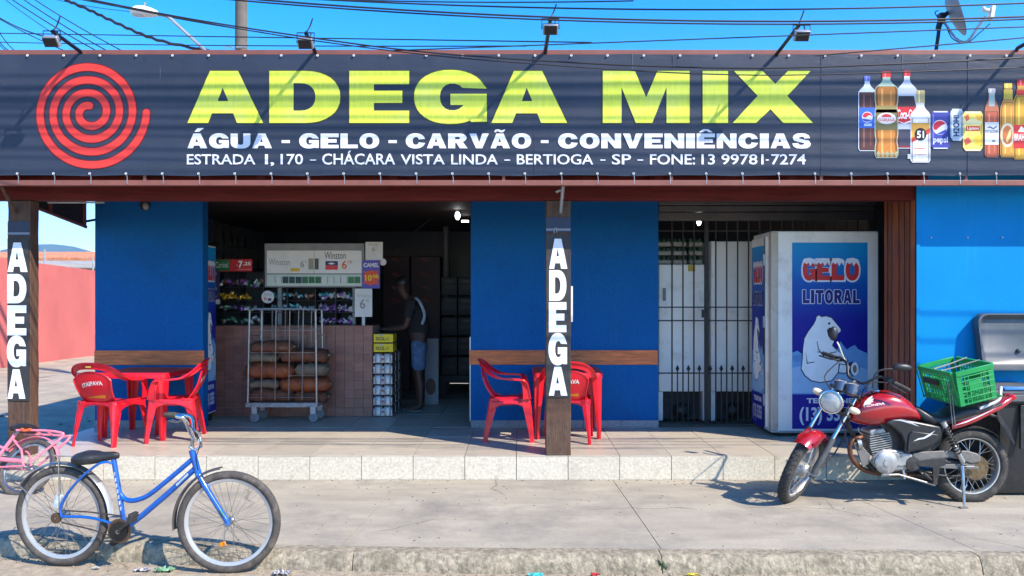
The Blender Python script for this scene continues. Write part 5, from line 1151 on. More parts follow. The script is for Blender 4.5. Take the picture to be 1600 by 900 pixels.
# ================================================================== GREEN CRATE on the seat
GC = mat('green_plastic', (.008, .27, .065), .4, var=.1, scale=6, dirt=(.02, .18, .06), dscale=8, damt=.4)
cr0 = P(1501, 636, MD - .22)
cr = thing('green_crate', 'green slatted plastic crate strapped on the motorcycle seat', 'crate', cr0)
cr.rotation_euler = (R(2), R(-13), R(3))
Wc, Lc, Hc = .305, .46, .29
def cp(fill, name): 
    mb = MB(); fill(mb); return mb.build(name, GC, cr, bevel=.002)
cp(lambda b_: [b_.bx(0, Wc, y, y + .02, 0, .012) for y in [k * .05 for k in range(11)]] + [b_.bx(x, x + .02, 0, Lc, .001, .013) for x in (0, .11, .23, .34)], 'base_grid')
fl = .035   # walls flare outwards a little
def wallx(y, sgn):   # wall across x (front / rear)
    def fill(b_):
        def pt(x, z): return V((x + (x - Wc / 2) * fl * 2 * z / Hc * .3, y + sgn * fl * z / Hc * .6, z))
        def bar(x0, z0, x1, z1, w):
            A, B = pt(x0, z0), pt(x1, z1); b_.tube([A, B], w, 4)
        b_.prism([(0, Hc - .04), (Wc, Hc - .04), (Wc, Hc), (0, Hc)], lambda x, z: pt(x, z) + V((0, -.012, 0)), lambda x, z: pt(x, z) + V((0, .012, 0)))
        for x0, x1 in ((0, .035), (Wc - .035, Wc)):
            b_.prism([(x0, 0), (x1, 0), (x1, Hc - .04), (x0, Hc - .04)], lambda x, z: pt(x, z) + V((0, -.004, 0)), lambda x, z: pt(x, z) + V((0, .006, 0)))
        b_.prism([(.10, .115), (Wc - .10, .115), (Wc - .10, .19), (.10, .19)], lambda x, z: pt(x, z) + V((0, -.004, 0)), lambda x, z: pt(x, z) + V((0, .006, 0)))
        for z in (.012, .06, .112, .16, .20, .235): bar(0, z, Wc, z, .007)
        for x in (.035, .068, .10, Wc - .10, Wc - .068, Wc - .035): bar(x, 0, x, Hc - .03, .006)
        for k in range(12): bar(.105 + k * .0135, .012, .105 + k * .0135, .112, .004)
    return fill
cp(wallx(0, -1), 'end_wall'); cp(wallx(Lc, 1), 'end_wall')
def wally(x, sgn):
    def fill(b_):
        def pt(y, z): return V((x + sgn * fl * z / Hc * .6, y, z))
        def bar(y0, z0, y1, z1, w): b_.tube([pt(y0, z0), pt(y1, z1)], w, 4)
        b_.prism([(0, Hc - .04), (Lc, Hc - .04), (Lc, Hc), (0, Hc)], lambda y, z: pt(y, z) + V((-.012, 0, 0)), lambda y, z: pt(y, z) + V((.012, 0, 0)))
        for y0, y1 in ((0, .035), (Lc - .035, Lc), (.17, .35)):
            b_.prism([(y0, .012 if y1 < .04 or y0 > .4 else .11), (y1, .012 if y1 < .04 or y0 > .4 else .11), (y1, Hc - .04 if y1 < .04 or y0 > .4 else .20), (y0, Hc - .04 if y1 < .04 or y0 > .4 else .20)], lambda y, z: pt(y, z) + V((-.004, 0, 0)), lambda y, z: pt(y, z) + V((.006, 0, 0)))
        for z in (.012, .06, .112, .16, .20, .235): bar(0, z, Lc, z, .007)
        for k in range(14): bar(.02 + k * .037, 0, .02 + k * .037, Hc - .03, .006)
    return fill
cp(wally(0, -1), 'side_wall'); cp(wally(Wc, 1), 'side_wall')
mb = MB(); mb.bx(-.034, -.027, .20, .40, .155, .20); mb.build('dark_plate', M['black'], cr)
mb = MB(); mb.tube([(-.03, .12, Hc), (.12, .2, Hc - .02), (Wc + .03, .16, Hc + .003)], .006, 6); mb.tube([(-.03, .22, Hc + .002), (.15, .3, Hc - .01), (Wc + .03, .33, Hc + .003)], .006, 6); mb.build('elastic_strap', M['grey'], cr)

# ================================================================== WHEELIE BIN
bn0 = V((4.23, 6.83, PV))
bn = thing('wheelie_bin', 'black wheelie bin with grey lid thrown open against the blue wall', 'bin', bn0)
bm_ = mat('black_bin_plastic', (.017, .017, .018), .55, var=.3, scale=6, dirt=(.07, .07, .07), dscale=9, damt=.5, dlo=.56)
zt = ZZ(606, 6.45) - .02
mb = MB(bn0)
def br(z, hw, hd): return [V((bn0.x + x * hw, bn0.y + y * hd, z)) for x, y in ((-1, -.8), (-.85, -1), (.85, -1), (1, -.8), (1, .9), (.9, 1), (-.9, 1), (-1, .9))]
mb.loft([br(PV + .02, .25, .26), br(PV + .04, .26, .27), br(zt - .13, .30, .33), br(zt - .12, .32, .345), br(zt - .07, .325, .35), br(zt - .06, .31, .335), br(zt, .31, .335), br(zt, .285, .31), br(zt - .2, .28, .30)]); mb.build('body', bm_, bn, bevel=.008)
for k in range(3):
    mb = MB(bn0); x = bn0.x - .2 + k * .2; mb.bx(x - .015, x + .015, bn0.y - .352, bn0.y - .33, zt - .5, zt - .13); mb.build('rib', bm_, bn, bevel=.004)
mb = MB(bn0); mb.bx(bn0.x - .345, bn0.x + .345, bn0.y - .375, bn0.y + .36, zt - .035, zt - .0); mb.bx(bn0.x - .30, bn0.x + .30, bn0.y - .37, bn0.y - .35, zt - .10, zt - .036)
mb.build('rim', mat('grey_bin_rim', (.11, .115, .12), .5, var=.25), bn, bevel=.008)
mb = MB(bn0); mb.bx(4.06, 4.32, bn0.y - .385, bn0.y - .30, zt + .001, zt + .022); mb.build('blue_clip', mat('blue_clip', (.03, .20, .55), .4, var=.1), bn, bevel=.004)
lg = mat('grey_bin_lid', (.065, .075, .085), .42, var=.12, scale=6, dirt=(.13, .145, .155), dscale=5, damt=.5, dlo=.5)
ly = 6.98; lz0, lz1 = ZZ(578, ly), ZZ(490, ly); lx0 = XX(1531, ly)
def lid_r(sx, sz, y): # rounded rectangle, seen face on, leaning back
    cx = lx0 + .36; cz = (lz0 + lz1) / 2; hw = .36 * sx; hh = (lz1 - lz0) / 2 * sz; o = []
    for ccx, ccz, a in ((1, 1, 0), (-1, 1, 90), (-1, -1, 180), (1, -1, 270)):
        for k in range(6):
            t = R(a + 18 * k); r = .085; z = cz + ccz * (hh - r) + r * sin(t); x = cx + ccx * (hw - r) * (1 - .05 * (ccz < 0)) + r * cos(t); o.append(V((x, y + (z - lz0) * .12, z)))
    return o
mb = MB(bn0); mb.loft([lid_r(1, 1, ly + .05), lid_r(1.0, 1, ly - .03), lid_r(.965, .95, ly - .03), lid_r(.94, .91, ly - .005), lid_r(.90, .84, ly + .008), lid_r(.87, .78, ly + .03)]); mb.build('lid', lg, bn, smooth=50)
mb = MB(bn0); mb.ell((lx0 + .38, ly + .045, lz0 + .17), (.022, .022, .022), 10, 6); mb.build('lid_boss', lg, bn)
mb = MB(bn0); mb.tube([(lx0 + .05, bn0.y + .36, zt + .01), (lx0 + .62, bn0.y + .36, zt + .01)], .022, 8); mb.tube([(lx0 + .1, 7.03, lz0), (lx0 + .1, bn0.y + .34, zt)], .02, 6); mb.tube([(lx0 + .58, 7.03, lz0), (lx0 + .58, bn0.y + .34, zt)], .02, 6); mb.build('hinge', bm_, bn)
for s_ in (-1, 1):
    mb = MB(bn0); mb.lathe([(.03, -.02), (.09, -.02), (.09, .02), (.03, .02)], 20, Matrix.Rotation(R(90), 3, 'Y'), (bn0.x + s_ * .25, bn0.y + .20, PV + .09)); mb.build('wheel', M['rubber'], bn)

# ================================================================== ICE FREEZER with printed panels
ICE = mat('ice_print', (.01, .05, .4), .45, var=0, spec=.2)
nt = ICE.node_tree; gp_ = nt.nodes.new('ShaderNodeNewGeometry'); sx_ = nt.nodes.new('ShaderNodeSeparateXYZ'); mr2 = nt.nodes.new('ShaderNodeMapRange'); cr_ = nt.nodes.new('ShaderNodeValToRGB')
mr2.inputs[1].default_value = ZZ(560, 8.1); mr2.inputs[2].default_value = ZZ(385, 8.1)
nt.links.new(gp_.outputs['Position'], sx_.inputs[0]); nt.links.new(sx_.outputs['Z'], mr2.inputs[0]); nt.links.new(mr2.outputs[0], cr_.inputs[0]); nt.links.new(cr_.outputs[0], nt.nodes['Principled BSDF'].inputs['Base Color'])
cr_.color_ramp.elements[0].color = (.008, .006, .24, 1); cr_.color_ramp.elements[0].position = 0; cr_.color_ramp.elements[1].color = (.003, .27, .62, 1); cr_.color_ramp.elements[1].position = 1
e_ = cr_.color_ramp.elements.new(.34); e_.color = (.008, .012, .28, 1); e_ = cr_.color_ramp.elements.new(.66); e_.color = (.005, .09, .42, 1)
FD = 8.10
fz = thing('ice_freezer', 'tall white ice freezer with blue printed panels before the barred gate', 'freezer', (3.2, FD, FL))
FO = fz.location; fx0, fx1 = XX(1205, FD), XX(1373, FD); fz0, fz1 = ZZ(676, FD), ZZ(361, FD)
mb = MB(FO); mb.bx(fx0, fx1, FD, FD + .62, fz0, fz1); mb.build('cabinet', M['white'], fz, bevel=.012)
mb = MB(FO); mb.bx(fx0 + .03, fx1 - .03, FD + .03, FD + .6, FL + .02, fz0 - .001); mb.build('base', M['black'], fz)
mb = MB(FO); mb.bx(fx0 - .003, fx0 + .075, FD - .003, FD + .07, fz0 + .01, fz1 - .01); mb.build('corner_post', mat('grimy_beige_enamel', (.46, .40, .33), .5, var=.15, scale=8, st=(1, 1, .3), dirt=(.24, .18, .13), dscale=7, damt=.7, dlo=.55), fz, bevel=.006)
mb = MB(FO); mb.bx(fx0 + .08, fx1 - .005, FD - .004, FD + .02, fz0 - .002, fz0 + .02); mb.build('bottom_trim', M['galv'], fz)
def bear(sh, f, lift):
    """a plain seated polar bear; f maps the front panel's picture coordinates"""
    k = lambda pts: [f(x, y) for x, y in pts]
    W_, O_ = (.84, .86, .88), (.02, .025, .05)
    bodyp = [(545, 622), (549, 590), (551, 550), (556, 515), (570, 490), (588, 466), (596, 450), (598, 440), (606, 434), (615, 440), (632, 437), (650, 443), (662, 458), (682, 482), (682, 490), (668, 500), (660, 520), (652, 540), (668, 556), (690, 572), (706, 590), (700, 604), (690, 612), (668, 640), (650, 662), (610, 668), (580, 662), (558, 644)]
    sh.poly(k([(x + (x - 615) * .05, y + (y - 550) * .032) for x, y in bodyp]), O_, lift, 'bear_outline'); sh.poly(k(bodyp), W_, lift + .4, 'bear_print')
    sh.polys([k(p) for p in ([(676, 602), (700, 606), (722, 596), (740, 600), (750, 618), (742, 642), (724, 650), (712, 632), (694, 640), (672, 636)],)], O_, lift + .5, 'bear_outline')
    sh.polys([k(p) for p in ([(680, 606), (702, 609), (716, 612), (712, 629), (694, 636), (676, 633)], arc(732, 622, 14, 24, 0, 350, 16))], W_, lift + .9, 'bear_print')
    sh.poly(k(arc(732, 622, 7, 14, 0, 350, 12)), (.25, .17, .13), lift + 1.3); sh.poly(k(arc(664, 492, 9, 7, 0, 350, 10)), O_, lift + .8); sh.poly(k(arc(642, 462, 4, 5, 0, 350, 10)), O_, lift + .8)
    sh.poly(k([(634, 486), (643, 476), (654, 480), (662, 500), (660, 524), (648, 520), (638, 505)]), (.06, .02, .025), lift + .8)
    sh.polys([k(p) for p in ([(600, 524), (606, 552), (628, 580), (650, 588), (650, 591), (626, 584), (603, 554), (598, 526)], [(560, 560), (566, 600), (590, 596), (590, 599), (563, 604)], [(600, 560), (640, 566), (668, 560), (668, 563), (640, 570), (600, 563)])], O_, lift + .8)
def zc(x, y): return (1010 + x / 2.25, 300 + y / 2.25)
def panel(sh, fx, x0, x1, nm):
    """print of one freezer panel; fx maps front picture x to this sheet's x"""
    sh.rect(fx(1237.6), 379, fx(1355.6), 670, ICE, 1, nm)
    sh.poly([(fx(a), c) for a, c in [(1237.6, 551), (1246, 548), (1253, 553), (1262, 545), (1272, 550), (1290, 556), (1306, 552), (1313, 533), (1318, 540), (1323, 546), (1329, 542), (1336, 539), (1340, 545), (1348, 549), (1355.6, 552), (1355.6, 616), (1237.6, 616)]], (.14, .33, .62), 2, 'snow_print')
    sh.poly([(fx(a), c) for a, c in [(1237.6, 575), (1262, 569), (1300, 580), (1330, 570), (1355.6, 577), (1355.6, 605), (1320, 614), (1237.6, 614)]], (.30, .48, .70), 2.4, 'snow_print')
    sh.poly([(fx(a), c) for a, c in [(1237.6, 556), (1252, 553), (1266, 561), (1244, 566), (1237.6, 563)]], (.10, .25, .52), 2.6, 'snow_print')
    sh.rect(fx(1237.6), 616, fx(1355.6), 670, (.016, .014, .26), 2.8, 'band_print')
    bear(sh, lambda x, y: (fx(zc(x, y)[0]), zc(x, y)[1]), 3.2)
    bx_ = [(fx(a), fx(c)) for a, c in ((1254, 1274), (1276, 1297), (1299, 1319), (1321, 1342))]
    g_ = abs(fx(1240) - fx(1237.6))
    A = []
    sh.word('GELO', [(a - g_ * 1.0, c + g_ * 1.0) for a, c in bx_], 403.5, 440.5, (.75, .76, .82), 3)
    sh.word('GELO', bx_, 406, 438, (.60, .03, .03), 4)
    for a, c in bx_:      # snow caps and icicles
        w = c - a; sh.poly([(a - .5, 409), (a + w * .1, 404), (a + w * .5, 403), (c - w * .1, 405), (c + .5, 409), (c - w * .05, 415), (a + w * .78, 410), (a + w * .6, 416), (a + w * .45, 410), (a + w * .3, 413), (a + w * .12, 410), (a, 414)], (.75, .78, .84), 5, 'snow_cap')
    lb = [(fx(a), fx(c)) for a, c in ((1253, 1265), (1268, 1272.5), (1275, 1288), (1290, 1304), (1307, 1320.5), (1322, 1337), (1338.5, 1344))]
    lb = spread_boxes('LITORAL', fx(1254), fx(1343), {'I': .42, 'L': .85}, .16)
    sh.outline('LITORAL', lb, 453, 474, g_ * .45, (.62, .66, .78), 3); sh.word('LITORAL', lb, 453, 474, (.012, .012, .16), 7)
    sh.text('TELEFONE', fx(1260), fx(1333), 622, 630, (.72, .72, .78), 4, .04); sh.text('(13) 3355', fx(1249), fx(1335), 636, 664, (.72, .72, .78), 4, .03)
panel(front_sheet(FD - .001, fz, FO), lambda x: x, 0, 0, 'printed_panel')
mb = MB(FO); mb.bx(fx0 - .028, fx0 - .001, FD + .09, FD + .585, fz0 + .04, fz1 - .05); dr = mb.build('door', M['white'], fz, bevel=.006)
mb = MB(FO); mb.bx(fx0 - .031, fx0 - .027, FD + .12, FD + .14, fz0 + .05, fz1 - .06); mb.build('gasket', M['black'], dr)
for z in (fz1 - .30, fz0 + .33, (fz0 + fz1) / 2 + .1):
    mb = MB(FO); mb.bx(fx0 - .05, fx0 - .028, FD + .10, FD + .13, z - .06, z + .06); mb.build('hinge', M['galv'], dr)
mb = MB(FO); mb.box((fx0 - .034, FD + .145, (fz0 + fz1) / 2 - .1), (.012, .014, .3)); mb.build('edge_strip', M['black'], dr)
def flank(l, xx): return Sheet(lambda px, py, k: V((xx - .001 * k, FD + .14 + .43 * (1 - (px - 1237.6) / 118), ZZ(py, FD) * 1.0 - .02)), l, FO)
panel(flank(dr, fx0 - .029), lambda x: x, 0, 0, 'printed_panel')
for x in (fx0 + .08, fx1 - .08):
    for y in (FD + .07, FD + .55):
        mb = MB(FO); mb.lathe([(.02, FL), (.02, FL + .03), (.012, fz0)], 8, None, (x, y, 0)); mb.build('foot', M['black'], fz)
# a second one just inside the doorway, seen along its flank
f2x = XX(318, 8.86)
f2 = thing('ice_freezer', 'ice freezer standing just inside the doorway beside the brown counter', 'freezer', (f2x - .4, 8.9, FL))
O2 = f2.location; z0_, z1_ = FL + .10, ZZ(383, 9.0)
mb = MB(O2); mb.bx(f2x - .85, f2x, 8.87, 9.22, z0_, z1_); mb.build('cabinet', M['white'], f2, bevel=.01)
mb = MB(O2); mb.bx(f2x - .82, f2x - .03, 8.9, 9.19, FL + .01, z0_ - .001); mb.build('base', M['black'], f2)
sh2 = Sheet(lambda px, py, k: V((f2x + .001 + .001 * k, 8.89 + .32 * (px - 1237.6) / 118, z0_ + .02 + (z1_ - z0_ - .04) * (670 - py) / 291)), f2, O2)
panel(sh2, lambda x: x, 0, 0, 'printed_panel')
# ================================================================== BARRED GATE AND WHAT STANDS BEHIND IT
GD = WALL + .06
gt = thing('barred_gate', 'black wrought iron barred gate closing the right opening', 'gate', ((xc + xd) / 2, GD, FL))
GO = gt.location
gm_ = mat('black_iron', (.016, .015, .015), .5, metal=.4, var=.3, scale=20)
for k in range(26):
    px = 1050 + k * 17.1; x = XX(px, GD)
    if x > xd - .02: break
    mb = MB(GO); mb.tube([(x, GD, FL + .03), (x, GD, ZZ(338, GD))], .0085, 6); mb.build('bar', gm_, gt)
    mb = MB(GO); x2 = x + .062; mb.tube([(x2, GD, FL + .03), (x2, GD, ZZ(578, GD))], .007, 6); mb.lathe([(.004, 0), (.02, .02), (.022, .03), (.012, .05), (.003, .07)], 8, None, (x2, GD, ZZ(580, GD))); mb.build('short_bar', gm_, gt)
for py in (361, 480, 501, 583, 661):
    mb = MB(GO); z = ZZ(py, GD); mb.bx(xc + .01, xd - .01, GD - .008, GD + .008, z - .007, z + .007); mb.build('cross_rail', gm_, gt)
mb = MB(GO); mb.bx(XX(1104, GD) - .02, XX(1104, GD) + .02, GD - .012, GD + .02, FL + .02, ZZ(345, GD)); mb.build('meeting_stile', gm_, gt)
mb = MB(GO); mb.box((XX(1100, GD), GD - .02, ZZ(490, GD)), (.06, .04, .09)); mb.build('lock', gm_, gt, bevel=.005)
def tallfridge(px0, px1, pt, d, label, v0, v1):
    x0, x1 = XX(px0, d), XX(px1, d); zt_ = ZZ(pt, d)
    t = thing('white_freezer', label, 'freezer', ((x0 + x1) / 2, d, FL)); o = t.location
    zv = ZZ(612, d)
    mb = MB(o); mb.bx(x0, x1, d, d + .6, zv, zt_); mb.build('cabinet', M['white'], t, bevel=.012)
    mb = MB(o); mb.bx(x0, x0 + .05, d, d + .6, FL + .03, zv - .001); mb.build('side_skirt', M['white'], t); mb = MB(o); mb.bx(x1 - .05, x1, d, d + .6, FL + .03, zv - .001); mb.build('side_skirt', M['white'], t)
    mb = MB(o); mb.bx(x0 + .052, x1 - .052, d + .12, d + .58, FL + .03, zv - .002); mb.build('compressor_bay', M['intdark'], t)
    mb = MB(o); mb.ell(((x0 + x1) / 2, d + .07, FL + .14), (.11, .08, .09), 12, 8); mb.build('compressor', M['black'], t)
    mb = MB(o)
    for z in (.22, .30, .38): mb.tube([(x0 + .07, d + .04, FL + z), (x1 - .07, d + .04, FL + z)], .006, 5)
    mb.build('condenser_pipes', M['blackm'], t)
    return t, x0, x1, zt_
f_a = tallfridge(1029, 1105, 413, 8.98, 'lower white upright freezer behind the gate with bottle packs on top', 0, 0)
f_b = tallfridge(1111, 1186, 377, 8.98, 'taller white upright freezer behind the gate beside the ice freezer', 0, 0)
o = f_a[0].location; mb = MB(o); mb.bx(XX(1075, 8.98), XX(1086, 8.98), 8.972, 8.979, ZZ(424, 8.98), ZZ(414, 8.98)); mb.build('yellow_label', ink((.45, .33, .03)), f_a[0])
mb = MB(o); mb.bx(XX(1036, 8.98), XX(1040, 8.98), 8.955, 8.979, ZZ(470, 8.98), ZZ(450, 8.98)); mb.build('handle', M['grey'], f_a[0])
wrap_ = mat('shrink_wrap', (.20, .17, .13), .3, var=.4, scale=30); capg = mat('green_glass', (.05, .12, .08), .15, var=.2)
t0 = None; zt_ = f_a[3]; rowl = ['on the freezer top', 'in the middle row on the freezer', 'in the top row on the freezer']; coll = ['nearest the blue wall', 'in the centre', 'nearest the taller freezer']
for r_ in range(3):
    for c_ in range(3):
        lb_ = 'shrink wrapped six-pack of bottles ' + rowl[r_] + ', ' + coll[c_]
        loc = (f_a[1] + .085 + c_ * .185, 9.14, zt_ + r_ * .105)
        if t0 is None:
            t0 = thing('bottle_pack', lb_, 'bottle pack', loc, 0, 'bottle packs on the white freezer')
            mb = MB(); mb.bx(-.082, .082, -.07, .12, .002, .06); mb.build('wrap', wrap_, t0, bevel=.01)
            for i in range(3):
                for j in range(2):
                    mb = MB(); mb.lathe([(.024, .06), (.024, .075), (.011, .09), (.011, .1)], 8, None, (-.055 + i * .055, -.03 + j * .06, 0)); mb.build('bottle', capg, t0)
        else: dup(t0, loc, 0, lb_)
# ceiling lamps
def lamp(px, py, d, label, r):
    t = thing('ceiling_lamp', label, 'lamp', P(px, py, d)); o = t.location
    mb = MB(o); mb.tube([o + V((0, 0, r)), (o.x, o.y, CE)], .006, 6); mb.lathe([(.02, r), (.025, r + .03), (.02, r + .07)], 10, None, o); mb.build('socket', M['white'], t)
    mb = MB(o); mb.ell(o, (r * .75, r * .75, r * 1.25), 14, 8); mb.build('bulb', mat('lit_bulb', (.92, .96, 1), .3, var=0, emit=8), t)
    return t
lamp(715, 337, 9.9, 'lit white bulb hanging inside the main doorway', .042)
lamp(1092, 347, 9.35, 'lit white lamp glowing behind the top of the barred gate', .034)
mb = MB(P(727, 345, 10.6)); mb.bx(XX(721, 10.6), XX(732, 10.6), 10.6, 10.64, ZZ(347, 10.6), ZZ(344, 10.6)); tag(mb.build('light_tube', mat('lit_tube', (.9, .95, 1), .3, var=0, emit=3.5)), 'short glowing light tube deep inside beside the hanging bulb', 'lamp').location = P(727, 345, 10.6)

# ================================================================== COUNTER
CD = 9.50
ct0 = V((XX(460, CD), CD, FL)); ctr = thing('shop_counter', 'brown tiled shop counter behind the wire trolley', 'counter', ct0)
cx0, cx1, cz = XX(322, CD), XX(582, CD), ZZ(511, CD)
mb = MB(ct0); mb.bx(cx0, cx1, CD + .012, CD + .5, FL, cz - .001); mb.build('core', M['grout'], ctr)
mb = MB(ct0); mb.bx(cx0 - .0, cx1 + .006, CD - .006, CD + .52, cz, cz + .02); mb.build('top', M['countertile'], ctr, bevel=.004)
nx, nz = 18, 10; tw_, th_ = (cx1 - cx0) / nx, (cz - FL) / nz
ct_me = None
for i in range(nx):
    for j in range(nz):
        if ct_me is None:
            mb = MB(); mb.bx(.0018, tw_ - .0018, 0, .0115, .0018, th_ - .0018); ct_me = bpy.data.meshes.new('tile'); ct_me.from_pydata([tuple(v) for v in mb.v], [], mb.f); ct_me.materials.append(M['countertile'])
        o = bpy.data.objects.new('tile', ct_me); C.objects.link(o); o.parent = ctr; o.location = V((cx0 + i * tw_, CD + random.uniform(-.001, .001), FL + j * th_)) - ct0

# glass sweet rack on the counter
rk0 = P(450, 510, CD + .08)
def RKX(px): return XX(px, CD + .08)
rack = thing('sweet_rack', 'dark shelved sweet rack filled with bright packets on the counter', 'display rack', rk0)
mb = MB(rk0); mb.bx(RKX(336), RKX(556), CD + .34, CD + .36, cz + .02, ZZ(424, CD)); mb.build('back_panel', M['intdark'], rack)
shz = [cz + .022, ZZ(489, CD), ZZ(470, CD), ZZ(449, CD)]
for z in shz:
    mb = MB(rk0); mb.bx(RKX(336), RKX(556), CD + .10, CD + .335, z, z + .006); mb.build('shelf', M['blackm'], rack)
for px in (336, 372, 411, 448, 492, 524, 555):
    mb = MB(rk0); mb.bx(RKX(px), RKX(px) + .008, CD + .085, CD + .34, cz + .02, ZZ(424, CD)); mb.build('divider', M['blackm'], rack)
pkm = MB()
pkm.grid(lambda u, v: V(((u - .5) * .075, 0, (v - .5) * .05)) + V((0, -.012 * sin(pi * u) * sin(pi * v), 0)), 5, 4); pkm.grid(lambda u, v: V(((u - .5) * .075, .0005, (v - .5) * .05)) + V((0, .012 * sin(pi * u) * sin(pi * v), 0)), 5, 4)
cols = {'yellow': (.62, .33, .02), 'purple': (.20, .06, .26), 'silver': (.36, .36, .36), 'green': (.04, .16, .06), 'brown': (.22, .09, .05), 'teal': (.06, .28, .30)}
pme = {}
for k, c_ in cols.items():
    me = bpy.data.meshes.new('sweet_packet'); me.from_pydata([tuple(v) for v in pkm.v], [], pkm.f); me.materials.append(mat('foil_' + k, c_, .25, metal=.25, var=.5, scale=60)); me.shade_smooth(); pme[k] = me
rs = random.Random(11)
def packets(kinds, px0, px1, lev, n):
    n = int(n * 1.7)
    for i in range(n):
        k = rs.choice(kinds); o = bpy.data.objects.new('sweet_packet', pme[k]); C.objects.link(o)
        o.location = (RKX(px0 + (px1 - px0) * (i + .5) / n), CD + .12 + rs.uniform(0, .08), shz[lev] + .028 + rs.uniform(0, .06)); o.rotation_euler = (rs.uniform(-.4, .4), rs.uniform(-1.2, 1.2), rs.uniform(-.6, .6)); o.scale = [rs.uniform(.6, .95)] * 3
        tag(o, 'small shiny %s sweet packet on the %s shelf of the sweet rack, %s part' % (k, ('lowest', 'second', 'third', 'top')[lev], 'left' if px0 < 400 else 'middle' if px0 < 490 else 'right'), 'sweet packet', 'sweet packets on the counter rack')
packets(['yellow'], 340, 388, 2, 12); packets(['brown', 'silver', 'green', 'purple'], 340, 408, 3, 14); packets(['green', 'silver', 'purple'], 340, 408, 1, 9); packets(['silver', 'green'], 340, 408, 0, 8)
packets(['teal', 'brown', 'silver'], 496, 553, 3, 12); packets(['purple', 'silver', 'teal'], 496, 553, 2, 14); packets(['purple', 'purple', 'silver'], 496, 553, 1, 12); packets(['purple', 'silver'], 496, 553, 0, 10)
packets(['teal', 'silver', 'brown'], 415, 488, 2, 11); packets(['silver', 'teal'], 415, 490, 1, 10)
# cigarette display
cd_ = CD + .02
cg0 = P(490, 450, cd_); cg = thing('cigarette_display', 'white lit-up cigarette display case standing over the counter', 'display case', cg0)
mb = MB(cg0); mb.bx(XX(413, cd_), XX(569, cd_), cd_ + .005, cd_ + .25, ZZ(449, cd_), ZZ(380, cd_)); mb.build('case', M['grey'], cg, bevel=.006)
for px in (430, 548):
    mb = MB(cg0); mb.bx(XX(px, cd_), XX(px + 6, cd_), cd_ + .1, cd_ + .14, cz + .02, ZZ(449, cd_)); mb.build('leg', M['grey'], cg)
sc_ = front_sheet(cd_, cg, cg0)
GRY = (.50, .48, .43); TXG = (.28, .26, .24); ORG = (.62, .12, .04)
sc_.rect(417, 391.5, 565, 427, (.66, .64, .60), 1, 'advert_panel'); sc_.rect(417, 429, 565, 446.5, (.50, .58, .50), 1, 'glass_shelf'); sc_.rect(490.5, 391.5, 491.2, 427, TXG, 2)
sc_.text('Winston', 420, 453, 404.5, 414.5, TXG, 3, .0, name='lettering'); sc_.text('Winston', 507, 540.5, 393.5, 404.5, (.03, .03, .05), 3, .0); sc_.text('6', 469.5, 475.5, 407, 418, TXG, 3, .02); sc_.text('30', 476, 480, 407, 411, TXG, 3)
sc_.text('6', 534, 542, 407, 420.5, ORG, 3, .02); sc_.text('00', 543, 550, 407, 411.5, ORG, 3)
sc_.rect(508.5, 408, 528, 414.5, (.03, .04, .12), 3, 'pack_print'); sc_.rect(508.5, 414.5, 528, 421.5, (.55, .05, .05), 3, 'pack_print'); sc_.poly([(512, 412), (518, 410), (524, 412), (518, 413.5)], (.7, .7, .7), 4)
sc_.rect(454, 401, 468.5, 419, (.66, .66, .62), 3, 'pack_print'); sc_.rect(454, 419, 468.5, 424, (.65, .38, .03), 3.5, 'pack_print'); sc_.rect(482, 404, 490, 421, (.30, .27, .2), 3); sc_.rect(491.8, 404, 498, 421, (.08, .08, .07), 3)
pc_ = None
for i in range(14):
    px = 422 + i * 10.2; kk = (.55, .56, .52) if i in (0, 1, 8, 9, 10, 11) else ((.02, .05, .06) if i in (2, 3, 4) else ((.03, .12, .05) if i in (5, 6, 7) else (.05, .16, .06) if i > 11 else (.5, .46, .42)))
    mb = MB(cg0); mb.bx(XX(px, cd_), XX(px + 8, cd_), cd_ - .02, cd_ - .003, ZZ(442.5, cd_), ZZ(432.5, cd_)); mb.build('cigarette_pack', ink(kk), cg)
# price signs
def sign(name, label, px0, px1, y0, y1, d, col, draw=None, th=.006):
    o = P((px0 + px1) / 2, y1, d); t = thing(name, label, 'price sign', o)
    mb = MB(o); mb.bx(XX(px0, d), XX(px1, d), d, d + th, ZZ(y1, d), ZZ(y0, d)); mb.build('board', ink(col) if col else M['whitedim'], t)
    if draw: draw(front_sheet(d - .0005, t, o))
    return t
def d1(s_):
    s_.rect(335, 405.5, 359, 423, (.02, .15, .05), 1); s_.text('Carnival', 337, 356.5, 409, 418.5, (.6, .6, .58), 2, .0); s_.text('7', 372.5, 379.5, 407.5, 418.5, (.8, .78, .76), 2, .04); s_.text(',25', 380, 392, 409, 415.5, (.8, .78, .76), 2, .03); s_.rect(369.5, 414, 371.5, 415, (.8, .78, .76), 2); s_.rect(372, 420.5, 392, 421.5, (.6, .3, .3), 2)
sign('price_sign', 'green and red price sign reading 7,25 above the sweet rack', 334.5, 394, 405, 424, CD + .07, (.52, .03, .03), d1)
def d2(s_): s_.text('Winston', 574.5, 591, 380, 384, TXG, 1); s_.text('6', 581, 586, 386, 392.5, TXG, 1, .02); s_.text('30', 586.5, 589, 386, 389, TXG, 1)
sign('price_sign', 'white price sign with a small 6 above the purple poster', 571, 598, 378, 409, CD + .03, (.60, .59, .56), d2)
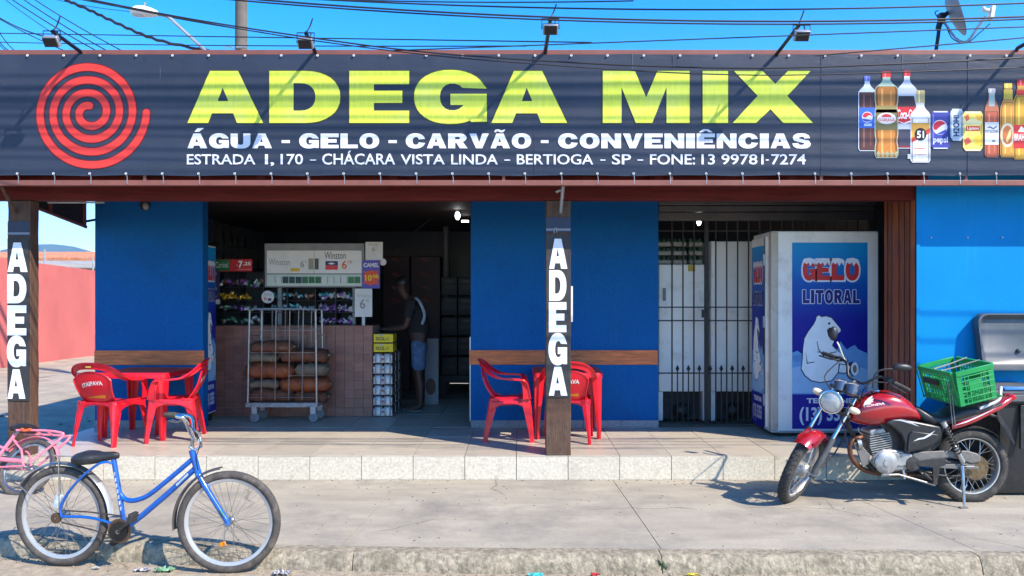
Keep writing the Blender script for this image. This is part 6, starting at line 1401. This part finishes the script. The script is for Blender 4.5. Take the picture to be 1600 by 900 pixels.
def d3(s_):
    s_.text('CAMEL', 568, 592, 411, 417.5, (.7, .7, .72), 1, .03); s_.poly([(568, 431), (570, 427), (567, 424), (574, 424.5), (580, 421.5), (585, 424), (592, 423), (590, 429), (593, 434), (590, 440), (593, 445), (584, 443.5), (578, 447), (574, 443), (567, 444), (570, 438)], (.62, .08, .03), 1.5, 'splash_print')
    s_.text('10', 570.5, 581, 429.5, 439, (.75, .5, .03), 2.5, .03); s_.text('00', 582, 592, 429, 434.5, (.75, .5, .03), 2.5, .02)
sign('price_poster', 'purple and orange poster reading CAMEL 10,00 beside the cigarette display', 566, 593.5, 406.5, 450.5, CD + .015, (.10, .08, .36), d3)
def d4(s_): s_.text('Winston', 557, 579, 459, 465, (.36, .35, .33), 1); s_.text('6', 562, 571, 467, 482.5, TXG, 1, .02); s_.text('30', 571.5, 576.5, 467, 472, TXG, 1)
t = sign('price_sign', 'large white price sign with a 6 standing on a short post on the counter', 554.5, 581.5, 451, 495, CD + .0, (.60, .59, .56), d4)
mb = MB(t.location); mb.bx(XX(565.5, CD), XX(570, CD), CD + .007, CD + .03, cz + .02, ZZ(495, CD)); mb.build('post', M['galv'], t)
def d5(s_): s_.text('Winston', 412.5, 424.5, 458, 462, TXG, 1); s_.text('6', 412.5, 417, 463, 469.5, ORG, 1, .02); s_.rect(418.5, 466, 424, 470, (.08, .06, .10), 1)
o = P(418.6, 464, CD + .03); t = thing('round_sticker', 'round white price disc hanging below the cigarette display', 'price sign', o); mb = MB(o); mb.lathe([(.078, 0), (.078, .005)], 26, Matrix.Rotation(R(90), 3, 'X'), o); mb.build('board', ink((.60, .59, .56)), t); d5(front_sheet(CD + .0225, t, o))
o = P(598.5, 409.5, CD + .028); t = thing('round_sticker', 'small round white disc beside the top of the purple poster', 'price sign', o); mb = MB(o); mb.lathe([(.042, 0), (.042, .004)], 20, Matrix.Rotation(R(90), 3, 'X'), o); mb.build('board', ink((.58, .56, .54)), t); front_sheet(CD + .0225, t, o).text('6', 592.5, 596, 406, 412, (.6, .1, .12), 1, .02)
def d6(s_):
    for a, c, tx in ((425, 437, '7'), (443, 455, '6'), (460, 465, '6')): s_.text(tx, 334.5, 338.5, a + 1, c - 1, (.55, .55, .58), 1, .02)
    s_.rect(332, 468, 344, 475, (.55, .5, .45), 1)
sign('price_sign', 'narrow dark strip of price tags beside the inner ice freezer', 331, 343, 423, 476, CD + .02, (.05, .04, .10), d6)

# ================================================================== WIRE TROLLEY WITH CHARCOAL SACKS
TD = 9.02
tr0 = V((XX(441, TD), TD + .15, FL)); tr = thing('wire_trolley', 'steel wire roll trolley in front of the brown counter', 'trolley', tr0)
def tx(px): return XX(px, TD)
zb = ZZ(632, TD); ztp = ZZ(483, TD)
def tf(name, fill, mt=None): mb = MB(tr0); fill(mb); return mb.build(name, mt or M['chrome'], tr)
galvt = mat('zinc_wire', (.30, .30, .30), .35, metal=.85, var=.25, scale=20)
xl, xr_ = tx(387), tx(494)
def frame(y, top, dx=0):
    pts = [V((xl + dx, y, zb)), V((xl + .02 + dx, y, top - .12)), V((xl + .03 + dx, y, top - .03)), V((xl + .07 + dx, y, top)), V((xr_ - .05 - dx, y, top)), V((xr_ - .015 - dx, y, top - .03)), V((xr_ - .005 - dx, y, top - .12)), V((xr_ + .005 - dx, y, zb))]
    return spline(pts, 4)
for y, dx, tp in ((TD, 0, ztp), (TD + .36, .02, ztp - .01)):
    tf('frame_hoop', lambda b_: b_.tube(frame(y, tp, dx), .0125, 8), galvt)
    for px in (409, 430.5, 452, 473): tf('upright_wire', lambda b_: b_.tube([(tx(px - 1), y, zb + .05), (tx(px + 1), y, tp)], .006, 6), galvt)
    for py, c in ((516, 1), (551, 1), (587, .5), (621, 1)): tf('cross_wire', lambda b_: b_.tube([(xl + .01 if c == 1 else tx(452), y, ZZ(py, TD)), (xr_, y, ZZ(py, TD))], .005, 6), galvt)
for x in (xl + .02, xr_ - .01):
    for z in (zb + .12, zb + .45, zb + .8): tf('side_wire', lambda b_: b_.tube([(x, TD, z), (x, TD + .36, z)], .005, 6), galvt)
tf('deck', lambda b_: b_.bx(xl - .02, xr_ + .02, TD - .02, TD + .4, zb - .03, zb + .02), mat('scuffed_deck', (.30, .30, .30), .5, metal=.3, var=.4, scale=30, dirt=(.06, .06, .06), dscale=24, damt=.8))
for px in (397, 489):
    for y in (TD + .03, TD + .33):
        c = V((tx(px), y, FL + .055)); w_ = tf('caster', lambda b_: b_.lathe([(.02, -.018), (.055, -.016), (.055, .016), (.02, .018)], 20, Matrix.Rotation(R(75), 3, 'X') @ Matrix.Rotation(0, 3, 'Z'), c), mat('grey_caster', (.16, .16, .16), .5, var=.3, scale=30))
        mb = MB(tr0); mb.bx(c.x - .03, c.x + .03, y - .03, y + .03, FL + .10, zb - .031); mb.build('fork', M['galv'], w_)
paper = mat('brown_paper_sack', (.15, .048, .02), .75, var=.4, scale=12, bump=1, bscale=16, dirt=(.05, .022, .014), dscale=9, damt=.8, d2=((.22, .16, .11), 14, (1, 1, 2), .56, .6)); paper2 = mat('kraft_sack', (.20, .135, .085), .8, var=.3, scale=9, bump=.4, bscale=30)
orangep = mat('orange_paper_sack', (.27, .062, .014), .7, var=.45, scale=12, bump=1, bscale=16, dirt=(.2, .06, .03), dscale=6, damt=.6)
def sack(px0, px1, y0, y1, label, mt, dy=.0):
    x0, x1 = tx(px0), tx(px1); z0, z1 = ZZ(y1, TD), ZZ(y0, TD); o = V(((x0 + x1) / 2, TD + .17 + dy, z0)); t = thing('charcoal_sack', label, 'sack', o, 0, 'charcoal sacks in the wire trolley')
    mb = MB(o); hx, hz = (x1 - x0) / 2, (z1 - z0) / 2; rings = []
    for i in range(15):
        u = -1 + 2 * i / 14; e = max(0, 1 - abs(u) ** 9) ** .5; r = []
        for j in range(16):
            a = 2 * pi * j / 16; cx_, sn = cos(a), sin(a)
            r.append(V((o.x + u * hx + rs.uniform(-.012, .012), o.y + (.16 * (.35 + .65 * e)) * math.copysign(abs(cx_) ** .8, cx_) + rs.uniform(-.005, .005), z0 + hz + hz * (.12 + .88 * e) * math.copysign(abs(sn) ** .8, sn) - .012 * u * u + rs.uniform(-.011, .011))))
        rings.append(r)
    mb.loft(rings); mb.build('bag', mt, t, smooth=80)
    for s_ in (-1, 1):
        mb = MB(o); mb.bx(o.x + s_ * hx * 1.0 - .012, o.x + s_ * hx * 1.0 + .012, o.y - .06, o.y + .06, z0 + hz - .014, z0 + hz + .014); mb.build('stitched_end', paper2, t)
sack(386, 455, 533, 552, 'brown paper charcoal sack lying topmost on the left of the trolley', paper)
sack(432, 509, 546, 567, 'brown charcoal sack on the right just under the topmost', paper, .02)
sack(379, 428, 552, 568, 'pale kraft charcoal sack second from the top on the left', paper2, .06)
sack(376, 456, 568, 592, 'orange brown charcoal sack bulging in the middle left of the trolley', orangep)
sack(455, 506, 569, 589, 'pale kraft charcoal sack in the middle right with a light end', paper2, .06)
sack(382, 432, 594, 609, 'thin pale charcoal sack low on the left of the trolley', paper2, .05)
sack(430, 512, 591, 614, 'orange brown charcoal sack low on the right of the trolley', orangep, .02)
sack(382, 456, 609, 630, 'brown charcoal sack at the bottom left of the trolley', paper)
sack(452, 508, 613, 631, 'dark brown charcoal sack at the bottom right of the trolley', paper, .03)

# ================================================================== BEER PACKS at the end of the counter
BP = 9.46
bx0, bx1 = XX(583.5, BP), XX(613, BP)
tinm = mat('beer_tin', (.46, .42, .40), .3, metal=.3, var=.25, scale=40); tind = mat('dark_tin', (.10, .09, .07), .3, metal=.4, var=.4, scale=40)
zrow = (ZZ(552, BP) - FL) / 6
bp = None; rn = ['bottom', 'second', 'third', 'fourth', 'fifth', 'sixth']; dn = ['front of the', 'middle of the', 'rear of the']
for j in range(3):
    for r_ in range(6):
        lb_ = 'pack of white beer cans, %s layer up, at the %s stack' % (rn[r_], dn[j])
        loc = V(((bx0 + bx1) / 2, BP + .13 + j * .27, FL + r_ * zrow + .004))
        if bp is None:
            bp = thing('beer_pack', lb_, 'beer pack', loc, 0, 'beer packs stacked at the counter end'); w_ = (bx1 - bx0) / 2
            for i in range(2):
                for k in range(4):
                    mb = MB(); mb.lathe([(.02, 0), (w_ / 2 - .003, .012), (w_ / 2 - .003, zrow - .03), (w_ / 2 - .012, zrow - .012), (w_ / 2 - .014, zrow - .008)], 12, None, (-w_ / 2 + i * w_, -.10 + k * .066, 0)); mb.build('can', tinm if k == 0 else tind, bp)
            mb = MB(); mb.bx(-w_ + .001, w_ - .001, -.134, -.131, .006, zrow * .74); lbp = mb.build('wrap', mat('pale_wrap', (.52, .47, .46), .45, var=.45, scale=30, d2=((.30, .18, .16), 24, (1, 1, 2), .52, .6)), bp); s_ = Sheet(lambda u, v, l: V((-w_ + 2 * w_ * u, -.1342 - .001 * l, .006 + (zrow * .74 - .006) * v)), lbp, (0, 0, 0))
            s_._mk('print', [s_.fn(a, c, 1) for a, c in ((.12, .25), (.6, .45), (.6, .75), (.12, .55))], [(0, 1, 2, 3)], (.32, .12, .14))
        else: dup(bp, loc, 0, lb_)
for k, (y0, y1) in enumerate(((536.5, 550), (521.5, 535))):
    o = P(598, y1, BP); t = thing('beer_carton', 'yellow beer carton, %s of the two on top of the can stack' % ('lower', 'upper')[k], 'carton', o, 0, 'yellow cartons on the beer packs')
    mb = MB(o); mb.bx(bx0 + .004, bx1 + .01, BP - .008, BP + .27, ZZ(y1, BP), ZZ(y0, BP) - .004); mb.build('box', ink((.70, .52, .02)), t, bevel=.003)
    mb = MB(o); mb.bx(bx0, bx1 + .014, BP - .012, BP + .28, ZZ(y0, BP) - .003, ZZ(y0, BP) + .003); mb.build('lid', M['black'], t)
    s_ = front_sheet(BP - .009, t, o); s_.text('SKOL', 587, 602, y0 + 5, y0 + 10.5, (.10, .08, .03), 1, .03); s_.rect(592, y0 + 1.5, 598, y0 + 3.5, (.3, .36, .45), 1); s_.text('15', 603, 607, y0 + 6, y0 + 10, (.12, .1, .03), 1, .03)
# ================================================================== BACK OF THE SHOP
FRD = mat('dark_red_crate', (.05, .007, .008), .5, var=.2); 
for k, (px0, px1) in enumerate(((598, 640), (642, 688))):
    d = 12.2; o = P((px0 + px1) / 2, 640, d); o.z = FL; t = thing('drinks_cooler', 'dark red drinks cooler at the back, %s of the pair' % ('left', 'right')[k], 'cooler', o)
    mb = MB(o); mb.bx(XX(px0, d), XX(px1, d), d, d + .6, FL, ZZ(400, d)); mb.build('cabinet', FRD, t, bevel=.01)
    s_ = front_sheet(d - .001, t, o); c_ = (px0 + px1) / 2
    for y in (405, 428, 448, 468): s_.polys([arc(c_ - 3, y, 5, 2.2, 0, 350, 10), arc(c_ + 2, y + 2.5, 4, 1.6, 0, 350, 10)], (.22, .05, .05), 1, 'logo_print')
CRD = mat('dark_bottle_crate', (.024, .022, .022), .6, var=.3)
cr_t = None
for i in range(2):
    for j in range(5):
        d = 11.6; lb_ = 'dark stacked beer crate lettered ORIGINAL, row %s up, %s column' % (('lowest', 'second', 'third', 'fourth', 'highest')[j], ('left', 'right')[i])
        loc = V((XX(702 + i * 26, d), d + .15, FL + .30 + j * .30))
        if cr_t is None:
            cr_t = thing('beer_crate', lb_, 'crate', loc, 0, 'dark beer crates stacked at the back')
            mb = MB(); mb.bx(-.12, .12, -.15, .15, .0, .27); mb.build('crate', CRD, cr_t, bevel=.008); mb = MB(); mb.bx(-.06, .06, -.153, -.149, .19, .23); mb.build('hand_hole', M['black'], cr_t)
            s_ = Sheet(lambda x, y, l: V((x, -.1515 - .001 * l, y)), cr_t, (0, 0, 0)); g, fs = text_geo('ORIGINAL', .02); s_._mk('lettering', [s_.fn(-.1 + .2 * u, .09 + .06 * v, 1) for u, v in g], fs, (.07, .07, .07))
        else: dup(cr_t, loc, 0, lb_)
o = V((XX(715, 11.6), 11.75, FL)); t = thing('low_pallet', 'dark low platform under the stacked beer crates', 'pallet', o); mb = MB(o)
for k in range(4): mb.bx(o.x - .3, o.x + .3, o.y - .2 + k * .11, o.y - .11 + k * .11, FL + .2, FL + .295)
for k in (-1, 1): mb.bx(o.x + k * .22 - .05, o.x + k * .22 + .05, o.y - .2, o.y + .2, FL, FL + .2)
mb.build('planks', CRD, t)
d = 10.55; o = P(676, 616, d); t = thing('leaning_panel', 'pale grey panel with a brown round print behind the man', 'panel', o); mb = MB(o); mb.bx(XX(664, d), XX(685, d), d, d + .02, FL + .001, ZZ(529, d)); mb.build('board', ink((.30, .31, .34)), t); front_sheet(d - .001, t, o).poly(arc(673, 604, 8, 13, 0, 350, 18), (.16, .07, .05), 1)
mb = MB(P(700, 400, 12.3)); mb.tube([P(697, 350, 12.3), P(697, 400, 12.3), P(698, 640, 12.3)], .05, 10); tag(mb.build('drain_pipe', M['grey']), 'grey vertical pipe at the back left of the crate stack', 'pipe').location = P(700, 400, 12.3)
mb = MB(P(620, 380, 11)); mb.tube([P(690, 332, 11), P(660, 352, 11), P(612, 392, 11)], .008, 5); tag(mb.build('hanging_cable', M['wire']), 'black cable slanting across the dark back of the shop', 'cable').location = P(620, 380, 11)
# side wall shelves with bottles (left, in the dark)
o = V((XL + .18, 10.6, 2.0)); sw = thing('wall_shelf', 'dark grid of bottle shelves on the left inner wall', 'shelf', o)
gsh = mat('shelf_steel', (.10, .10, .10), .5, metal=.3, var=.2)
for z in (1.98, 2.28, 2.58, 2.88):
    mb = MB(o); mb.bx(XL + .16, XL + .5, 9.3, 12.9, z - .008, z); mb.build('shelf_board', gsh, sw)
for k in range(13):
    y = 9.3 + k * .3
    mb = MB(o); mb.bx(XL + .16, XL + .5, y - .006, y + .006, 1.7, 2.9); mb.build('divider', gsh, sw)
bme = MB(); bme.lathe([(.038, 0), (.04, .01), (.04, .14), (.015, .19), (.014, .25)], 10); bm2 = bpy.data.meshes.new('bottle'); bm2.from_pydata([tuple(v) for v in bme.v], [], bme.f); bm2.materials.append(mat('dark_glass', (.03, .028, .026), .12, var=.3, objrand=.5)); bm2.shade_smooth()
for z in (1.98, 2.28, 2.58):
    for k in range(24):
        ob = bpy.data.objects.new('bottle', bm2); C.objects.link(ob); ob.location = (XL + .40 + rs.uniform(-.02, .02), 9.37 + k * .15 + rs.uniform(-.02, .02), z + .001); tag(ob, 'dark glass bottle on the %s board of the left inner wall shelves' % {1.98: 'lowest', 2.28: 'middle', 2.58: 'upper'}[z], 'bottle', 'bottles on the left wall shelves')

# ================================================================== MAN BEHIND THE BEER PACKS
pd = 10.05
mn0 = V((XX(655, pd), pd, FL)); mn = thing('person', 'man in black T-shirt and light blue shorts bending over the counter', 'person', mn0)
SKN = mat('brown_skin', (.075, .032, .02), .6, var=.12, scale=12); SHT = mat('black_cotton', (.012, .012, .013), .85, var=.2, scale=14); JN = mat('light_blue_denim', (.09, .155, .28), .85, var=.4, scale=14)
def skin(name, mt, nodes, edges, root, sub=2):
    me = bpy.data.meshes.new(name); me.from_pydata([n[0] for n in nodes], edges, []); o = bpy.data.objects.new(name, me); C.objects.link(o); o.parent = mn
    md = o.modifiers.new('skin', 'SKIN'); md.use_smooth_shade = True
    if not me.skin_vertices: pass
    lay = me.skin_vertices[0].data if me.skin_vertices else None
    if lay is None:
        me.attributes; lay = None
    if lay:
        for i, n in enumerate(nodes): lay[i].radius = (n[1], n[2] if len(n) > 2 else n[1]); lay[i].use_root = (i == root)
    sb_ = o.modifiers.new('subsurf', 'SUBSURF'); sb_.levels = sub; sb_.render_levels = sub
    me.materials.append(mt); return o
# facing -x, head bowed; joints in metres
N = [((0, 0, .90), .115, .14), ((-.01, 0, 1.05), .11, .145), ((-.04, 0, 1.22), .115, .16), ((-.09, 0, 1.38), .09, .15), ((-.14, 0, 1.45), .055), ((-.19, 0, 1.50), .05), ((-.215, 0, 1.555), .072, .07), ((-.235, 0, 1.64), .082, .078), ((-.225, 0, 1.70), .06, .06),
     ((-.09, -.17, 1.38), .055), ((-.11, -.24, 1.18), .046), ((-.14, -.245, 1.09), .04), ((-.30, -.20, 1.06), .032), ((-.37, -.18, 1.06), .025), ((-.42, -.175, 1.055), .030, .016),
     ((-.09, .17, 1.38), .055), ((-.13, .23, 1.18), .046), ((-.16, .235, 1.10), .04), ((-.32, .16, 1.08), .032), ((-.38, .14, 1.08), .025), ((-.43, .13, 1.075), .030, .016),
     ((0, -.09, .80), .085), ((.01, -.095, .64), .07), ((0, -.095, .48), .052), ((.03, -.095, .32), .052), ((.03, -.095, .12), .035), ((.02, -.095, .05), .036), ((-.08, -.10, .03), .034, .022), ((-.14, -.10, .022), .026, .016),
     ((0, .09, .80), .085), ((-.03, .10, .64), .07), ((-.05, .10, .48), .052), ((-.02, .10, .32), .052), ((-.03, .10, .12), .035), ((-.04, .10, .05), .036), ((-.14, .11, .03), .034, .022), ((-.20, .11, .022), .026, .016)]
E_ = [(0, 1), (1, 2), (2, 3), (3, 4), (4, 5), (5, 6), (6, 7), (7, 8), (3, 9), (9, 10), (10, 11), (11, 12), (12, 13), (13, 14), (3, 15), (15, 16), (16, 17), (17, 18), (18, 19), (19, 20), (0, 21), (21, 22), (22, 23), (23, 24), (24, 25), (25, 26), (26, 27), (27, 28), (0, 29), (29, 30), (30, 31), (31, 32), (32, 33), (33, 34), (34, 35), (35, 36)]
for h_, sy in ((14, -1), (20, 1)):
    bx_, by_, bz_ = N[h_][0]
    for f_ in range(4):
        i0 = len(N); yy = by_ + (-.027 + .018 * f_); L_ = (.034, .04, .038, .03)[f_]
        N += [((bx_ - .03, yy, bz_), .009), ((bx_ - .03 - L_, yy, bz_ - .006), .0085), ((bx_ - .03 - L_ * 1.8, yy, bz_ - .024), .0075)]
        E_ += [(h_, i0), (i0, i0 + 1), (i0 + 1, i0 + 2)]
    i0 = len(N); N += [((bx_ + .01, by_ - sy * .035, bz_), .010), ((bx_ - .025, by_ - sy * .05, bz_ - .008), .009)]; E_ += [(h_, i0), (i0, i0 + 1)]
body_ = skin('body', SKN, N, E_, 0)
skin('shirt', SHT, [((0, 0, .93), .135, .165), ((-.01, 0, 1.05), .13, .165), ((-.04, 0, 1.22), .135, .178), ((-.09, 0, 1.37), .108, .165), ((-.125, 0, 1.435), .07), ((-.09, -.17, 1.375), .075), ((-.105, -.225, 1.24), .068), ((-.11, -.238, 1.19), .066), ((-.09, .17, 1.375), .075), ((-.12, .218, 1.24), .068), ((-.13, .23, 1.19), .066)], [(0, 1), (1, 2), (2, 3), (3, 4), (3, 5), (5, 6), (6, 7), (3, 8), (8, 9), (9, 10)], 0)
skin('shorts', JN, [((0, 0, .95), .125, .155), ((0, 0, .86), .13, .16), ((0, -.09, .78), .105), ((.01, -.095, .64), .10), ((.01, -.095, .50), .098), ((0, .09, .78), .105), ((-.03, .10, .64), .10), ((-.045, .10, .50), .098)], [(0, 1), (1, 2), (2, 3), (3, 4), (1, 5), (5, 6), (6, 7)], 0)
mb = MB(); mb.ell((-.215, 0, 1.66), (.098, .088, .085), 16, 10, Matrix.Rotation(R(-20), 3, 'Y')); mb.build('hair', M['black'], mn)
mb = MB()
for s_ in (-1, 1): mb.ell((-.205, s_ * .082, 1.605), (.022, .012, .032), 8, 6)
mb.ell((-.325, 0, 1.59), (.02, .015, .024), 8, 6); mb.ell((-.305, 0, 1.545), (.012, .026, .008), 8, 6)
mb.build('face_features', SKN, mn)
mb = MB()
for s_ in (-1, 1): mb.ell((-.306, s_ * .03, 1.625), (.010, .012, .008), 8, 6)
mb.build('eyes', M['black'], mn)
mb = MB(); mb.tube(spline([V((-.03, -.13, 1.46)), V((.03, -.15, 1.40)), V((.09, -.165, 1.25)), V((.06, -.17, 1.12))], 5), .02, 6); mb.build('bag_strap', mat('blue_grey_strap', (.28, .33, .42), .7, var=.3), mn)
for s_, x in ((-1, 0), (1, -.06)):
    mb = MB(); mb.bx(x - .17, x + .06, s_ * .1 - .045, s_ * .1 + .045, .002, .014); mb.build('flip_flop', M['grey'], mn, bevel=.005)

# ================================================================== LITTER AND WEEDS
def crumple(px, py, w, h, label, col, name, d=4.97, r=.3):
    o = P(px, py, d); o.z = .004; t = MB(o); n = 9
    v0 = {}
    t.grid(lambda u, v: o + V(((u - .5) * w + rs.uniform(-.01, .01), (v - .5) * w * .5 + rs.uniform(-.01, .01), .004 + h * abs(sin(u * 9 + v * 5)) * rs.uniform(.3, 1))), n, 6)
    ob = t.build(name, mat(name + '_film', col, .25, var=.4, scale=40, spec=.7), smooth=20); ob.location = o; return tag(ob, label, 'litter', 'litter in the gutter')
crumple(225, 887, .09, .02, 'clear crumpled plastic wrapper in the gutter left of the green one', (.36, .34, .36), 'plastic_wrapper', 5.06)
crumple(258, 886, .12, .028, 'crumpled clear and green plastic bottle wrapper in the gutter by the blue bicycle', (.22, .42, .22), 'plastic_wrapper', 5.05)
crumple(440, 897, .11, .03, 'clear crumpled plastic bag in the gutter beside the bicycle front wheel', (.38, .37, .37), 'plastic_bag', 4.99)
crumple(150, 880, .05, .01, 'white scrap of paper in the gutter under the bicycle rear wheel', (.5, .49, .46), 'paper_scrap', 5.10)
crumple(838, 897, .10, .015, 'turquoise plastic scrap in the gutter near the middle post', (.06, .50, .48), 'plastic_scrap', 4.97)
crumple(930, 899, .05, .02, 'small red scrap in the gutter between the turquoise and yellow ones', (.55, .03, .04), 'paper_scrap', 4.965)
crumple(1083, 899, .07, .02, 'small yellow scrap in the gutter below the pavement joint', (.6, .5, .06), 'paper_scrap', 4.965)
gr_ = mat('weed_green', (.06, .10, .025), .7, var=.4, scale=30)
for (x, y, z, n, lb_) in ((.93, kerb_y(.93) - .005, .01, 34, 'green weed tuft growing in the kerb joint right of the middle post'), (XX(1537, 7.05), 7.06, PV, 34, 'green weed tuft behind the motorcycle rear wheel')):
    o = V((x, y, z)); mb = MB(o)
    for i in range(n):
        a = rs.uniform(0, 6.3); l = rs.uniform(.02, .055); p = o + V((rs.uniform(-.025, .025), rs.uniform(-.01, .01), rs.uniform(0, .05) if z < .1 else 0)); s_ = V((cos(a), sin(a) * .5, 0)); t_ = p + s_ * l * .6 + V((0, 0, l)); w_ = V((-sin(a), cos(a), 0)) * .005
        mb.add([p - w_, p + w_, t_], [(0, 1, 2)])
    tag(mb.build('weed_tuft', gr_, smooth=0), lb_, 'weed').location = o
# flecks of leaf and grit scattered on the pavement
mb = MB()
for i in range(420):
    x = rs.uniform(-4.6, 4.6); f_ = rs.random() ** 2.2; y = 7.11 - f_ * 1.9; s_ = rs.uniform(.002, .007); mb.ell((x, y, PV + .002 + .008 * sin(x * 1.3 + y) * max(0, (7.1 - y) / 2.1)), (s_ * rs.uniform(1, 2.4), s_, s_ * .5), 5, 3, Matrix.Rotation(rs.uniform(0, 3), 3, 'Z'))
tag(mb.build('pavement_grit', mat('dry_leaf_grit', (.17, .13, .08), .95, var=.5, scale=3)), 'tiny dark flecks of grit and dry leaf scattered over the pavement', 'grit', kind='stuff')
# grit along the kerb foot
mb = MB()
for i in range(900):
    x = rs.uniform(-4.5, 4.5); y = kerb_y(x) - .03 - abs(rs.gauss(0, .06)); s_ = rs.uniform(.002, .008); mb.ell((x, y, .003), (s_ * 1.3, s_, s_ * .7), 5, 3)
tag(mb.build('gutter_grit', M['kerb']), 'sandy grit and pebbles lying along the foot of the kerb', 'grit', kind='stuff')
# ------------------------------------------------------------------ haze that turns the far hills blue
mb = MB(); mb.bx(-3450, 3450, -450, 4250, -1.1, 330)
hz = mb.build('haze', None, smooth=0); hz['kind'] = 'stuff'; hz['label'] = 'thin pale air between the yard and the far hills'
hmat = bpy.data.materials.new('haze_air'); hmat.use_nodes = True; hn = hmat.node_tree
hn.nodes.remove(hn.nodes['Principled BSDF']); pv = hn.nodes.new('ShaderNodeVolumePrincipled'); pv.inputs['Color'].default_value = (.40, .66, 1, 1); pv.inputs['Density'].default_value = .00024; pv.inputs['Anisotropy'].default_value = .2
hn.links.new(pv.outputs[0], hn.nodes['Material Output'].inputs['Volume']); hz.data.materials.append(hmat)
